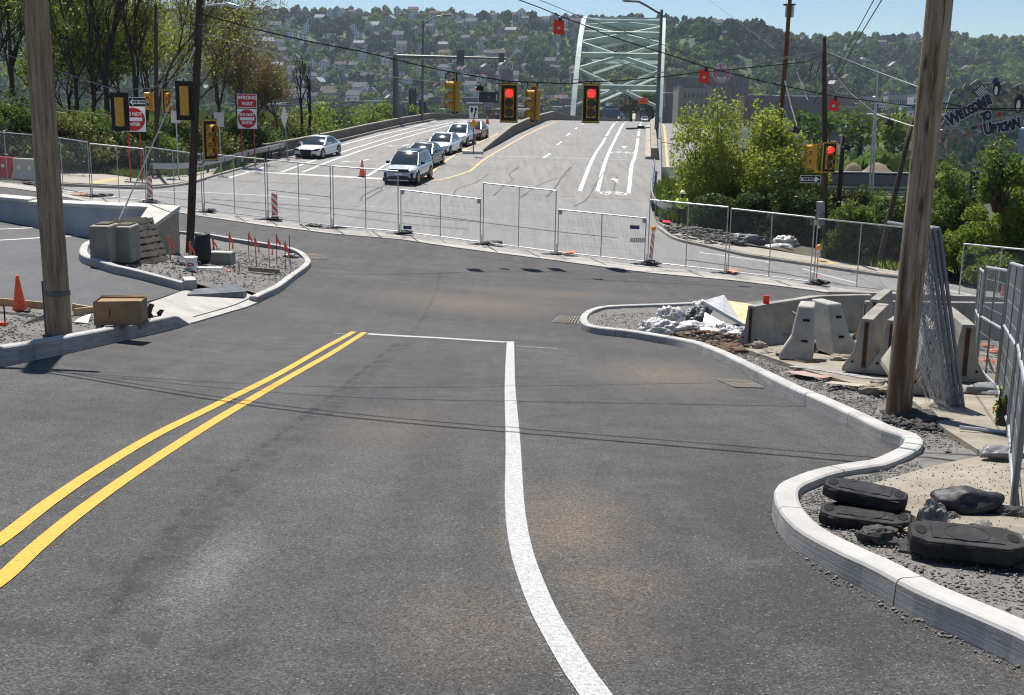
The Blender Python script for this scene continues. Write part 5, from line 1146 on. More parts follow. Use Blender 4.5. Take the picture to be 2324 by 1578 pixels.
    if grille == 'big':
        MB().prism([(-.42, .66), (.42, .66), (.36, .36), (.28, .2), (-.28, .2), (-.36, .36)], yf - .03, yf + .12, 1).build('grille', 'trim', root); hl = ((.36, .62, .86, .70), ); il = (.58, .30, .3, .1)
    elif grille == 'slim':
        MB().box((0, yf + .01, .60), (.95, .12, .09)).build('grille', 'trim', root); MB().prism([(-.62, .2), (.62, .2), (.5, .34), (-.5, .34)], yf - .01, yf + .15, 1).build('intake', 'trim', root)
        for sx in (1, -1): MB().prism([(sx * .62, .30), (sx * .82, .28), (sx * .72, .5)], yf - .005, yf + .25, 1).build('side_intake', 'trim', root)
        il = None
    elif grille == 'suv':
        MB().box((0, yf + .0, .80), (1.2, .14, .17)).build('grille', 'trim', root); MB().prism([(-.66, .3), (.66, .3), (.52, .5), (-.52, .5)], yf - .07, yf + .15, 1).build('intake', 'trim', root)
        MB().box((0, yf + .1, .30), (Wd * .93, .3, .2)).build('lower_bumper', 'trim', root); MB().box((0, yf - .06, .27), (1.2, .05, .07)).build('skid_plate', 'alu', root); MB().box((.02, yf - .03, .62), (.42, .03, .14)).build('licence_plate', 'white', root)
        for sx in (1, -1): MB().prism([(sx * .66, .62), (sx * .86, .68), (sx * .82, .42), (sx * .74, .40)], yf - .004, yf + .25, 1).build('fog_lamp_well', 'trim', root)
        il = None
    elif grille == 'oval':
        MB().prism([(-.56, .66), (.56, .66), (.5, .42), (-.5, .42)], yf - .02, yf + .12, 1).build('grille', 'trim', root); il = (.62, .42, .22, .14)
    else:
        MB().box((0, yf + .02, .5), (1.3, .1, .12)).build('grille', 'trim', root); MB().box((0, yf + .02, .3), (1.4, .1, .14)).build('intake', 'trim', root); il = None
    if il:
        for sx in (1, -1): MB().box((sx * il[0], yf + .03, il[1]), (il[2], .12, il[3])).build('side_intake', 'trim', root)
    zl = hood * .76
    for sx in (1, -1):
        hlx = MB().prism([(sx * .46, zl - .05), (sx * .84, zl - .02), (sx * .88, zl + .11), (sx * .5, zl + .055)], yf + .02, yf + .42, 1).build('headlight', 'trim' if paint in ('car_white',) and grille == 'big' else 'lamp_glass', root)
    if suv:
        for sx in (1, -1): MB().cyl((sx * rt * .93, y(ws_top + .2), zr + .03), (sx * rt * .93, y(rw_top - .1), zr + .03), .022, n=6).build('roof_rail', 'trim', root)
    MB().box((0, y(L * .5), clear + .02), (Wd * .86, L * .9, .1)).build('underbody', 'trim', root)
    return root
RA = -math.atan(.12)
def carat(px, py, L): p = hit(px, py); d = Vector((math.sin(-RA), math.cos(RA), 0)); p = p + d * (L / 2); p.z = G(p.x, p.y) + .015; return p
def place(o, slope=.045):
    o.rotation_mode = 'XYZ'; o.rotation_euler = (slope, 0, o.rotation_euler.z); return o
place(car('silver off-roader with a dark roof, first of the queue at the stop line', 'car', 'parked_car', carat(909, 420.5, 4.6), RA - .05, 4.6, 1.93, 1.72, 'suv', 'car_silver', 'suv', 'car_black'), .05)
place(car('dark sedan close behind the silver off-roader', 'car', 'parked_car', carat(945, 385, 4.8), RA - .05, 4.8, 1.86, 1.45, 'sedan', 'car_black', 'bar'))
place(car('white sedan with a slim grille, third in the queue', 'car', 'parked_car', carat(993, 353.5, 4.9), RA - .06, 4.9, 1.88, 1.45, 'sedan', 'car_white', 'slim'))
place(car('white crossover with a dark grille behind the white sedan', 'car', 'parked_car', carat(1034.5, 334, 4.2), RA - .06, 4.2, 1.82, 1.66, 'suv', 'car_white', 'oval'))
place(car('dark red sedan at the end of the queue behind the keep right sign', 'car', 'parked_car', carat(1066, 319, 4.7), RA - .04, 4.7, 1.83, 1.46, 'sedan', 'car_red', 'bar'))
place(car('white coupe with a large black grille alone in the left lane', 'car', 'parked_car', carat(701, 361.5, 4.65), RA - .09, 4.65, 1.88, 1.40, 'sedan', 'car_white', 'big', 'car_white'))
place(car('small white car just appearing over the crest of the bridge road', 'car', 'parked_car', gp(33.0, 300, 0), RA, 4.5, 1.85, 1.5, 'sedan', 'car_white', 'bar'), 0)
# arrow board trailer
tp = hit(1109, 267); tp = gp(tp.x, tp.y); s = tp.y / F
root = thing('sign_trailer', 'red trailer with a raised black message board in the far left lanes', 'trailer', tp, .05); u = 1 / F * tp.y
MB().box((0, 0, 7 * u), (38 * u, 2.6, 6 * u)).build('chassis', 'car_red', root)
for sx in (-1, 1):
    w = MB().cyl((sx * 18 * u, -.2, 6 * u), (sx * 22 * u, -.2, 6 * u), 6.5 * u, n=14).build('wheel', 'tyre', root); MB().sphere((sx * 16 * u, -1.35, 13 * u), 2.2 * u, 8, 6).build('lamp', 'white', root)
    MB().cyl((sx * 11.5 * u, 0, 9 * u), (sx * 11.5 * u, 0, 58 * u), 1.1 * u, n=6).build('mast', 'car_red', root)
MB().box((0, -.15, 48 * u), (44 * u, .3, 23 * u)).build('message_board', 'black', root); MB().prism([(x * 3.5 * u, z * 3.5 * u + 48 * u) for x, z in disc(1, 12)], -.31, -.30, 1).build('lamp_mark', 'steel_dark', root); MB().box((17 * u, -.31, 48 * u), (3 * u, .02, 14 * u)).build('lamp_mark', 'alu', root)
MB().box((0, -.1, 17 * u), (16 * u, .8, 9 * u)).build('battery_box', 'steel_dark', root)
# debris on the bike lane line
p = hit(1454, 295); root = thing('fallen_sign_stand', 'black folded sign stand lying across the bike lane line', 'sign stand', gp(p.x, p.y, .05)); 
for a in (.1, -.25, .5): MB().cyl((-1.5 * math.cos(a), -.7 * math.sin(a), .06), (1.5 * math.cos(a), .7 * math.sin(a), .2), .09, n=5).build('leg', 'black', root)
MB().box((0, 0, .22), (.7, .35, .25)).build('hub', 'black', root)

# red and white plastic barriers at far left
def water_barrier(label, p, rz, m):
    root = thing('plastic_barrier', label, 'plastic barrier', p, rz, 'plastic barriers at the far left'); prof_ = [(-.3, 0), (.3, 0), (.3, .18), (.17, .42), (.14, .95), (.1, 1.05), (-.1, 1.05), (-.14, .95), (-.17, .42), (-.3, .18)]
    o = MB().prism(prof_, -.9, .9, 0).build('shell', m, root); bevel(o, .03)
    for x in (-.45, .3): MB().cyl((x, -.2, .6), (x, .2, .6), .1, n=12).build('hole_rim', 'white', root)
    for z in (.3, .75): MB().cyl((.93, 0, z - .06), (.93, 0, z + .06), .1, n=10).build('hinge', m, root)
wb = hit(15, 404); wd = hit(62, 408); an = math.atan2(wd.y - wb.y, wd.x - wb.x)
water_barrier('red plastic barrier at the left edge behind the fence', gp(wb.x - .3, wb.y + .2), an, 'red'); M['cream_plastic'] = mat('cream_plastic', (.5, .45, .36), .6, (.56, .52, .44), 5)
water_barrier('cream plastic barrier beside the red one behind the fence', gp(wb.x + 1.75 * math.cos(an) - .2, wb.y + 1.8 * math.sin(an) + .2), an, 'cream_plastic')

# ================================================================ LEFT: wall, blocks, pallets, box, stakes
wl = [at(-60, 512, 39.5), at(60, 521, 38.2), at(150, 528, 37.2)]
def W3(px, py, Y): return at(px, py, Y)
root = thing('retaining_wall', 'low pale concrete wall with a stepped cap beside the parking lot', 'wall')
# stations along the wall: (px_top, py_top, Y, py_bottom)
st = [(-430, 416, 46, 505), (66, 461, 38.2, 527), (66, 465.5, 38.2, 527), (200, 471.5, 36.6, 537), (340, 478.5, 35.0, 548)]
b = MB(); rg = []
for px, ty, Y, by in st:
    t = at(px, ty, Y); bt = at(px, by + 8, Y); bt = Vector((t.x, t.y, bt.z)); rg.append([bt, t, t + Vector((.1, .35, 0)), bt + Vector((.1, .35, 0))])
b.loft(rg[:2]).loft(rg[2:]).build('face', 'wall', root)
for (a, c) in ((0, 1), (2, 4)):
    q = []
    for i in range(a, c + 1):
        t = rg[i][1]; q.append([t + Vector((0, -.08, -.0)), t + Vector((0, -.08, .13)), t + Vector((.1, .5, .16)), t + Vector((.1, .5, 0))])
    bevel(MB().loft(q).build('cap', 'cap', root), .03)
# sloping end pier
e = [at(340, 520, 34.2), at(404, 475, 34.9), at(408, 582, 34.2), at(350, 592, 33.2)]
f0, f1 = rg[4][1], at(405, 474, 34.6)
pb_ = [at(355, 596, 33.0), at(409, 584, 34.6), at(405, 476, 34.6), at(346, 519, 33.2)]
dv = Vector((-.42, .12, 0)); MB().loft([pb_, [p + dv for p in pb_]]).build('end_pier', 'pier', root)
cp = [pb_[3] + Vector((.06, -.06, 0)), pb_[2] + Vector((.06, 0, 0)), pb_[2] + Vector((-.9, .15, .02)), rg[4][1] + Vector((0, 0, .02)), pb_[3] + Vector((-.5, .1, 0))]
MB().loft([cp, [p + Vector((0, 0, .12)) for p in cp]]).build('sloping_cap', 'cap', root)
# two precast blocks
p = hit(238, 597, .09); q = hit(296, 599, .09); dd = Vector((q.x - p.x, q.y - p.y)); an = math.atan2(dd.y, dd.x)
for k, (px, lb) in enumerate(((226, 'left half of the pair of big concrete blocks by the pallets'), (274, 'right concrete block leaning against the pallets'))):
    c = hit(px, 598, .09); root = thing('concrete_block', lb, 'concrete block', c + Vector((0, .42, 0)), .02, 'big precast concrete blocks'); 
    bevel(MB().box((0, 0, .42), (.45, .8, .84)).build('body', 'block', root), .035); MB().box((0, .1, .85), (.3, .5, .04)).build('dirt_cap', 'dirt', root)
# pallets leaning on the block
def pallet(label, loc, rot, w=1.1, l=1.05):
    root = thing('pallet', label, 'pallet', loc, 0, 'wooden pallets leaning on the block'); root.rotation_euler = rot
    for i in range(7): bevel(MB().box(((i - 3) * w / 6.6, 0, .115), (w * .1, l, .02)).build('slat', 'pallet_wood', root), .003)
    for yy in (-l / 2 + .03, 0, l / 2 - .03): MB().box((0, yy, .06), (w, .045, .09)).build('stringer', 'pallet_wood', root)
    for i in (-3, 0, 3): MB().box((i * w / 6.6, 0, .005), (w * .1, l, .02)).build('bottom_slat', 'pallet_wood', root)
    return root
pp = hit(330, 596, .09)
for i, lb in enumerate(('front pallet of the leaning stack, its slats in the sun', 'middle pallet of the leaning stack', 'rear pallet of the leaning stack, nearest the block')):
    o = pallet(lb, pp + Vector((-.05 - .16 * i, .05 + .05 * i, .48)), (0, 0, 0)); m = Matrix.Rotation(-.38, 3, 'Z') @ Matrix.Rotation(R(67), 3, 'Y'); o.rotation_euler = m.to_euler()
# cardboard box on small pallet
bx = hit(262, 748, .2); root = thing('cardboard_box', 'big brown cardboard box sitting on the tall left kerb', 'cardboard box', bx + Vector((.0, .3, .08)), .09)
bw, bd, bh = .74, .5, .37
b = MB(); t = .008
for c, d in (((0, -bd / 2, bh / 2), (bw, t, bh)), ((0, bd / 2, bh / 2), (bw, t, bh)), ((-bw / 2, 0, bh / 2), (t, bd - .02, bh)), ((bw / 2, 0, bh / 2), (t, bd - .02, bh)), ((0, 0, .01), (bw - .02, bd - .02, .01))): b.box(c, d)
b.build('walls', 'cardboard', root)
b = MB(); b.quad((-bw / 2, -bd / 2, bh), (bw / 2, -bd / 2, bh + .01), (bw / 2 - .05, -bd / 2 + .16, bh - .12), (-bw / 2 + .05, -bd / 2 + .16, bh - .12)); b.quad((-bw / 2, bd / 2, bh), (bw / 2, bd / 2, bh), (bw / 2, bd / 2 + .03, bh + .02), (-bw / 2, bd / 2 + .01, bh + .015)); b.build('flap', 'cardboard', root, recalc=False); MB().box((0, 0, bh - .035), (bw - .03, bd - .03, .01)).build('inner_flap', 'cardboard', root)
MB().prism([(-.13, .27), (-.118, .2), (-.13, .16), (-.112, .08), (-.105, .16), (-.1, .21), (-.115, .25)], -bd / 2 - .006, -bd / 2, 1).build('tear', 'rust', root)
root = thing('small_pallet', 'small wooden pallet under the cardboard box', 'pallet', bx + Vector((.02, .3, 0)), .09)
for x in (-.33, 0, .33): MB().box((x, 0, .03), (.08, .52, .06)).build('stringer', 'pallet_wood', root)
for yy in (-.2, -.07, .07, .2): MB().box((0, yy, .068), (.8, .09, .015)).build('slat', 'pallet_wood', root)
# form boards, kerb template, scraps on the left shoulder
def plank(label, a, c, w=.05, h=.14, m='board', name='form_board', lift=.05):
    a, c = Vector(a), Vector(c); d = c - a; o = MB().box((0, 0, 0), (d.length, w, h)).build(name, m); o.matrix_world = Matrix.Translation(a.lerp(c, .5) + Vector((0, 0, lift))) @ d.to_track_quat('X', 'Z').to_matrix().to_4x4(); return tag(o, label, 'board')
plank('long yellow form board behind the orange cone', hit(-40, 689, .12), hit(112, 702, .12)); plank('yellow form board between the pole and the cardboard box', hit(165, 704, .12), hit(212, 712, .12)); plank('short form board end beside the cardboard box', hit(170, 716, .12), hit(205, 712, .12))
b = MB(); a, c = hit(55, 737, .12), hit(112, 724, .12); sh = tag(MB().loft([[a, a + Vector((0, .1, .02)), a + Vector((0, .5, .02))], [c, c + Vector((0, 0, .1)), c + Vector((0, .5, .12))]]).build('concrete_scrap', 'slab'), 'wedge of pale concrete left of the front pole', 'concrete scrap')
sc = MB().loft([[hit(168, 733, .13), hit(200, 735, .13), hit(206, 715, .16), hit(185, 722, .14)], [v + Vector((0, 0, .02)) for v in (hit(168, 733, .13), hit(200, 735, .13), hit(206, 715, .16), hit(185, 722, .14))]]).build('white_scrap', 'white'); tag(sc, 'white plastic scrap left of the cardboard box', 'scrap')
for lb, x0, y0, x1, y1 in (('dark bar lying behind the orange cone', -20, 709, 108, 722), ('dark bar in front of the other bar left of the pole', -20, 706, 80, 716)):
    tag(MB().tube([hit(x0, y0, .15), hit(x1, y1, .15)], .016, 6).build('steel_bar', 'steel_dark'), lb, 'steel bar')
p = hit(12, 738, .12); root = thing('steel_pin', 'rusty steel form pin at the left edge', 'steel pin', p); MB().cyl((0, 0, -.1), (0, 0, .32), .013, n=6).build('shaft', 'rust', root); MB().box((-.12, 0, .02), (.3, .06, .05)).build('orange_cap', 'orange', root)
p = hit(338, 728, .1)
for i, (lb, px, py, sx, sz) in enumerate((('dark tied sack beside the cardboard box', 336, 727, .13, .16), ('small dark tied sack on the kerb right of the cardboard box', 358, 726, .13, .1))):
    q = hit(px, py, .05); root = thing('tied_sack', lb, 'sack', q); o = bag(None, (0, 0, 0), sx, .1, sz * .7, .3 * i, 'sandbag', 'sack_body', seed=50 + i, cat=None); o.parent = root
    b = MB().loft([[(.02, 0, sz * .5), (.05, .02, sz * .5), (.03, .05, sz * .5)], [(-.02, 0, sz * 1.3), (.09, .02, sz * 1.3), (.02, .06, sz * 1.3)], [(.05, 0, sz * 2.0), (.13, .02, sz * 1.8), (.08, .04, sz * 1.9)]]).build('knot', 'sandbag', root)
# island: black sheet, base, stakes, bucket, block, bag
sh = [hit(*q, .04) for q in ((424, 671), (480, 673), (552, 676), (560, 670), (536, 659), (500, 662), (440, 662))]
o = MB().loft([[q + Vector((0, 0, .0)) for q in sh], [q + Vector((0, .02, [.02, .06, .14, .1, .16, .12, .05][i])) for i, q in enumerate(sh)]]).build('rubber_sheet', 'grey_sheet'); tag(o, 'crumpled grey sheet on the back edge of the driveway apron', 'sheet')
sk = [(386, 590, 534, 1, 1), (434, 607, 547, 1, 1), (469.5, 566, 526, 0, 1), (475.5, 570, 533, 0, 0), (486, 575, 541, 1, 1), (519.5, 599, 526, 0, 1), (563, 587, 525, 0, 1), (582, 603, 536, 0, 1), (611.5, 606, 542, 0, 1), (628, 603, 530, 0, 1), (647.5, 613, 546, 0, 1), (659, 603, 534, 0, 0), (436.5, 631, 612, 0, 0), (531.5, 619, 601, 0, 0), (543, 615, 594, 0, 0)]
for i, (px, by, ty, wide, rib) in enumerate(sk):
    q = hit(px, by, .1); h = (by - ty) * q.y / F; tall = h > .4
    lbs = ['wide stake in front of the wall pier', 'stake with bright ribbon in the white bucket', 'thin stake behind the black bag', 'dark thin rod at the black bag', 'wide ribbon stake right of the black bag', 'tall stake right of the small concrete block', 'tall stake left of the plank', 'stake above the left half of the plank', 'stake above the right end of the plank', 'tall stake at the far kerb near the island tip', 'short ribbon stake by the silver scrap', 'dark rod without ribbon at the island tip', 'short rod on the gravel below the bucket', 'shorter rod of the pair left of the plank', 'bent rod of the pair left of the plank']
    root = thing('marker_stake', lbs[i], 'stake', q, random.uniform(-.4, .4), 'marker stakes on the gravel island'); root.rotation_euler = (random.uniform(-.04, .04), random.uniform(-.05, .07), 0)
    if wide: MB().box((0, 0, h / 2), (.045, .02, h)).build('shaft', 'board' if i != 4 else 'dark_wood', root)
    else: MB().cyl((0, 0, -.1), (0, 0, h), .011 if tall else .014, n=6).build('shaft', 'rust', root)
    if rib:
        b = MB(); hh = h * .93; b.loft([[(-.03, -.016, hh), (.03, -.016, hh)], [(-.022, -.02, hh - .22), (.034, -.02, hh - .22)]], cap=False, closed=False)
        b.loft([[(.0, -.012, hh - .1), (.03, -.012, hh - .06)], [(.09, -.02, hh - .25), (.12, -.01, hh - .2)], [(.07, -.02, hh - .42), (.12, -.01, hh - .4)]], cap=False, closed=False); b.build('ribbon', 'ribbon', root, recalc=False)
q = hit(434, 614, .1); root = thing('bucket', 'white plastic bucket with a red oval label on the gravel', 'bucket', q, .1); MB().cyl((0, 0, 0), (0, 0, .33), .125, .155, n=20).build('pail', 'white', root); MB().cyl((0, 0, .31), (0, 0, .335), .165, n=20).build('rim', 'white', root); MB().prism([(x * .09, z * .045 + .16) for x, z in disc(1, 18)], -.152, -.14, 1).build('label', 'sign_red', root); MB().box((0, -.154, .16), (.11, .004, .022)).build('label_text', 'sign_white', root)
q = hit(497, 603, .1); root = thing('small_block', 'small concrete block with an orange painted top beside the black bag', 'concrete block', q + Vector((0, .25, 0)), -.06); bevel(MB().box((0, 0, .17), (.68, .42, .34)).build('body', 'block', root), .02); MB().box((.02, 0, .345), (.55, .3, .012)).build('painted_top', 'cap', root)
q = hit(456, 600, .1); root = thing('black_bag', 'tall black bag standing on the gravel by the dark pole', 'bag', q + Vector((0, .15, 0)))
rg = []
for z, w, d, ox in ((0, .2, .16, 0), (.14, .3, .2, -.06), (.3, .3, .2, -.05), (.5, .24, .18, 0), (.72, .2, .14, .03), (.8, .2, .1, .04)): rg.append([(ox + w * math.cos(a) * (1 + .12 * noise.noise((a, z * 4, 1))), d * math.sin(a), z) for a in np.linspace(0, 2 * math.pi, 14, endpoint=False)])
MB().loft(rg).build('body', 'black', root, smooth=True)
q = hit(415, 603, .1); root = thing('debris_pile', 'tangle of black and white plastic at the foot of the wall pier', 'debris', q); rr = random.Random(3)
for i in range(9): a = rr.uniform(0, 6.28); bag(None, (rr.uniform(-.35, .35), rr.uniform(-.1, .3), 0), rr.uniform(.08, .18), rr.uniform(.06, .12), rr.uniform(.06, .14), a, rr.choice(['black', 'plastic_sheet', 'sandbag']), 'scrap', seed=70 + i, cat=None).parent = root
q = hit(468, 613, .1); root = thing('pipe_bundle', 'white pipes lying on the gravel in front of the small block', 'pipe', q)
for i in range(3): MB().cyl((-.35, .08 * i, .04), (.4, .1 * i - .06, .05), .02, n=8).build('pipe', 'white', root)
plank('short wooden plank lying near the island tip', hit(566, 616, .1), hit(632, 621, .1), .12, .11, 'pallet_wood', 'plank', .06)
bag('silver plastic scrap against the island kerb near the drain', hit(660, 585, .1), .26, .14, .12, .2, 'grey_sheet', 'plastic_scrap', 12, cat='scrap')
bag('orange scrap on the gravel left of the short rods', hit(519, 619, .09), .07, .05, .06, .3, 'ribbon', 'ribbon_scrap', 13, cat='scrap')
# ---------------------------------------------------------------- drains
def grate(label, poly, nb, dz=.0, m='iron', along=True, rows=1):
    P0, P1, P2, P3 = [hit(*q, dz) for q in poly]; root = thing('drain_grate', label, 'drain grate', (0, 0, 0))
    up = Vector((0, 0, .018)); MB().loft([[v + Vector((0, 0, .006)) for v in (P0, P1, P2, P3)], [v + Vector((0, 0, .012)) for v in (P0, P1, P2, P3)]]).build('pit', 'hole', root)
    for i in range(nb + 1):
        t = (i + .02) / (nb + .04); a, c = P0.lerp(P1, t), P3.lerp(P2, t); d = (P1 - P0).normalized() * ((P1 - P0).length / nb * .19)
        MB().loft([[a - d, a + d, c + d, c - d], [v + up for v in (a - d, a + d, c + d, c - d)]]).build('bar', m, root)
    for t in np.linspace(0, 1, 2 + rows):
        a, c = P0.lerp(P3, t), P1.lerp(P2, t); d = (P3 - P0).normalized() * .014
        MB().loft([[a - d, c - d, c + d, a + d], [v + up * .8 for v in (a - d, c - d, c + d, a + d)]]).build('cross_bar', m, root)
grate('drain grate at the tip of the left island', [(684, 576), (716, 576), (745, 588), (708, 590)], 12, rows=3); grate('rusty drain grate at the tip of the right kerb island', [(1270, 718), (1318, 720), (1310, 736), (1254, 732)], 8)
grate('drain grate along the right kerb near the pole', [(1626, 862), (1700, 866), (1733, 882), (1668, 880)], 9); grate('drain in the old street behind the low barred panel', [(1430, 541), (1464, 541), (1464, 550), (1430, 550)], 8, .0, 'steel_dark')
# ================================================================ RIGHT WORK AREA
JP = [(-.305, 0), (.305, 0), (.305, .075), (.15, .33), (.085, .81), (-.085, .81), (-.15, .33), (-.305, .075)]
def jersey(label, P, rz, L, m='barrier', rot=None, slots=False, endgroove=True, sc=1.0, yellow=False, anchor=0.0):
    "local: long axis x, from anchor; profile in y,z"
    root = thing('concrete_barrier', label, 'concrete barrier', P, rz, 'concrete barriers in the work area'); root.scale = (sc, sc, sc)
    if rot: root.rotation_euler = rot
    x0 = -L * anchor; b = MB(); rings = []
    k = max(3, int(L / .35))
    for i in range(k + 1):
        e = .012 if i in (0, k) else 0; rings.append([(x0 + L * i / k, y_ * (1 - e * 2), z_ - e * (z_ > .4) * .6) for y_, z_ in JP])
    bevel(b.loft(rings).build('body', m, root), .012)
    if endgroove:
        for x in (x0, x0 + L): MB().box((x, 0, .42), (.03, .055, .66)).build('end_groove', 'rust', root); 
        for x in (x0, x0 + L):
            for y_ in (-.16, .16): MB().cyl((x - .014, y_, .16), (x + .014, y_, .16), .018, n=8).build('pin_hole', 'hole', root)
    if yellow: MB().loft([[(x0 - .006, -.305, .07), (x0 - .006, -.155, .33), (x0 - .006, -.13, .33), (x0 - .006, -.27, .07)], [(x0 + .02, -.309, .075), (x0 + .02, -.157, .333), (x0 + .02, -.12, .33), (x0 + .02, -.26, .07)]]).build('yellow_edge', 'yellow_spray', root)
    if slots:
        for z in slots: MB().box((x0 + L * .5, 0, z), (.09, .6, .03)).build('slot', 'hole', root)
    return root
a = hit(1700, 787, .09); c = hit(1889, 776, .09)
jersey('long barrier with an orange marker on its top, left of the row', a, math.atan2(c.y - a.y, c.x - a.x) + .12, 2.15, anchor=0.0, sc=.98)
t = at(1738, 698, a.y + .25); bevel(tag(MB().box(t + Vector((0, 0, .11)), (.115, .03, .235)).build('orange_marker', 'flag_orange'), 'orange rectangular marker standing on the left concrete barrier', 'marker'), .004)
def topanch(px, py, Y): return at(px, py, Y)
q = hit(1830, 752, .09); jersey('barrier just behind the left long one, its top angled up to the right', q, .25, 1.55, 'barrier', anchor=0.0)
q = hit(1872, 735, .09); jersey('rearmost long barrier beyond the others', q, -.10, 4.4, 'barrier', anchor=0, sc=1.0)
q = hit(1958, 762, .09); jersey('long low barrier behind the right front pole', q, .02, 3.6, 'barrier', anchor=0, sc=.95)
# two short pale pieces with slots, flared at the base
def slotted(label, P, rz, lean):
    root = thing('short_barrier', label, 'concrete barrier', P, rz, 'short slotted barrier ends'); root.rotation_euler = (0, 0, rz); pf = [(-.36 * lean if lean > 0 else -.17, 0), (.17 if lean > 0 else .36, 0), (.17 if lean > 0 else .36, .1), (.16 if lean > 0 else .2, .36), (.13, .84), (-.13, .84), (-.2 if lean > 0 else -.16, .36), (-.36 if lean > 0 else -.17, .1)]
    rg = []
    for y_, s_, zz in ((-.3, 1.0, 0.0), (0.0, .98, 0), (.22, .94, 0)): rg.append([(x * s_, y_ + .30 * (z / .84), z) for x, z in pf])
    bevel(MB().loft(rg).build('body', 'barrier_pale', root), .03)
    for z in (.3, .62): MB().box((.02, -.3 + .30 * (z / .84) - .002, z), (.1, .03, .035), mx=Matrix.Rotation(-.34, 3, 'X')).build('slot', 'hole', root)
    return root
q = hit(1832, 820, .15); slotted('pale short barrier end with two slots, left of the pair', q + Vector((0, .3, 0)), -.3, 1); q = hit(1896, 808, .15); slotted('pale short barrier end with two slots, right of the pair', q + Vector((.02, .3, 0)), .38, -1)
# end-on barriers
q = hit(1958, 848, .16); jersey('barrier end with yellow spray paint, left one of two end-on barriers', q, 1.12, 1.5, 'barrier', yellow=True, anchor=0); q = hit(1996, 853, .16); jersey('barrier end with a rusty groove, right beside the yellow sprayed one', q + Vector((.12, .0, 0)), 1.0, 1.5, 'barrier', anchor=0)
q = hit(2105, 898, .16); jersey('large barrier end right of the front pole, nearest the street', q, 1.42, 1.6, 'barrier', anchor=0, sc=1.05); q = hit(2186, 868, .16); jersey('barrier end between the leaning bundle and the grey panels', q, 1.42, 1.5, 'barrier', anchor=0)
q = hit(1990, 790, .16); jersey('dark stained barrier end hidden behind the brown board', q + Vector((.05, .5, 0)), 1.1, 1.4, 'barrier', anchor=0)
# boards and odd panels among the barriers
def slabobj(name, label, cat, pts, th, m):
    o = MB().loft([pts, [Vector(p) + Vector(th) for p in pts]]).build(name, m); return tag(o, label, cat)
def ap(*l): return [at(x, y, Y) for x, y, Y in l]
slabobj('brown_board', 'brown board leaning between the slotted ends and the yellow sprayed barrier', 'board', ap((1912, 788, 20.6), (1970, 722, 21.4), (2018, 716, 21.9), (1958, 742, 21.6), (1925, 795, 20.8)), (.02, .03, .01), 'cardboard')
pY = hit(1690, 745, .1).y
slabobj('white_board', 'large tilted white panel resting on the rubble bags', 'panel', ap((1594, 690, pY + .5), (1642, 676, pY + 1.1), (1646, 682, pY + 1.1), (1675, 728, pY + .2), (1690, 744, pY - .3), (1640, 716, pY + .1)), (.01, .02, .07), 'plastic_sheet')
slabobj('yellow_board', 'yellow printed board behind the white panel', 'board', ap((1650, 685, pY + 1.2), (1716, 695, pY + 1.2), (1700, 724, pY + .5), (1690, 742, pY + .1), (1672, 735, pY + .2)), (.0, .02, .03), 'osb')
slabobj('white_sheet', 'white perforated sheet under the tilted panel', 'sheet', ap((1600, 712, pY + .2), (1652, 741, pY - .5), (1648, 750, pY - .6), (1594, 742, pY - .3)), (0, .02, .03), 'plastic_sheet')
for i, (lb, px, py, sx, sy, sz, rz, m) in enumerate((('crumpled white plastic bag at the left end of the heap', 1482, 757, .34, .2, .27, .6, 'plastic_sheet'), ('shiny white plastic bag in the middle of the heap', 1512, 761, .34, .22, .25, .0, 'plastic_sheet'), ('tall white plastic bag on top of the heap', 1520, 748, .30, .22, .42, .2, 'plastic_sheet'),
        ('flat cream plastic bag spread below the white sheet', 1580, 752, .5, .28, .18, -.2, 'plastic_sheet'), ('white plastic bag beside the left end of the long barrier', 1648, 768, .45, .25, .26, -.3, 'plastic_sheet'), ('grey plastic bag under the left corner of the white panel', 1580, 730, .32, .25, .3, .5, 'grey_sheet'), ('white torn bag leaning on the grey one', 1588, 722, .16, .2, .36, .9, 'plastic_sheet'),
        ('dark sack between the two slotted barrier ends', 1872, 806, .28, .2, .24, .2, 'sandbag'), ('blue grey bin bag behind the slotted barrier ends', 1862, 770, .2, .2, .42, .2, 'grey_sheet'))):
    o = bag(lb, hit(px, py, .1), sx, sy, sz, rz, m, 'plastic_bag' if 'sack' not in lb else 'sack', seed=20 + i, group=None, cat='plastic bag', crumple=.55)
plank('thin stick leaning behind the left slotted barrier end', at(1797, 708, 21.8), at(1822, 725, 21.5), .03, .03, 'pallet_wood', 'stick', 0); plank('thin stick low in front of the long barrier', at(1772, 757, 21.6), at(1812, 765, 21.4), .03, .03, 'pallet_wood', 'stick', 0)
slabobj('dark_sheet', 'dark panel leaning against the long barrier', 'panel', ap((1800, 775, 21.9), (1818, 726, 22.3), (1824, 728, 22.3), (1812, 776, 21.9)), (.0, .03, .0), 'steel_dark'); slabobj('black_tray', 'flat dark tray lying at the foot of the long barrier', 'tray', ap((1738, 772, 22.2), (1742, 766, 22.6), (1796, 772, 22.6), (1800, 780, 22.2)), (0, 0, .05), 'sandbag')
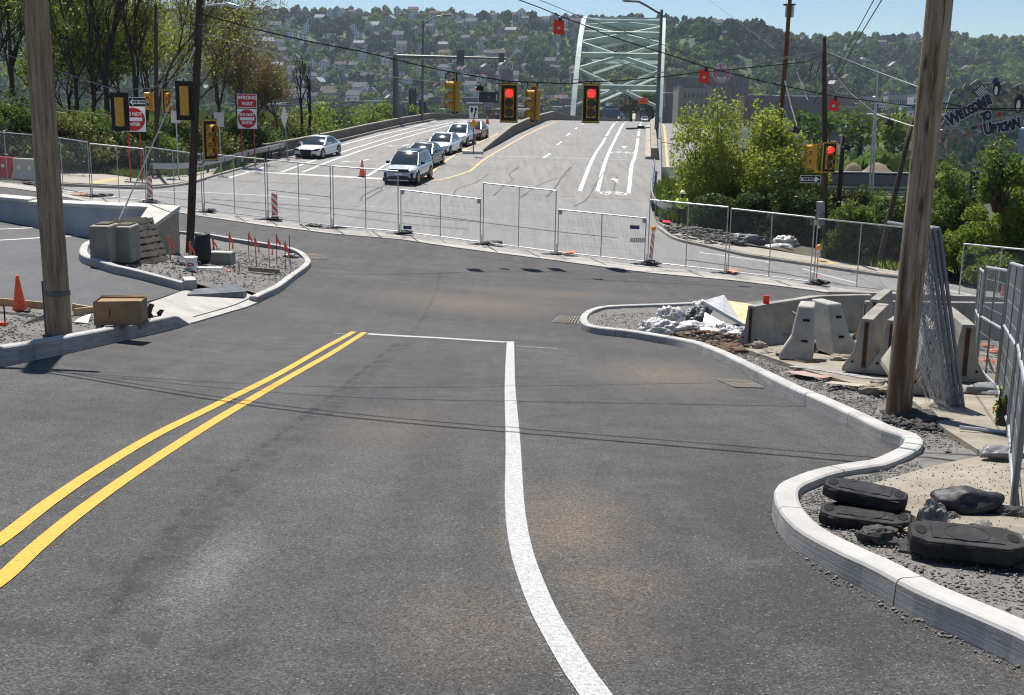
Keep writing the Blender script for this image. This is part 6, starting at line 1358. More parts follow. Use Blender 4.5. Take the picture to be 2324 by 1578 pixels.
# bricks-and-mulch heap
def scatter_stones(name, label, region, n, smin, smax, m, dz=.0, seed=1, flat=.7, parent=None, heap=None):
    "joined loose stones inside a world xy polygon"
    rr = np.random.RandomState(seed); P = np.array([(p[0], p[1]) for p in region]); mn, mx_ = P.min(0), P.max(0); X = rr.uniform(mn[0], mx_[0], n * 4); Y = rr.uniform(mn[1], mx_[1], n * 4); ins = np.zeros(len(X), bool); j = len(P) - 1
    for i in range(len(P)):
        c_ = ((P[i, 1] > Y) != (P[j, 1] > Y)) & (X < (P[j, 0] - P[i, 0]) * (Y - P[i, 1]) / (P[j, 1] - P[i, 1] + 1e-12) + P[i, 0]); ins ^= c_; j = i
    X, Y = X[ins][:n], Y[ins][:n]; n = len(X); Z = GV(X, Y) + dz
    if heap is not None: cx, cy, r_, h_ = heap; Z += np.clip(1 - np.hypot(X - cx, Y - cy) / r_, 0, 1) * h_
    ico = np.array([(0, 0, 1), (1, 0, .1), (.3, .95, -.1), (-.8, .6, .1), (-.8, -.6, -.1), (.3, -.95, .1), (0, 0, -1)]); tri = np.array([(0, 1, 2), (0, 2, 3), (0, 3, 4), (0, 4, 5), (0, 5, 1), (6, 2, 1), (6, 3, 2), (6, 4, 3), (6, 5, 4), (6, 1, 5)])
    s_ = smin + (smax - smin) * rr.rand(n) ** 2.5; V = ico[None] * (1 + rr.uniform(-.3, .3, (n, 7, 1))) * s_[:, None, None]; V[:, :, 2] *= flat; a = rr.uniform(0, 6.28, n); ca, sa = np.cos(a)[:, None], np.sin(a)[:, None]; st_ = rr.uniform(.7, 1.5, n)[:, None]
    x = V[:, :, 0] * st_; V2 = np.stack([x * ca - V[:, :, 1] * sa, x * sa + V[:, :, 1] * ca, V[:, :, 2]], -1) + np.stack([X, Y, Z + s_ * .25], 1)[:, None]
    me = np_mesh(name, V2.reshape(-1, 3), (tri[None] + 7 * np.arange(n)[:, None, None]).reshape(-1, 3), m); o = link(name, me, parent); o['kind'] = 'stuff'
    if label: o['label'] = label
    return o
def W(*pts, dz=.09): return [xy(hit(*p, dz)) for p in pts]
hp = hit(1600, 772, .1)
M['mulch'] = mat('broken_wood_bits', (.075, .042, .024), .9, (.15, .095, .06), 8)
scatter_stones('broken_wood', 'heap of broken brown wood and rubble under the plastic bags', W((1515, 770), (1530, 752), (1600, 756), (1690, 762), (1715, 795), (1660, 806), (1600, 790), (1560, 780)), 420, .03, .13, 'mulch', .09, 5, .45, heap=(hp.x, hp.y, 1.3, .16))
scatter_stones('broken_wood', 'pale splinters among the brown heap', W((1525, 768), (1600, 758), (1690, 768), (1710, 795), (1600, 786)), 60, .03, .09, 'slab', .12, 6, .4, heap=(hp.x, hp.y, 1.3, .16))
# loose stones on the pads
scatter_stones('stones', 'loose grey stones behind the near bulge of the right kerb', W((1800, 1130), (1950, 1085), (2080, 1050), (2110, 1080), (1970, 1120), (2100, 1200), (2200, 1240), (2400, 1330), (2420, 1470), (2200, 1375), (2010, 1310), (1870, 1230), (1815, 1180)), 3600, .003, .014, 'stone', .10, 2)
scatter_stones('stones', 'loose stones along the right kerb before the pole', W((1600, 785), (1760, 850), (1900, 915), (2060, 1000), (2130, 1030), (2230, 1030), (2130, 970), (2060, 915), (1900, 865), (1720, 800)), 3000, .005, .02, 'stone', .10, 3)
scatter_stones('stones', 'loose stones on the gravel island', W((420, 650), (560, 664), (640, 645), (690, 605), (670, 590), (560, 570), (430, 560), (360, 600), (260, 612)), 2600, .01, .035, 'stone', .12, 4)
scatter_stones('stones', 'loose stones in the tip of the right island', W((1340, 735), (1370, 714), (1590, 708), (1600, 780), (1480, 760), (1370, 746)), 900, .008, .025, 'stone', .10, 7)
scatter_stones('stones', 'loose stones on the gravel left of the front pole', W((-60, 822), (0, 812), (139, 787), (300, 752), (315, 738), (190, 715), (0, 715), (-60, 710)), 1800, .006, .024, 'stone', .13, 8)
scatter_stones('crumbs', 'dark crumbs of asphalt on the tan slab', W((1960, 1100), (2130, 1058), (2320, 1045), (2420, 1200), (2330, 1250), (2110, 1185), dz=.17), 900, .002, .008, 'rubble', .174, 9)
scatter_stones('crumbs', 'crumbs of asphalt along the foot of the right kerb', [xy(p) for p in [hit(*k) for k in ((2340, 1540), (2075, 1425), (1890, 1330), (1760, 1215), (1740, 1160), (1750, 1160), (1775, 1205), (1900, 1312), (2080, 1405), (2340, 1522))]], 500, .004, .014, 'stone', .004, 10)
# rubble chunks
def chunk(label, p, sx, sy, sz, seed, m='rubble', name='rubble_chunk'):
    b = MB().sphere((0, 0, 0), 1, 26, 16); out = []
    for x, y, z in b.v:
        n = Vector((x, y, z)); k = 1 + .45 * noise.noise(n * 1.4 + Vector((seed, 0, 0))) + .3 * (noise.voronoi(n * 2.2 + Vector((0, seed, 0)))[0][0] - .35) + .14 * noise.noise(n * 7 + Vector((seed, 1, 0))); out.append((n.x * k * sx, n.y * k * sy, (n.z * k + .5) * sz))
    b.v = out; o = b.build(name, m); o.location = p; return tag(o, label, 'rubble', 'chunks of broken asphalt')
for i, (lb, px, py, sx, sy, sz, m) in enumerate((('dark asphalt chunk between the rubber blocks', 2000, 1230, .13, .09, .07, 'rubble'), ('rough asphalt chunk right of the front sandbag', 2155, 1196, .09, .07, .06, 'rubble'), ('asphalt lump at the right edge behind the front rubber block', 2300, 1190, .13, .08, .08, 'rubble'), ('asphalt lump left of the one at the right edge', 2250, 1180, .1, .08, .07, 'rubble'),
        ('large grey lump above the front rubber block', 2225, 1228, .12, .09, .08, 'stone'), ('upright grey stone between the rubber blocks', 2112, 1212, .09, .07, .15, 'stone'), ('grey lump beside the upright stone', 2128, 1206, .07, .06, .08, 'stone'), ('pale stone with orange paint between the rubber blocks', 2085, 1211, .1, .06, .03, 'slab'),
        ('dark soil at the foot of the right front pole', 2078, 950, .22, .14, .06, 'rubble'), ('dark soil right of the pole foot', 2118, 962, .16, .12, .06, 'rubble'))): chunk(lb, hit(px, py, .1), sx, sy, sz, i * 3.1, m)
scatter_stones('soil', 'dark soil heaped around the foot of the right front pole', W((2000, 940), (2060, 930), (2130, 955), (2150, 985), (2080, 980), (2010, 962)), 700, .008, .05, 'rubble', .11, 41)
for i, (lb, px, py, sx, sy, sz) in enumerate((('flat broken slab piece before the left slotted barrier end', 1790, 812, .3, .2, .07), ('broken slab corner left of the pink paint', 1752, 806, .2, .16, .07), ('small broken slab piece right of the slotted barrier ends', 1912, 822, .2, .14, .09), ('broken slab piece behind the slotted barrier ends', 1872, 775, .28, .2, .16),
        ('low concrete lump left of the front pole foot', 1985, 893, .2, .1, .08), ('dirty lump under the brown board', 1938, 800, .25, .18, .14), ('broken concrete piece at the left foot of the long barrier', 1722, 795, .16, .12, .1))): chunk(lb, hit(px, py, .12), sx, sy, sz, 40 + i * 2.7, 'slab' if i % 2 == 0 else 'block', 'concrete_chunk')['group'] = 'pieces of broken concrete'
# rubber fence blocks
def foot(label, p, rz, L=.72, Wd=.36, H=.105, tilt=(0, 0)):
    H *= .88; root = thing('rubber_block', label, 'rubber base', p, rz, 'black rubber fence feet'); root.rotation_euler = (tilt[0], tilt[1], rz); a, c = L / 2, Wd / 2; k = .1
    oct_ = [(-a + k, -c), (a - k, -c), (a, -c + k * .8), (a, c - k * .8), (a - k, c), (-a + k, c), (-a, c - k * .8), (-a, -c + k * .8)]
    o = MB().loft([[(x * s, y * s, z) for x, y in oct_] for s, z in ((.955, 0), (1.0, .015), (1.0, H - .03), (.97, H))]).build('slab', 'rubber', root); bevel(o, .005, 1)
    MB().loft([[(x * s, y * s, z) for x, y in [(-a * .62, -c * .66), (a * .62, -c * .66), (a * .62, c * .66), (-a * .62, c * .66)]] for s, z in ((1, H - .01), (.98, H + .006))]).build('raised_panel', 'rubber', root)
    b = MB()
    for pr in ringp(0, 0, .125, .135, 1, 28): b.add([(x, y, H + .0085) for x, y in pr], [(0, 1, 2, 3)])
    b.build('ring_mark', 'black', root)
    for sx in (-1, 1): MB().loft([[(sx * a * .8 + x * .035, y * .075, H + .002) for x, y in disc(1, 14)], [(sx * a * .8 + x * .035, y * .075, H + .0045) for x, y in disc(1, 14)]]).build('hand_hole', 'hole', root)
    for x in (-.2, 0.0, .2): MB().box((x, -c + .012, H - .022), (.07, .03, .018)).build('side_slot', 'black', root)
    return root
q = hit(1985, 1201, .1); q2 = hit(1880, 1172, .1)
foot('lower black rubber block of the stacked pair', hit(1962, 1192, .1), -.33, .60, .32); o = foot('upper black rubber block tilted on the other', hit(1968, 1182, .1) + Vector((0, .1, .11)), -.42, .56, .31, tilt=(-.03, .05))
foot('single black rubber block nearest the camera at right', hit(2188, 1270, .1) + Vector((0, 0, .05)), -.25, .66, .38, .13); bag('flat rubber flap under the nearest rubber block', hit(2090, 1245, .095), .16, .12, .07, .6, 'rubber', 'rubber_flap', 61, cat='rubber flap')
# sandbags
def drybag(label, px, py, sx, sy, sz, rz, seed, dz=.17, m='sandbag'):
    o = bag(label, hit(px, py, dz), sx, sy, sz, rz, m, 'sandbag', seed, 'dark sandbags on the right work area'); 
    for v in o.data.vertices: v.co += v.normal * .007 * (abs(noise.noise((v.co.x * 9 + v.co.y * 6, v.co.y * 24 - v.co.x * 6, seed))) * 2 - .4)
    return o
M['sandbag_grey'] = mat('grey_sandbag', (.15, .155, .16), .45, (.21, .215, .225), 6, bump=.3, bscale=18)
drybag('dark folded sandbag on the tan slab behind the rubber blocks', 2190, 1160, .22, .13, .16, -.05, 81); drybag('grey sandbag at the right edge on the fence stand', 2268, 1036, .17, .1, .085, .1, 82, .2, 'sandbag_grey'); drybag('grey sandbag behind the leaning bundle', 2232, 892, .24, .16, .11, 0, 83, .16, 'sandbag_grey')
drybag('black sandbag far behind the grey panels', 2270, 770, .3, .18, .12, 0, 84, .12, 'sandbag_grey')
for i, (lb, px, py) in enumerate((('upper orange bag seen through the grey panels', 2236, 788), ('middle orange bag seen through the grey panels', 2256, 800), ('lower orange bag seen through the grey panels', 2242, 824), ('orange bag seen through the nearest grey panel', 2296, 936))): bag(lb, hit(px, py, .13), .17, .11, .06, i, 'faded_orange', 'orange_bag', 90 + i, 'orange bags behind the grey panels', 'bag')
tag(slabobj('dark_strap', 'dark torn strap on the slab before the yellow sprayed barrier', 'strap', [hit(1975, 868, .2), hit(1990, 872, .17), hit(2010, 868, .2), hit(1998, 884, .16), hit(1990, 890, .17)], (0, .02, .02), 'rubber'))
tag(MB().tube([hit(1880, 888, .11), hit(1920, 880, .13), hit(1960, 890, .12), hit(2010, 895, .13)], .012, 5).build('old_cable', 'rubber'), 'thin dark cable lying along the gravel before the pole', 'cable'); tag(MB().tube([hit(1770, 813, .16), hit(1800, 818, .15), hit(1830, 824, .15), hit(1860, 822, .16)], .03, 6).build('pipe', 'dark_wood'), 'dark pipe lying in front of the left slotted barrier end', 'pipe')
scatter_stones('rubble', 'dark rubble along the street edge behind the barriers', W((2060, 700), (2330, 730), (2400, 790), (2200, 750), (2090, 720)), 260, .03, .11, 'rubble', .08, 15)
# grey welded panels at the far right
gpn = [hit(2299, 1158, .17), hit(2288, 985, .17), hit(2262, 892, .15), hit(2213, 842, .13), hit(2204, 806, .12)]
def grey_panel(label, p0, p1, h):
    p0, p1 = Vector(p0), Vector(p1); d = p1 - p0; w = Vector((d.x, d.y, 0)).length; root = thing('mesh_fence', label, 'fence panel', p0, math.atan2(d.y, d.x), 'grey welded panels at the right edge'); L = lambda u, z: Vector((u, 0, d.z * u / w + z))
    for u in (.04, .13, w - .13, w - .04): MB().cyl(L(u, 0), L(u, h), .022, n=8).build('post', 'steel_post', root)
    MB().cyl(L(w / 2, .12), L(w / 2, h - .04), .016, n=6).build('middle_post', 'steel_post', root)
    for z in (.1, h * .52, h - .03): MB().cyl(L(.1, z), L(w - .1, z), .021, n=8).build('rail', 'alu', root)
    b = MB()
    for z in np.arange(.22, h - .05, .2): b.cyl(L(.1, z), L(w - .1, z), .003, n=4, cap=False)
    for u in np.arange(.16, w - .1, .05): b.cyl(L(u, .1), L(u, h - .03), .0013, n=3, cap=False)
    o = b.build('mesh', 'galv', root); o['kind'] = 'stuff'
    b = MB(); b.cyl(L(.08, .02) + Vector((0, -.45, 0)), L(.08, .02) + Vector((0, .45, 0)), .02, n=6).build('foot_bar', 'alu', root)
    return root
M['steel_post'] = mat('painted_steel_post', (.16, .17, .18), .5, (.22, .23, .24), 9, metal=.5)
for i, lb in enumerate(('grey welded panel nearest the camera at the right edge', 'second grey welded panel from the camera', 'third grey welded panel behind the grey sandbag', 'farthest grey welded panel by the barrier ends')):
    h = 1.74 if i == 0 else (1.72, 1.7, 1.62, 1.55)[i]; p0, p1 = gpn[i], gpn[i + 1]
    p0 = p0 + Vector((0, 0, -.02)); grey_panel(lb, p0, p1, h)
# bundle of chain link panels leaning upright
bt, tt = [at(2172, 960, 12.9), at(2200, 966, 12.75)], [at(2108, 520, 13.2), at(2140, 521, 13.1)]
M['mesh_bright'] = mat('bright_wire', (.42, .43, .44), .35, (.6, .61, .62), 30, metal=.8)
rr = random.Random(9)
for i, lb in enumerate(('front chain link panel of the leaning bundle', 'second chain link panel of the leaning bundle', 'rear chain link panel of the leaning bundle')):
    b0_ = bt[0].lerp(bt[1], i / 2) + Vector((0, .06 * i, .0)); t0_ = tt[0].lerp(tt[1], i / 2) + Vector((0, .06 * i, 0)); root = thing('leaning_fence', lb, 'fence panel', b0_, 0, 'chain link panels leaning in a bundle'); d = t0_ - b0_; w = Vector((-.32, .95, 0)) * .75; w2 = w if i == 0 else w * .55
    MB().cyl((0, 0, 0), d, .024, n=8).build('post', 'steel_post', root); MB().cyl(w2 * .45, d + w2 * .45, .022, n=8).build('post', 'steel_post', root); MB().cyl((0, 0, 0), w2, .02, n=6).build('end_rail', 'galv', root); MB().cyl(d, d + w2, .02, n=6).build('end_rail', 'galv', root)
    b = MB(); side = Vector((-1, -.15, 0)); H = 120
    for k in range(300):
        t = rr.random(); u = rr.random(); bulge = .17 * math.sin(math.pi * min(1, t * 1.02)) + .03; p = d * t + side * (u * bulge + .01) * (1.6 if i == 0 else .7) + w * rr.uniform(0, .45)
        e = Vector((rr.uniform(-.03, .03), rr.uniform(-.03, .03), rr.choice((-1, 1)) * rr.uniform(.03, .06))); b.cyl(p - e, p + e, .0028, n=3, cap=False)
    for k in range(26):
        u = rr.random() * .9 + .1; q = [];
        for j in range(36): t = j / 35; q.append(d * t + side * (u * (.17 * math.sin(math.pi * t) + .03)) * (1.6 if i == 0 else .7) + w * (.22 + .2 * math.sin(k * 2.1)) + Vector((.012 * (1 if j % 2 else -1), .012 * (1 if (j + k) % 2 else -1), 0)))
        b.tube(q, .0026, 3, cap=False)
    o = b.build('folded_mesh', 'mesh_bright', root, recalc=False); o['kind'] = 'stuff'
# weeds by the panel foot
# ================================================================ WORKER
wp = hit(1545, 521, .02)
root = thing('person', 'worker in a lime vest and pale hard hat standing with folded arms on the corner', 'person', wp, .25)
def skinbody(name, verts, edges, rad, m, parent, lv=2):
    me = bpy.data.meshes.new(name); me.from_pydata(verts, edges, []); me.materials.append(M[m]); o = link(name, me, parent); sm = o.modifiers.new('skin', 'SKIN'); sm.use_smooth_shade = True; o.modifiers.new('sub', 'SUBSURF').render_levels = lv
    for i, r_ in enumerate(rad): o.data.skin_vertices[0].data[i].radius = (r_, r_ * .92)
    o.data.skin_vertices[0].data[0].use_root = True; return o
V = [(0, 0, .95), (0, .01, 1.15), (0, .0, 1.36), (0, -.01, 1.5), (0, -.02, 1.56), (0, -.03, 1.68), (.1, 0, .9), (.12, -.02, .5), (.12, .02, .1), (.12, -.12, .05), (-.1, 0, .9), (-.13, -.02, .5), (-.14, .02, .1), (-.15, -.12, .05),
     (.19, 0, 1.42), (.26, -.04, 1.15), (.1, -.22, 1.12), (-.02, -.24, 1.14), (-.19, 0, 1.42), (-.26, -.04, 1.15), (-.1, -.2, 1.08), (.02, -.25, 1.08)]
E = [(0, 1), (1, 2), (2, 3), (3, 4), (4, 5), (0, 6), (6, 7), (7, 8), (8, 9), (0, 10), (10, 11), (11, 12), (12, 13), (2, 14), (14, 15), (15, 16), (16, 17), (2, 18), (18, 19), (19, 20), (20, 21)]
RD = [.14, .135, .15, .07, .06, .095, .1, .075, .05, .045, .1, .075, .05, .045, .075, .055, .04, .035, .075, .055, .04, .035]
skinbody('body', V, E, RD, 'trouser', root)
def ringe(cx, cy, z, rx, ry, n=16): return [(cx + rx * math.cos(2 * math.pi * i / n), cy + ry * math.sin(2 * math.pi * i / n), z) for i in range(n)]
smooth(MB().loft([ringe(0, 0, .92, .185, .15), ringe(0, 0, 1.1, .19, .155), ringe(0, 0, 1.32, .215, .165), ringe(0, 0, 1.44, .2, .14), ringe(0, 0, 1.5, .1, .1)]).build('vest', 'vest', root, smooth=True), 1)
for z in (1.05, 1.22): MB().loft([ringe(0, 0, z, .196, .162), ringe(0, 0, z + .045, .2, .165)]).build('reflective_band', 'alu', root)
for s_ in (1, -1): MB().tube([(s_ * .19, 0, 1.43), (s_ * .265, -.03, 1.17), (s_ * .12, -.2, 1.13 if s_ > 0 else 1.08), (s_ * -.04, -.25, 1.12 if s_ > 0 else 1.07)], [.085, .068, .055, .05], 10).build('sleeve', 'vest', root, smooth=True); MB().sphere((s_ * -.07, -.255, 1.12 if s_ > 0 else 1.07), .05, 8, 6, (1.2, .8, .8)).build('hand', 'skin', root, smooth=True)
MB().sphere((0, -.03, 1.655), .1, 14, 10, (.92, 1.02, 1.2)).build('head', 'skin', root, smooth=True); MB().sphere((0, -.125, 1.645), .022, 8, 6).build('nose', 'skin', root, smooth=True)
rg = [ringe(0, -.03, 1.69, .125, .145), ringe(0, -.03, 1.76, .115, .135), ringe(0, -.03, 1.81, .07, .08)]; MB().loft(rg).build('hard_hat', 'helmet', root, smooth=True); MB().loft([ringe(0, -.07, 1.69, .14, .19), ringe(0, -.07, 1.7, .14, .19)]).build('hat_brim', 'helmet', root)
for s_ in (.12, -.14): MB().sphere((s_, -.04, .07), .085, 10, 7, (.75, 1.6, .85)).build('boot', 'boot', root, smooth=True); MB().cyl((s_, .02, .1), (s_, .02, .26), .075, n=10).build('gaiter', 'boot', root)
q = hit(1515, 505, .1); tag(slabobj('red_sheet', 'red sign lying on the ground left of the worker', 'sheet', [hit(1502, 506, .12), hit(1522, 508, .12), hit(1520, 502, .12), hit(1506, 501, .12)], (0, 0, .03), 'red'))
for i, (lb, px, py, sx, sz, m) in enumerate((('pile of dark plastic on the right corner kerb', 1690, 550, .8, .3, 'grey_sheet'), ('white plastic bag on the right corner bank', 1782, 557, .5, .34, 'plastic_sheet'), ('flat white plastic sheet beside the white bag on the bank', 1768, 562, .5, .14, 'plastic_sheet'), ('dark plastic beside the pile on the right corner', 1728, 555, .4, .22, 'sandbag'), ('black sack near the far kerb at right', 2140, 632, .4, .22, 'sandbag'), ('second black sack near the far kerb at right', 2170, 636, .4, .2, 'sandbag'))): bag(lb, hit(px, py, .1), sx, .3, sz, .1 * i, m, 'plastic_heap', 110 + i, None, 'sack', crumple=.6)
sp = hit(1610, 540, .1)
scatter_stones('broken_concrete', 'broken concrete and dirt heaped beside the worker', W((1500, 512), (1560, 524), (1640, 540), (1700, 552), (1690, 560), (1600, 552), (1530, 536)), 300, .04, .2, 'gravel', .1, 31, .45, heap=(sp.x, sp.y, 2.6, .35))
chunk('dark stump behind the guard rail', hit(1598, 505, .1), .28, .25, .75, 2.3, 'rubble', 'stump')
# ================================================================ VEGETATION
def leaf_np(centers, rad, n, size, seed, up=.25, gap=.0, gsc=.8, aniso=1.0):
    "n leaf quads spread through blobs (centers Nx3, radii N or Nx3)"
    rr = np.random.RandomState(seed); c = np.asarray(centers, float); r = np.asarray(rad, float)
    if r.ndim == 1: r = np.repeat(r[:, None], 3, 1)
    vol = r.prod(1); k = rr.choice(len(c), int(n * 1.6), p=vol / vol.sum()); d = rr.normal(size=(len(k), 3)); d /= np.linalg.norm(d, axis=1)[:, None]
    p = c[k] + d * r[k] * (rr.rand(len(k)) ** .42)[:, None]
    if gap:
        keep = np.array([noise.noise((x * gsc, y * gsc, z * gsc)) > -gap * .0 - .5 + gap for x, y, z in p]); p = p[keep]
    p = p[:n]; n = len(p); a = rr.normal(size=(n, 3)); a /= np.linalg.norm(a, axis=1)[:, None]; b_ = rr.normal(size=(n, 3)); b_[:, 2] += up; b_ = np.cross(a, b_); b_ /= np.linalg.norm(b_, axis=1)[:, None]
    s = size * rr.uniform(.6, 1.3, n)[:, None]; a = a * s; b_ = b_ * s * .62 * aniso
    V = np.stack([p - a * .5, p + b_ * .5 - a * .05, p + a * .55, p - b_ * .5 - a * .05], 1).reshape(-1, 3); f = np.arange(4 * n).reshape(n, 4); return V, f
def grow(seed, pts, r0, levels, spread=.7, kids=(4, 6), up=.25, shrink=.62, lr=.6, twist=1.0):
    "trunk polyline -> list of (polyline, radii) and tip points"
    rr = random.Random(seed); segs = []; tips = []
    def rec(pts, r, lv):
        n = len(pts); segs.append((pts, [r * (1 - .62 * i / (n - 1)) for i in range(n)], lv)); L = sum((Vector(b) - Vector(a)).length for a, b in zip(pts[:-1], pts[1:]))
        if lv == 0: tips.extend(pts[1:]); return
        for k in range(rr.randint(*kids)):
            t = rr.uniform(.35, 1.0) if k else 1.0; i = min(int(t * (n - 1)), n - 2); f = t * (n - 1) - i; p = Vector(pts[i]).lerp(Vector(pts[i + 1]), f); d0 = (Vector(pts[i + 1]) - Vector(pts[i])).normalized()
            a = rr.uniform(0, 6.283); s = rr.uniform(.35, 1) * spread; d = (d0 + d0.orthogonal().normalized() * math.cos(a) * s + d0.cross(d0.orthogonal()).normalized() * math.sin(a) * s + Vector((0, 0, up))).normalized(); q = [p]; l = L * lr * rr.uniform(.7, 1.2); m = 4
            for j in range(m): d = (d + Vector((rr.uniform(-1, 1), rr.uniform(-1, 1), rr.uniform(-.6, 1))) * .16 * twist).normalized(); q.append(q[-1] + d * l / m)
            rec(q, r * shrink * (1 - .45 * t * .6), lv - 1)
    rec([Vector(p) for p in pts], r0, levels); return segs, tips
def tree(label, base, trunk, r0, levels, leafm_, nleaf, lsize, lrad, seed, bark='bark', cat='tree', group=None, name='tree', spread=.7, kids=(3, 5), up=.25, lr=.6, twigs=True):
    root = thing(name, label, cat, base, 0, group); segs, tips = grow(seed, trunk, r0, levels, spread, kids, up, lr=lr); b = MB()
    for pts, rs, lv in segs: b.tube(pts, [max(r, .008) for r in rs], 7 if lv == levels else (5 if lv else 3), cap=False)
    b.build('trunk', bark, root, smooth=True, recalc=False)
    if nleaf:
        rr = np.random.RandomState(seed); T = np.array([tuple(t) for t in tips]); 
        if len(T) > 700: T = T[rr.choice(len(T), 700, False)]
        V, f = leaf_np(T, np.full(len(T), lrad), nleaf, lsize, seed); o = link('crown', np_mesh('crown', V, f, leafm_), root)
    return root
_bc = {}
def bush(label, P, rx, ry, rz, m, n, size, seed, cat='bush', name='bush', stems=6, group=None, lob=9, upright=0.0, bark='brown_bark', gap=.38, gsc=None):
    root = thing(name, label, cat, P, 0, group); rr = random.Random(seed); cs, rs = [], []
    for i in range(lob):
        a = rr.uniform(0, 6.28); q = rr.uniform(.15, .8); z = rr.uniform(.12, .78); k = rr.uniform(.28, .5) * (1.1 - .4 * q)
        cs.append((math.cos(a) * q * rx, math.sin(a) * q * ry, z * rz)); rs.append((k * rx, k * ry, k * rz * (1 + upright)))
    for i in range(int(lob * upright * 2)):
        a = rr.uniform(0, 6.28); q = rr.uniform(.0, .85); cs.append((math.cos(a) * q * rx, math.sin(a) * q * ry, rz * rr.uniform(.75, 1.05))); rs.append((.06 * rx, .06 * rx, .22 * rz))
    V, f = leaf_np(cs, rs, n, size, seed, gap=gap, gsc=gsc or 1.6 / max(rx, .8)); V[:, 2] = np.maximum(V[:, 2], .03); link('foliage', np_mesh('foliage', V, f, m), root); b = MB()
    for i in range(stems): c = cs[i % len(cs)]; b.tube([(c[0] * .25, c[1] * .25, -.2), (c[0] * .6, c[1] * .6, c[2] * .55), c, (c[0] * 1.1, c[1] * 1.1, c[2] + rs[i % len(cs)][2] * .9)], [.05, .035, .022, .006], 5, cap=False)
    b.build('stems', bark, root, recalc=False); return root
def trk(base, px):  # trunk polyline from pixels at the base's depth, local to base
    return [(Vector((0, 0, -.4)) if i == 0 else at(x, y, base.y + k) - base) for i, (x, y, k) in enumerate(px)]
def gb(px, py, Y): return at(px, py, Y)
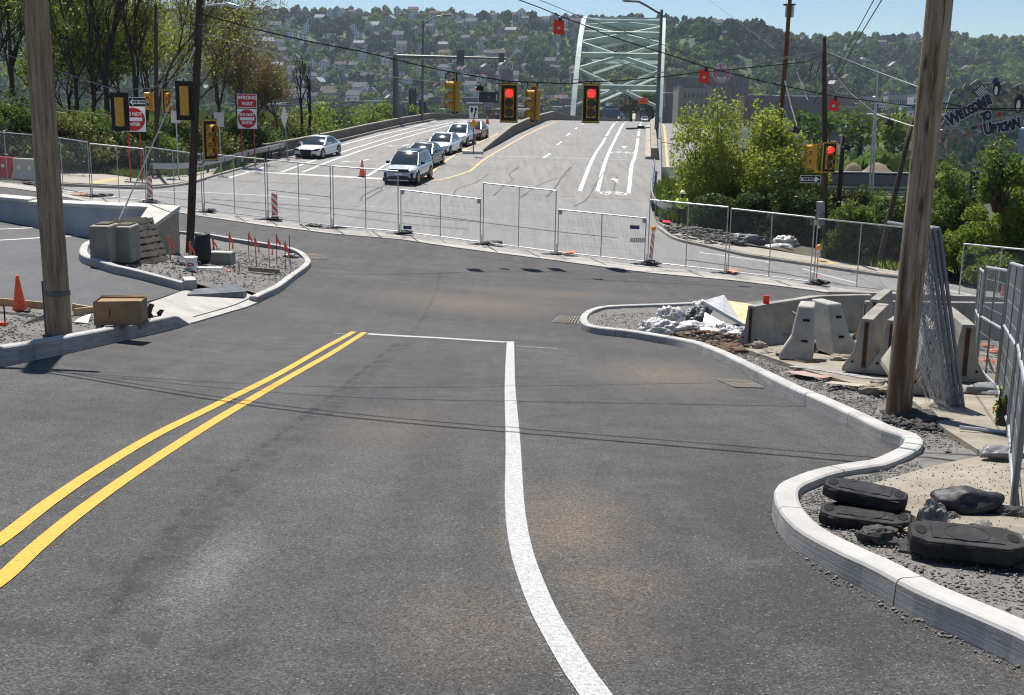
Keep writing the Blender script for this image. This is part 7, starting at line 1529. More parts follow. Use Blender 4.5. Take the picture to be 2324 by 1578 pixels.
for lb, Y, px, r0, lv, lm, nl, ls, lr_, sd, bk, kw in (
    ('dark bare tree with a thick forked trunk behind the one way sign', 78, [(246, 300), (243, 240), (241, 180), (241, 108)], .23, 4, 'leaf_olive', 2600, .15, .6, 11, 'bark', dict(spread=.55, kids=(4, 5), up=.4, lr=.74)),
    ('dark slim tree with a broken fork left of the forked trunk', 76, [(178, 290), (176, 240), (171, 180), (158, 125), (150, 60)], .16, 4, 'leaf_green', 3400, .16, .5, 12, 'bark', dict(spread=.65, up=.3, lr=.55)),
    ('tall thin bare tree between the two darker trunks', 78, [(209, 300), (212, 225), (205, 150), (203, 80), (205, 10)], .13, 4, 'leaf_olive', 1400, .15, .5, 13, 'bark', dict(spread=.55, up=.4, lr=.5)),
    ('many limbed bare tree behind the left traffic signals', 76, [(312, 296), (310, 230), (304, 160), (296, 90)], .2, 4, 'leaf_olive', 5200, .16, .6, 14, 'bark', dict(spread=.75, kids=(4, 5), up=.38, lr=.72)),
    ('leaning grey tree right of the thin pole', 78, [(352, 296), (362, 230), (382, 160), (408, 110)], .15, 4, 'leaf_olive', 4200, .16, .6, 15, 'brown_bark', dict(spread=.85, kids=(4, 5), up=.3, lr=.72)),
    ('dark leafy tree at the left edge of the picture', 80, [(30, 300), (28, 200), (22, 100), (16, -20)], .22, 4, 'leaf_bright', 10000, .19, .65, 16, 'bark', dict(spread=.85, kids=(4, 5), up=.15, lr=.62)),
    ('leafy tree right behind the left front pole', 84, [(105, 300), (110, 220), (118, 150), (128, 60)], .17, 4, 'leaf_bright', 7500, .19, .7, 17, 'bark', dict(spread=.9, kids=(4, 5), up=.15, lr=.62)),
    ('leafy tree just outside the left edge', 78, [(-40, 300), (-35, 200), (-20, 90)], .18, 4, 'leaf_green', 8000, .2, .7, 18, 'bark', dict(spread=.85, kids=(4, 5), up=.2, lr=.62)),
    ('dark leafy tree behind the bare ones near the left edge', 92, [(75, 300), (72, 220), (66, 150), (60, 80)], .2, 4, 'leaf_bright', 8000, .2, .9, 31, 'bark', dict(spread=.95, kids=(4, 5), up=.1, lr=.7)),
    ('low leafy tree behind the slim broken tree', 84, [(160, 300), (158, 250), (152, 200)], .15, 4, 'leaf_bright', 7000, .21, .8, 32, 'bark', dict(spread=1.0, kids=(4, 5), up=.1, lr=.8)),
    ('low dark tree behind the forked trunk', 86, [(275, 296), (276, 260), (272, 215)], .15, 4, 'leaf_green', 5500, .21, .8, 33, 'bark', dict(spread=1.0, kids=(4, 5), up=.1, lr=.8)),
    ('olive leafy tree behind the small pole signals', 88, [(335, 296), (334, 250), (338, 200)], .15, 4, 'leaf_yellow', 5500, .19, .8, 34, 'bark', dict(spread=1.0, kids=(4, 5), up=.12, lr=.85)),
    ('low olive tree behind the one way sign', 82, [(215, 296), (214, 250), (218, 180)], .14, 4, 'leaf_yellow', 4500, .19, .8, 35, 'bark', dict(spread=1.0, kids=(4, 5), up=.15, lr=.8)),
    ('reddish budding tree behind the dark pole', 88, [(500, 310), (497, 240), (490, 175)], .16, 4, 'leaf_rust', 3200, .16, .7, 19, 'brown_bark', dict(spread=1.0, kids=(4, 5), up=.18, lr=.75)),
    ('reddish budding tree behind the wrong way sign', 95, [(575, 320), (577, 275), (580, 230)], .14, 4, 'leaf_rust', 3200, .17, .7, 20, 'brown_bark', dict(spread=1.0, kids=(4, 5), up=.15, lr=.75)),
    ('olive budding tree between the two poles', 84, [(440, 305), (445, 230), (452, 160)], .15, 4, 'leaf_yellow', 3600, .16, .7, 21, 'brown_bark', dict(spread=1.0, kids=(4, 5), up=.2, lr=.75)),
    ('low rusty tree right of the dark pole', 98, [(540, 310), (540, 280), (536, 245)], .13, 4, 'leaf_olive', 5200, .19, .7, 36, 'brown_bark', dict(spread=1.1, kids=(4, 5), up=.1, lr=.85)),
    ('brownish budding tree at the start of the left parapet', 100, [(632, 318), (630, 292), (628, 268)], .13, 4, 'leaf_olive', 5200, .18, .6, 22, 'brown_bark', dict(spread=1.0, kids=(4, 5), up=.1, lr=.8)),
    ('thin bare tree, left of the bare pair by the parapet', 100, [(686, 302), (684, 250), (682, 212)], .15, 3, None, 0, .1, .1, 23, 'bark', dict(spread=.5, up=.5, lr=.55)),
    ('thin bare tree, right of the bare pair by the parapet', 101, [(702, 302), (704, 250), (703, 205)], .16, 3, None, 0, .1, .1, 24, 'bark', dict(spread=.55, up=.5, lr=.55))):
    p_ = gb(*px[0], Y); tree(lb, p_, trk(p_, [(x, y, 0) for x, y in px]), r0, lv, lm, nl, ls, lr_, sd, bark=bk, **kw)
# understory
us = [(-30, 330, 60, 5, 3.8), (40, 335, 60, 4.5, 3.2), (110, 340, 61, 4.5, 3.0), (180, 342, 62, 4.5, 2.9), (250, 345, 63, 4.5, 2.7), (320, 340, 66, 4.8, 2.6), (390, 335, 70, 4.5, 2.5), (450, 335, 74, 4.5, 2.7), (515, 332, 78, 4.5, 2.9), (575, 330, 82, 4.2, 2.6), (625, 326, 86, 3.8, 2.8)]
pos = ['at the left edge', 'behind the red barrier', 'behind the cream barrier', 'behind the yellow tactile paving', 'below the yellow backed signal', 'behind the guard rail start', 'behind the thin pole', 'behind the dark pole', 'behind the guard rail middle', 'below the wrong way sign', 'at the start of the left parapet']
for i, (px, py, Y, r_, h) in enumerate(us): bush('dense dark green bush on the far left verge ' + pos[i], at(px, py + 30, Y + 2), r_, 3, h, ('leaf_dark', 'leaf_green', 'leaf_dark', 'leaf_olive')[i % 4], 8500, .2, 200 + i, group='bushes along the far left verge', stems=4, gap=.26)
for i, (px, py, Y, r_, h, m) in enumerate(((740, 300, 118, 5.5, 4, 'leaf_bright'), (800, 292, 125, 5, 3.4, 'leaf_dark'), (850, 280, 135, 5, 3.2, 'leaf_bright'), (895, 275, 140, 4, 3.6, 'leaf_bright'), (700, 310, 108, 4.5, 2.8, 'leaf_olive'), (660, 318, 100, 4.5, 3.2, 'leaf_olive'))):
    bush(['bright bush behind the left parapet near the bare pair', 'dark shrub behind the left parapet', 'bright shrub behind the parapet left of the mast', 'bright shrub at the mast foot', 'olive shrub under the bare pair', 'olive shrub at the parapet start'][i], at(px, py, Y) - Vector((0, 0, 1.2)), r_, 3.5, h, m, 2600, .24, 230 + i, stems=3)
# big bush at right and the bank
def big(label, px, py, Y, rx, h, m, n, seed, size=.13, up=.0, ry=None, gap=.3): return bush(label, at(px, py, Y), rx, ry or rx * .7, h, m, n, size, seed, upright=up, lob=14, stems=14, gap=gap)
for a in (('large yellow green bush left of the brown pole', 1660, 505, 57.5, 3.3, 5.4, 'leaf_yellow', 30000, 301, .15, .55), ('smaller yellow green bush at the guard rail, left foot of the large one', 1572, 492, 59, 1.8, 3.6, 'leaf_bright', 11000, 302, .14, .5), ('olive bush between the large bush and the signal pole', 1775, 510, 57.5, 2.2, 4.0, 'leaf_yellow', 13000, 303, .14, .5),
    ('rounded yellow green bush filling the middle behind the large one', 1725, 508, 58.5, 2.4, 4.9, 'leaf_yellow', 15000, 327, .15, .3), ('dark thicket under the right signal pole', 1810, 552, 53, 2.4, 3.0, 'leaf_dark', 15000, 304, .14), ('dark undergrowth below the large bush', 1690, 545, 54.5, 3.0, 2.3, 'leaf_dark', 15000, 305, .14), ('dark undergrowth behind the guard rail by the worker', 1590, 515, 57, 1.8, 1.5, 'leaf_dark', 7000, 321, .13), ('leafy green bush right of the control boxes', 1932, 600, 48.8, 1.6, 2.3, 'leaf_green', 12000, 306, .13),
    ('leafy bush behind the leaning brace pole', 2010, 602, 49.5, 1.5, 2.5, 'leaf_dark', 11000, 307, .14), ('pale bush between the control boxes and the brace pole', 1965, 600, 51, 1.5, 2.6, 'leaf_green', 9000, 322, .13), ('green bush hidden behind the right front pole', 2075, 605, 50, 1.7, 2.8, 'leaf_green', 10000, 323, .13), ('tall grey green bush right of the front pole', 2150, 606, 51, 1.8, 4.0, 'leaf_green', 16000, 308, .13, .3),
    ('bright green brambles behind the leaning bundle', 2190, 630, 46, 2.1, 1.9, 'leaf_bright', 14000, 309, .12), ('green bush below the welcome sign post', 2245, 615, 48.5, 1.9, 2.7, 'leaf_bright', 14000, 324, .13), ('bright green bush at the right edge under the welcome sign', 2310, 615, 47.5, 1.7, 3.0, 'leaf_bright', 15000, 310, .13, .3), ('sprawling glossy branches at the right edge in front of the welcome sign', 2265, 470, 46.5, 1.5, 2.0, 'leaf_green', 4500, 311, .15, .5),
    ('low bramble on the curb at far right', 2262, 648, 44.5, 1.5, 1.1, 'leaf_bright', 6500, 312, .11), ('bush behind the signal pole toward the viaduct', 1880, 525, 60, 2.4, 2.7, 'leaf_dark', 11000, 313, .15), ('bare brownish scrub beyond the right signals', 1950, 500, 60, 1.6, 1.6, 'leaf_rust', 900, 314, .1), ('green bush in front of the viaduct wall', 1985, 520, 63, 2.4, 1.7, 'leaf_green', 7000, 325, .16), ('dark green bush beyond the right edge', 2390, 560, 54, 3.0, 3.4, 'leaf_dark', 12000, 326, .16)): big(*a)
# weeds and grass
def grass(label, region, n, h, m, seed, dz=.05):
    rr = np.random.RandomState(seed); P = np.array([(p[0], p[1]) for p in region]); mn, mx_ = P.min(0), P.max(0); X = rr.uniform(mn[0], mx_[0], n * 3); Y = rr.uniform(mn[1], mx_[1], n * 3); ins = np.zeros(len(X), bool); j = len(P) - 1
    for i in range(len(P)):
        c_ = ((P[i, 1] > Y) != (P[j, 1] > Y)) & (X < (P[j, 0] - P[i, 0]) * (Y - P[i, 1]) / (P[j, 1] - P[i, 1] + 1e-12) + P[i, 0]); ins ^= c_; j = i
    X, Y = X[ins][:n], Y[ins][:n]; keep = np.array([noise.noise((x * .5, y * .5, seed)) > -.25 for x, y in zip(X, Y)]); X, Y = X[keep], Y[keep]; n = len(X); Z = GV(X, Y) + dz
    a = rr.uniform(0, 6.28, n); hh = h * rr.uniform(.4, 1.3, n); w = h * .12; tip = np.stack([X + rr.uniform(-.4, .4, n) * hh, Y + rr.uniform(-.4, .4, n) * hh, Z + hh], 1)
    V = np.stack([np.stack([X - w * np.cos(a), Y - w * np.sin(a), Z], 1), np.stack([X + w * np.cos(a), Y + w * np.sin(a), Z], 1), tip], 1).reshape(-1, 3)
    o = link('grass', np_mesh('grass', V, np.arange(3 * n).reshape(n, 3), m)); return tag(o, label, None, None, 'stuff')
grass('rough green grass on the far left verge', W((140, 384), (240, 396), (330, 410), (430, 398), (520, 374), (610, 352), (640, 342), (560, 340), (300, 362), (100, 370), dz=.05), 42000, .36, 'grass', 3)
grass('bright grass on the bank behind the guard rail at right', W((1484, 430), (1495, 488), (1540, 512), (1640, 530), (1720, 540), (1640, 470), (1520, 410), dz=.1), 16000, .42, 'grass', 4, .1)
grass('weeds along the far right corner kerb', W((1900, 592), (2020, 612), (2330, 634), (2330, 610), (2000, 590), dz=.1), 5000, .3, 'leaf_bright', 5, .1)
bush('small weed growing at the foot of the grey panels', hit(2270, 960, .17), .13, .12, .42, 'leaf_bright', 260, .045, 340, cat='weed', name='weed', stems=4, gap=.1, lob=6)

# ================================================================ WELCOME SIGN
Yw = 56; wc = at(2226, 290, Yw); root = thing('welcome_sign', 'large mosaic welcome board on a dark post behind the bushes at right', 'welcome sign', wc, -.08); s = Yw / F
def wl_(pts, cx=2226, cy=290): return [((x - cx) * s, (cy - y) * s) for x, y in pts]
M['mosaic'] = bpy.data.materials.new('mosaic'); _m = M['mosaic']; _m.use_nodes = True; _g = NG(_m); _P = _g.node('ShaderNodeTexCoord').outputs['Object']
_v = _g.node('ShaderNodeTexVoronoi', ins={0: _P, 'Scale': 6.5}).outputs['Color']; _sv = _g.node('ShaderNodeSeparateColor', ins={0: _v})
_cr = _g.node('ShaderNodeValToRGB', ins={0: _sv.outputs[0]}); _e = _cr.color_ramp; _e.interpolation = 'CONSTANT'
for i, (p, c) in enumerate(((0, (.12, .18, .13)), (.2, (.24, .22, .17)), (.36, (.1, .15, .14)), (.5, (.32, .19, .12)), (.6, (.2, .25, .17)), (.74, (.4, .38, .33)), (.84, (.1, .1, .13)), (.93, (.13, .2, .11)))):
    el = _e.elements[i] if i < 2 else _e.elements.new(p); el.position = p; el.color = (*c, 1)
_g.l.new(_cr.outputs[0], _g.n['Principled BSDF'].inputs['Base Color'])
out = wl_([(2150, 236), (2146, 262), (2146, 275), (2132, 298), (2131, 340), (2142, 362), (2170, 379), (2200, 386), (2236, 391), (2275, 380), (2300, 362), (2311, 338), (2309, 298), (2318, 262), (2322, 228), (2312, 205), (2304, 193), (2290, 198), (2272, 189), (2256, 198), (2240, 190), (2222, 195), (2208, 186), (2194, 197), (2184, 194), (2178, 206), (2162, 206), (2155, 216)])
MB().prism(out, 0, .12, 1).build('board', 'mosaic', root)
rr = random.Random(2)
cols = ['leaf_green', 'h_tan', 'sign_red', 'blue', 'h_white', 'steel_dark', 'h_grey', 'orange_tile']
for i in range(54):                                       # raised mosaic pieces
    while True:
        x, y_ = rr.uniform(-.9, .9), rr.uniform(-1, 1)
        if abs(x) < 1.0: break
    x *= 1.85; y_ *= 2.0; r_ = rr.uniform(.06, .17); MB().prism([(x + r_ * rr.uniform(.7, 1) * math.cos(a), y_ + r_ * rr.uniform(.5, .9) * math.sin(a)) for a in np.linspace(0, 6.28, 8)[:-1]], -.02, .01, 1).build('mosaic_piece', cols[i % 8] if i % 3 == 0 else 'mosaic', root)
M['letter_blue'] = mat('dark_blue_letter', (.012, .014, .05), .4)
def bent(word, pts, size):
    for ch, (x, y, rot, k) in zip(word, pts):
        me = text_mesh(ch, size * k, .01, .075); me.materials.clear(); me.materials.append(M['h_white']); o = link('letter_outline', me, root); u, v = wl_([(x, y)])[0]; o.location = (u, -.03, v); o.rotation_euler = (R(90), -rot, 0); o.scale = (.85, 1.2, 1)
        me = text_mesh(ch, size * k, .02, .032); me.materials.clear(); me.materials.append(M['letter_blue']); o = link('letter', me, root); u, v = wl_([(x, y)])[0]; o.location = (u, -.05, v); o.rotation_euler = (R(90), -rot, 0); o.scale = (.85, 1.2, 1)
bent('WELCOME', [(2164.5, 272, .5, 1.35), (2180, 263, .45, .95), (2190, 257, .42, .95), (2199.5, 252, .42, .95), (2210, 246, .42, 1.0), (2223, 238, .42, 1.15), (2236, 230, .42, 1.0)], .50)
bent('TO', [(2229, 268, .35, 1.0), (2238, 264, .3, 1.05)], .46)
bent('UPTOWN', [(2241, 293, .25, 1.35), (2254, 292, .12, .95), (2265, 290, .08, .95), (2275, 288, .05, 1.0), (2288, 286, .1, 1.15), (2301, 280, .25, 1.2)], .46)
b = MB(); b2_ = MB()
for i in range(9):
    for j in range(9):
        x, y_ = i * .064 - .26, j * .064 - .26
        if math.hypot(x, y_) < .27: u, v = wl_([(2219, 212)])[0]; (b if (i + j) % 2 else b2_).box((u + x, -.03, v + y_), (.064, .02, .064))
b.build('checker_black', 'sign_black', root); b2_.build('checker_white', 'sign_white', root)
for (x, y, k) in ((2252, 205, 1.0), (2303, 237, 1.25)):     # plain black and white birds
    u, v = wl_([(x, y)])[0]; MB().prism([(u + .17 * k * math.cos(a), v + .36 * k * math.sin(a)) for a in np.linspace(0, 6.28, 17)[:-1]], -.03, .01, 1).build('bird_body', 'sign_black', root); MB().prism([(u - .04 + .075 * k * math.cos(a), v - .09 + .22 * k * math.sin(a)) for a in np.linspace(0, 6.28, 17)[:-1]], -.04, -.02, 1).build('bird_breast', 'sign_white', root)
u, v = wl_([(2247, 188)])[0]; MB().prism([(u + .13 * math.cos(a), v + .16 * math.sin(a)) for a in np.linspace(0, 6.28, 13)[:-1]], -.03, .04, 1).build('blue_shape', 'blue', root)
u, v = wl_([(2257, 342)])[0]; MB().prism([(u + .15 * math.cos(a), v + .17 * math.sin(a)) for a in np.linspace(0, 6.28, 13)[:-1]], -.05, .0, 1).build('red_shape', 'sign_red', root)
u, v = wl_([(2226, 380)])[0]; u2, v2 = wl_([(2224, 620)])[0]; MB().box(((u + u2) / 2, .2, (v + v2) / 2), (.38, .25, v - v2)).build('post', 'black', root)

# ================================================================ RIVER TOWN AND FAR SIDE
def building(label, px0, px1, ytop, Y, depth, m, rz=0, roof='dark_roof', rows=0, cols_=0, zb=None, cat='building', name='town_building', parapet=True, wm='far_window', gable=False, grp='buildings of the river town'):
    a, c = at(px0, ytop, Y), at(px1, ytop, Y); zt = (a.z + c.z) / 2; w = abs(c.x - a.x); zb = -16.5 if zb is None else zb; h = zt - zb; root = thing(name, label, cat, Vector(((a.x + c.x) / 2, Y, zb)), rz, grp)
    MB().box((0, depth / 2, h / 2), (w, depth, h)).build('wall', m, root)
    if gable: MB().prism([(-depth * .55, 0), (depth * .55, 0), (0, depth * .3)], -w * .52, w * .52, 0).build('roof', roof, root).location = (0, depth / 2, h)
    else: MB().box((0, depth / 2, h + .4), (w + .6, depth + .6, .8)).build('roof', roof, root)
    if rows:
        b = MB()
        for i in range(cols_):
            for j in range(rows): b.box((-w / 2 + w * (i + .5) / cols_, -.06, h * .12 + (h * .82) * (j + .5) / rows), (w / cols_ * .5, .2, h / rows * .42))
        o = b.build('windows', wm, root); o['kind'] = 'stuff'
    return root
Yb = 900
building('long dark brick factory left of the bridge tower leg', 1512, 1588, 178, 960, 30, 'brick2', 0, rows=4, cols_=12); building('dark brick block below the arch leg at right', 1510, 1545, 212, 900, 20, 'brick2', 0, rows=5, cols_=5, roof='white_roof')
building('tan stone hall with square corner towers', 1541, 1617, 200, 860, 30, 'tan', 0, rows=3, cols_=8, roof='dark_roof'); building('left corner tower of the tan hall', 1541, 1551, 194, 858, 8, 'tan', 0); building('right corner tower of the tan hall', 1606, 1617, 195, 858, 8, 'tan', 0)
building('brewery block carrying the round beer sign', 1586, 1700, 177, 980, 40, 'brick', 0, rows=4, cols_=9); building('tall brown brewery tower right of the beer sign', 1668, 1690, 170, 975, 20, 'brick2', 0, rows=3, cols_=2); building('brick gable beside the beer sign', 1602, 1640, 186, 970, 20, 'brick', 0, rows=2, cols_=4)
building('very long dark brick warehouse with many windows', 1690, 1940, 222, 820, 40, 'brick2', 0, rows=4, cols_=26, roof='dark_roof'); building('red brick shed with a white roof edge', 1952, 2070, 262, 780, 30, 'brick', 0, rows=1, cols_=10, roof='white_roof'); building('low pink and grey buildings by the trees', 1870, 1960, 290, 720, 25, 'h_brick', 0, rows=2, cols_=8, roof='white_roof')
building('long dark building with a pale roof right of the front pole', 2140, 2160, 262, 760, 20, 'h_grey', 0, roof='white_roof'); building('grey house block behind the welcome sign', 2310, 2400, 296, 500, 20, 'h_blue', 0, roof='white_roof', zb=-20)
building('tall brown stone church block left of the bridge', 1137, 1165, 160, 1090, 24, 'brick2', .1, rows=3, cols_=5, zb=-10)
root = thing('beer_sign', 'big round red sign with white letters over the brewery', 'sign', at(1638, 166, 968), 0); rad = 20.5 * 968 / F
MB().prism([(rad * 1.04 * math.cos(a + .26), rad * 1.04 * math.sin(a + .26)) for a in np.linspace(0, 2 * math.pi, 13)[:-1]], 0, .8, 1).build('sign_frame', 'alu', root); MB().prism([(rad * .97 * math.cos(a + .26), rad * .97 * math.sin(a + .26)) for a in np.linspace(0, 2 * math.pi, 13)[:-1]], -.2, .1, 1).build('disc', 'sign_red', root)
MB().prism(disc(rad * .42, 20), -.3, -.1, 1).build('centre', 'h_brick', root)
for ch, a in zip('OH CRY', (2.55, 2.15, 1.8, 1.45, 1.02, .6)):
    if ch != ' ':
        me = text_mesh(ch, rad * .46, .05, .06); me.materials.clear(); me.materials.append(M['sign_white']); o = link('letter', me, root); o.location = (rad * .68 * math.cos(a), -.35, rad * .68 * math.sin(a)); o.rotation_euler = (R(90), math.pi / 2 - a, 0); o.rotation_euler = (R(90), -(a - math.pi / 2), 0)
for ch, a in zip('BEER', (-2.25, -1.8, -1.35, -.9)):
    me = text_mesh(ch, rad * .46, .05, .06); me.materials.clear(); me.materials.append(M['sign_white']); o = link('letter', me, root); o.location = (rad * .68 * math.cos(a), -.35, rad * .68 * math.sin(a)); o.rotation_euler = (R(90), -(a + math.pi / 2), 0)
for x in (-.5, .5): MB().cyl((x * rad, 1, -rad * 1.6), (x * rad, 1, 0), .5, n=6).build('post', 'steel_dark', root)
bbp = at(1396, 253, 620); root = thing('billboard', 'dark blue billboard with white lettering seen under the bridge', 'billboard', bbp, 0); k = 620 / F
MB().box((0, .5, 0), (47 * k, .8, 22 * k)).build('board', 'blue', root); MB().box((15 * k, .05, -1 * k), (9 * k, .2, 17 * k)).build('figure', 'h_grey', root); MB().sphere((15 * k, -.1, 7 * k), 2.2 * k, 8, 6).build('figure_head', 'h_tan', root); lettering('ROY MATTERS', 'h_white', root, (-6 * k, .05, 4.5 * k), 4.6 * k, bold=.02); lettering('READING', 'leaf_bright', root, (-9 * k, .05, -5 * k), 2.6 * k)
for x in (-15, 15): MB().cyl((x * k, 1, -40 * k), (x * k, 1, -10 * k), .5, n=6).build('post', 'steel_dark', root)
building('red roofed pavilion on the hillside seen through the arch', 1412, 1444, 163, 1190, 14, 'h_tan', 0, roof='orange_tile', gable=True, zb=at(1428, 178, 1190).z - 3, grp=None)
# generic town rows
def land(px):
    for x, t in ((560, 'over left trees'), (660, 'right of left trees'), (760, 'left of the mast'), (890, 'near the mast'), (1000, 'above the mast arm'), (1090, 'beyond the mast arm'), (1180, 'above the left signal'), (1310, 'left of the arch'), (1520, 'through the arch'), (1770, 'right of the arch'), (1870, 'by the brown pole'), (1980, 'by the signal pole'), (2090, 'by the front pole')):
        if px < x: return t
    return 'above the welcome sign'
rt = random.Random(21); TC = ['brick', 'brick', 'brick2', 'h_grey', 'h_tan', 'brick2', 'h_white']
words = ['low', 'squat', 'long', 'plain', 'flat roofed', 'wide', 'small']
wordm = dict(brick='red brick', brick2='dark brick', h_grey='grey', h_tan='tan', h_white='whitish')
def town(i, px0, w, yt, Y, m, roof):
    return building('%s %s town building, %s roof, %s row, %s' % (words[i % 7], wordm[m], 'white' if roof == 'white_roof' else 'dark', 'front' if Y < 830 else 'second' if Y < 910 else 'third' if Y < 990 else 'back', land(px0 + w / 2)), px0, px0 + w, yt, Y, rt.uniform(14, 26), m, rt.uniform(-.15, .15), roof=roof, rows=2, cols_=max(3, int(w / 4)))
i = 0
for Y, x0, x1, y0, y1 in ((790, 600, 1300, 246, 252), (870, 520, 1330, 238, 246), (960, 560, 1320, 230, 238), (1030, 600, 1310, 222, 232), (840, 1940, 2330, 246, 256), (950, 1880, 2330, 228, 240), (1030, 1700, 2330, 214, 226), (760, 1335, 1500, 250, 254)):
    x = x0
    while x < x1:
        w = rt.uniform(14, 46); m = rt.choice(TC); town(i, x, w, rt.uniform(y0, y1), Y + rt.uniform(-20, 20), m, 'white_roof' if rt.random() < .34 else 'dark_roof'); x += w + rt.uniform(2, 26); i += 1
# sand heaps and the low viaduct at right
M['sand'] = mat('sand', (.2, .15, .095), .95, (.26, .2, .13), .3)
for lb, px, py, r_, h, Y in (('left tan sand heap in the yard beyond the right signals', 1935, 394, .8, 1.15, 130), ('right tan sand heap in the yard beyond the right signals', 1989, 394, 1.5, 1.2, 132)):
    c = at(px, py, Y); b = MB().loft([ringe(0, 0, z * h, r_ * (1 - z) ** .8 * 1.3 + .15, r_ * (1 - z) ** .8 + .15, 18) for z in (-.5, 0, .25, .5, .75, 1)]); b.v = [(x + .25 * noise.noise((x, y, 0)), y, z + .25 * noise.noise((x, y, 5))) for x, y, z in b.v]; o = b.build('sand_heap', 'sand', smooth=True); o.location = c; tag(o, lb, 'sand heap', 'sand heaps in the yard')
Yv = 110; root = thing('viaduct', 'low grey viaduct with rails below the sand heaps', 'viaduct', at(1985, 430, Yv)); iv = Matrix.Translation(root.location).inverted()
def vb(x0, y0, x1, y1, dp, nm, m):
    p, q = iv @ at(x0, y1, Yv), iv @ at(x1, y0, Yv); MB().box(((p.x + q.x) / 2, dp / 2, (p.z + q.z) / 2), (q.x - p.x, dp, q.z - p.z)).build(nm, m, root)
vb(1880, 396, 2090, 418, 1.2, 'girder', 'steel_dark'); vb(1880, 393, 2090, 395, .6, 'edge_beam', 'h_grey')
for y in (425, 434, 442, 449): vb(1880, y, 2090, y + 1.6, .2, 'rail', 'h_grey')
for x in (1900, 1942, 1990, 2032, 2070): vb(x, 420, x + 3, 470, .4, 'post', 'steel_dark')
vb(1880, 451, 2090, 500, 5, 'abutment', 'h_grey')
# ---------------------------------------------------------------- houses on the hillside
def house_mesh(m, roof, w, d, h, flat=False):
    b = MB(); b.box((0, 0, h / 2 - 1.5), (w, d, h + 3)); 
    if not flat: b.add([(-w / 2, -d / 2, h), (w / 2, -d / 2, h), (0, -d / 2, h + w * .42), (-w / 2, d / 2, h), (w / 2, d / 2, h), (0, d / 2, h + w * .42)], [(0, 1, 2), (4, 3, 5)])
    me = b.mesh('house_wall', m); r = MB()
    if flat: r.box((0, 0, h + .3), (w + .5, d + .5, .5))
    else:
        e = .45
        for sx in (-1, 1): r.loft([[(sx * (w / 2 + e), y_, h - e * .84), (0, y_, h + w * .42), (0, y_, h + w * .42 + .35), (sx * (w / 2 + e), y_, h - e * .84 + .35)] for y_ in (-d / 2 - e, d / 2 + e)])
    rm = r.mesh('house_roof', roof); wn = MB()
    for j in range(2 if h < 7 else 3):
        for k in (-1, 1): wn.box((k * w * .24, -d / 2 - .03, 1.8 + j * 2.7), (1.1, .12, 1.5))
    for sx in (-1, 1):
        for k in (-.25, .25): wn.box((sx * (w / 2 + .03), k * d, 2.2), (.12, 1.1, 1.5)); wn.box((sx * (w / 2 + .03), k * d, 4.9), (.12, 1.1, 1.5))
    return me, rm, wn.mesh('house_windows', 'far_window')
hm = ['h_white', 'h_white', 'h_grey', 'h_cream', 'h_brick', 'h_blue', 'h_tan', 'h_white']; hr = ['r_grey', 'r_brown', 'r_pale', 'r_grey', 'r_grey', 'r_red', 'r_brown', 'r_grey']
hcol = dict(h_white='white', h_grey='grey', h_cream='cream', h_brick='brick', h_blue='bluish', h_tan='tan'); rcol = dict(r_grey='dark', r_brown='brown', r_pale='pale', r_red='red')
protos = []
rh = random.Random(5)
for i in range(16):
    m, rf = hm[i % 8], hr[(i * 3 + i // 8) % 8]; w, d, h = rh.uniform(5.5, 8), rh.uniform(8, 12), rh.uniform(5.5, 8.5); flat = i % 5 == 4
    protos.append((house_mesh(m, rf, w, d, h, flat), '%s %s house, %s %s roof, SLOPE' % ('tall' if h > 7 else 'low', hcol[m], rcol[rf], 'flat' if flat else 'gabled')))
HS = []
def put_house(px, Y, z=None):
    x = (px - CX) / F * Y; zz = float(hill_z(np.array([x]), np.array([Y]))[0]); i = rh.randrange(16); (me, rm, wm), lb = protos[i]; root = link('hillside_house', me); root.location = (x, Y, zz); root.rotation_euler = (0, 0, rh.choice((0, 0, .25, -.3, 1.57, 1.2)) + rh.uniform(-.12, .12)); s = rh.uniform(.95, 1.35); root.scale = (s, s, s)
    tag(root, lb.replace('SLOPE', 'hill foot' if Y < 1150 else 'lower slope' if Y < 1300 else 'middle slope' if Y < 1450 else 'upper slope' if Y < 1560 else 'ridge crest') + ' ' + land(px), 'house', 'houses on the far hillside'); a = link('roof', rm, root); c = link('windows', wm, root); c['kind'] = 'stuff'; HS.append((x, Y))
def dens(px):
    return 1.0 if px < 1180 else (.9 if px < 1330 else (.04 if px < 1770 else .55))
n = 0; tries = 0
rowsY = [1085, 1120, 1160, 1200, 1245, 1290, 1335, 1380, 1430, 1480, 1530, 1570, 1598]
while n < 285 and tries < 20000:
    tries += 1; Y = rh.choice(rowsY) + rh.uniform(-6, 6); px = rh.uniform(430, 2330) if rh.random() < .4 else rh.uniform(560, 1330)
    if rh.random() > dens(px) * (.45 + .9 * max(0, noise.noise((px * .011, Y * .012, 2.0)) + .25)): continue
    x = (px - CX) / F * Y
    if any((x - a) ** 2 + (Y - b_) ** 2 < 81 for a, b_ in HS): continue
    put_house(px, Y); n += 1
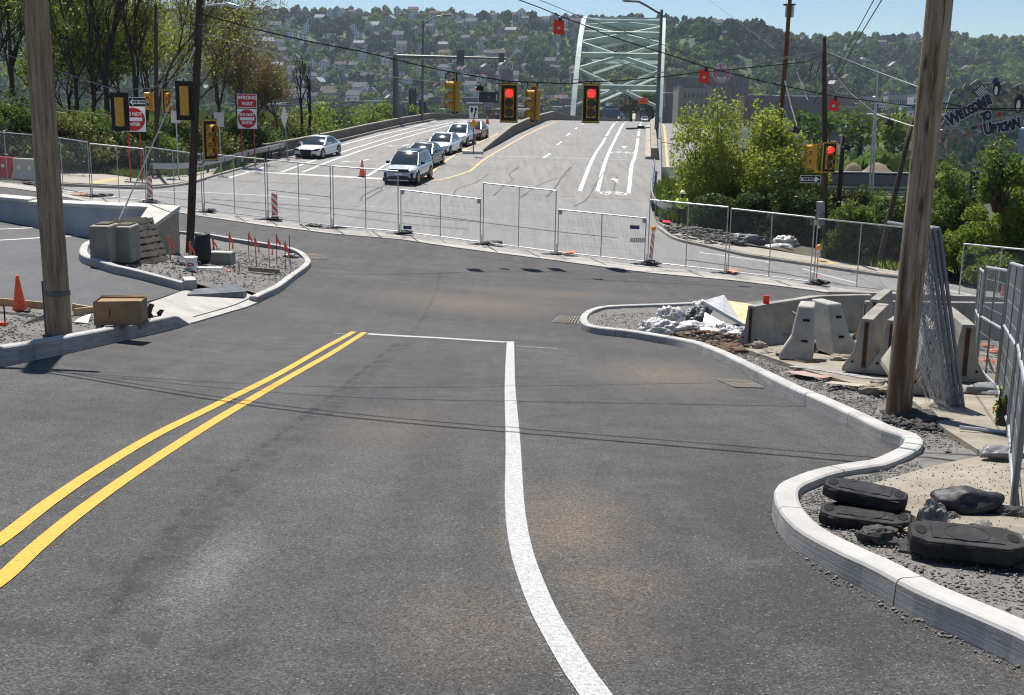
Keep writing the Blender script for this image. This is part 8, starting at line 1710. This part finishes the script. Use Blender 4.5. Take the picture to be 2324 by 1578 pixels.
# forest on the hill
rf_ = np.random.RandomState(3); nT = 9000; Yt_ = rf_.uniform(1035, 1650, nT) ; pxt = rf_.uniform(-40, 2380, nT); Xt = (pxt - CX) / F * Yt_; H_ = np.array(HS); okm = np.ones(nT, bool)
for k in range(0, nT, 2000):
    dx = Xt[k:k + 2000, None] - H_[None, :, 0]; dy = Yt_[k:k + 2000, None] - H_[None, :, 1]; bad = (np.abs(dx) < 7.5) & (dy > -19) & (dy < 7); okm[k:k + 2000] = ~bad.any(1)
Xt, Yt_, pxt = Xt[okm], Yt_[okm], pxt[okm]; Zt = hill_z(Xt, Yt_)
crown_v = []
for vs in range(6):
    rr_ = np.random.RandomState(vs); nn = 60; d = rr_.normal(size=(nn, 3)); d /= np.linalg.norm(d, axis=1)[:, None]; d[:, 2] = np.abs(d[:, 2]) * 1.1 - .25; c = d * rr_.uniform(.55, 1.0, (nn, 1)) * (1, 1, 1.15) + (0, 0, .75); a = rr_.normal(size=(nn, 3)); a /= np.linalg.norm(a, axis=1)[:, None]; nrm = d + rr_.normal(size=(nn, 3)) * .35; e1 = np.cross(nrm, a); e1 /= np.linalg.norm(e1, axis=1)[:, None]; e2 = np.cross(nrm, e1); e2 /= np.linalg.norm(e2, axis=1)[:, None]; q = rr_.uniform(.3, .5, (nn, 1))
    crown_v.append(np.stack([c + e1 * q, c + e2 * q, c - e1 * q, c - e2 * q], 1))
M['forest_a'] = leafm('forest_green', (.065, .115, .024), (.15, .21, .05), .25, .9, .05); M['forest_b'] = leafm('forest_pale', (.12, .16, .03), (.21, .25, .06), .25, .9, .05); M['forest_c'] = leafm('forest_brown', (.06, .055, .03), (.1, .09, .045), .15, .9, .05); M['forest_d'] = leafm('forest_dark', (.03, .055, .02), (.06, .095, .032), .1, .9, .05)
kn = np.array([noise.noise((x * .006, y * .006, 1.0)) + .35 * (r_ - .5) * 2 for x, y, r_ in zip(Xt, Yt_, rf_.rand(len(Xt)))]); kind = np.where(kn > .24, 1, np.where(kn > -.12, 0, np.where(kn > -.34, 3, 2))); size = 2.0 + 4.2 * rf_.rand(len(Xt)) ** 1.6
for kk, (mm, lb) in enumerate((('forest_a', 'green trees massed on the far hillside'), ('forest_b', 'pale spring trees massed on the far hillside'), ('forest_c', 'brownish budding trees massed on the far hillside'), ('forest_d', 'dark trees massed on the far hillside'))):
    idx = np.where(kind == kk)[0]; V = []
    for j in idx:
        v = crown_v[j % 6] * size[j]; t = j * 1.7; ct, st_ = math.cos(t), math.sin(t); v = np.stack([v[..., 0] * ct - v[..., 1] * st_, v[..., 0] * st_ + v[..., 1] * ct, v[..., 2] * (1.25 if kk != 3 else 1.6)], -1); V.append(v + (Xt[j], Yt_[j], Zt[j]))
    V = np.concatenate(V).reshape(-1, 3); o = link('forest', np_mesh('forest', V, np.arange(len(V)).reshape(-1, 4), mm)); tag(o, lb, None, None, 'stuff')
# single trees in the town and on the near bank that stand out
def fartree(label, px, py, Y, r_, h, m, seed, grp='single trees of the river town'):
    p = at(px, py, Y); root = thing('far_tree', label, 'tree', p, 0, grp); MB().cyl((0, 0, -3), (0, 0, h * .5), r_ * .08, n=6).build('trunk', 'bark', root); rr_ = random.Random(seed); cs = [(rr_.uniform(-.5, .5) * r_, rr_.uniform(-.5, .5) * r_, h * rr_.uniform(.4, .85)) for _ in range(7)]; V, f = leaf_np(cs, [(r_ * .5, r_ * .5, h * .22)] * 7, 420, r_ * .22, seed); link('crown', np_mesh('crown', V, f, m), root)
ft = random.Random(8)
for i in range(44):
    px = ft.choice((ft.uniform(730, 1290), ft.uniform(730, 1290), ft.uniform(1900, 2330))); Y = ft.choice((740, 800, 900, 1000)); z = -15
    py = 228 + 15 * F / Y; m = ft.choice(('forest_a', 'forest_a', 'forest_b', 'forest_d')); r_ = ft.uniform(5, 8)
    fartree('%s rounded tree in town %s, %s row' % ({'forest_a': 'green', 'forest_b': 'pale green', 'forest_d': 'dark'}[m], land(px), {740: 'front', 800: 'second', 900: 'third', 1000: 'back'}[Y]), px, py, Y, r_, ft.uniform(9, 14), m, i)
for i, (lb, px, py, Y, r_, h, m) in enumerate((('bright green tree beyond the viaduct, left of the front pole', 2020, 360, 260, 5.5, 11, 'leaf_bright'), ('pale green tree in the yard behind the sand heaps', 2022, 395, 180, 4.5, 10, 'forest_b'), ('round pale tree right of the short grey post', 1950, 370, 200, 5, 9, 'forest_b'), ('dark green tree behind the right signals', 1850, 375, 170, 5, 8, 'forest_a'),
     ('green tree right of the front pole beyond the sign', 2135, 360, 230, 5, 10, 'forest_a'), ('dark tree under the bridge arch', 1480, 276, 420, 6, 9, 'forest_d'), ('brownish tree left of the orange bridge sign', 1432, 272, 430, 6, 8, 'forest_c'), ('pale tree under the arch by the billboard', 1470, 262, 560, 6, 12, 'forest_b'), ('small tall tree on the ridge at far left', 620, 60, 1590, 6, 17, 'forest_b'), ('lone airy tree on the ridge crest', 655, 66, 1592, 8, 26, 'forest_c'))): fartree(lb, px, py, Y, r_, h, m, 60 + i, None)
# near river bank trees below the ramp, beyond the bluff
rb_ = np.random.RandomState(12); V = []
for k in range(620):
    side = rb_.rand() < .5; Y = rb_.uniform(150, 330); X = (XL(Y) - rb_.uniform(14, 150)) if side else (XR(Y) + rb_.uniform(16, 150)); z = max(float(ground_z(np.array([X]), np.array([min(Y, 229)]))[0]), -26) - 1; s = rb_.uniform(3, 5); V.append(crown_v[k % 6] * s * (1, 1, 1.3) + (X, Y, min(z, -7 - .02 * Y - s)))
for k in range(900):
    Y = rb_.uniform(700, 1035); px = rb_.uniform(-40, 2380); s = rb_.uniform(2.5, 4.6)
    if 1330 < px < 1720 or (560 < px < 1330 and rb_.rand() < .5): continue
    V.append(crown_v[k % 6] * s * (1, 1, 1.2) + ((px - CX) / F * Y, Y, -15))
for k in range(420):
    Y = rb_.uniform(150, 320); px = rb_.uniform(1840, 2380); s = rb_.uniform(2.4, 4.2); V.append(crown_v[k % 6] * s * (1, 1, 1.35) + ((px - CX) / F * Y, Y, -10 - .022 * Y - s))
for k in range(380):
    Y = rb_.uniform(110, 240); px = rb_.uniform(-60, 900); X = (px - CX) / F * Y; s = rb_.uniform(2.4, 3.8)
    if X < XL(Y) - 9: V.append(crown_v[k % 6] * s * (1, 1, 1.35) + (X, Y, -6.5 - .012 * Y - s * .8))
V = np.concatenate(V).reshape(-1, 3); o = link('bank_woods', np_mesh('bank_woods', V, np.arange(len(V)).reshape(-1, 4), 'forest_a')); tag(o, 'woods on the river bank below the bridge approach', None, None, 'stuff')

# ================================================================ AIR
hz = MB().box((0, 970, 80), (3100, 1960, 240)); o = hz.build('haze', 'hole'); o.data.materials.clear()
m = bpy.data.materials.new('haze'); m.use_nodes = True; n_ = m.node_tree.nodes; n_.remove(n_['Principled BSDF']); v = n_.new('ShaderNodeVolumePrincipled'); v.inputs['Color'].default_value = (.62, .74, .9, 1); v.inputs['Density'].default_value = .00010; v.inputs['Anisotropy'].default_value = .2
m.node_tree.links.new(v.outputs[0], n_['Material Output'].inputs['Volume']); o.data.materials.append(m); tag(o, 'thin blue air between the street and the hillside', None, None, 'stuff')

# labels that still coincide get their order from the left
def uniq():
    by = {}
    for o in C.objects:
        if o.parent is None and o.get('label') and o.get('category'): by.setdefault(o['label'], []).append(o)
    od = ['first', 'second', 'third', 'fourth', 'fifth', 'sixth', 'seventh', 'eighth', 'ninth', 'tenth', 'eleventh', 'twelfth']
    for lb, L in by.items():
        if len(L) > 1:
            L.sort(key=lambda o: o.location.x / max(o.location.y, 1))
            for i, o in enumerate(L): o['label'] = lb + ', ' + (od[i] if i < 12 else 'later') + ' from left'
uniq()
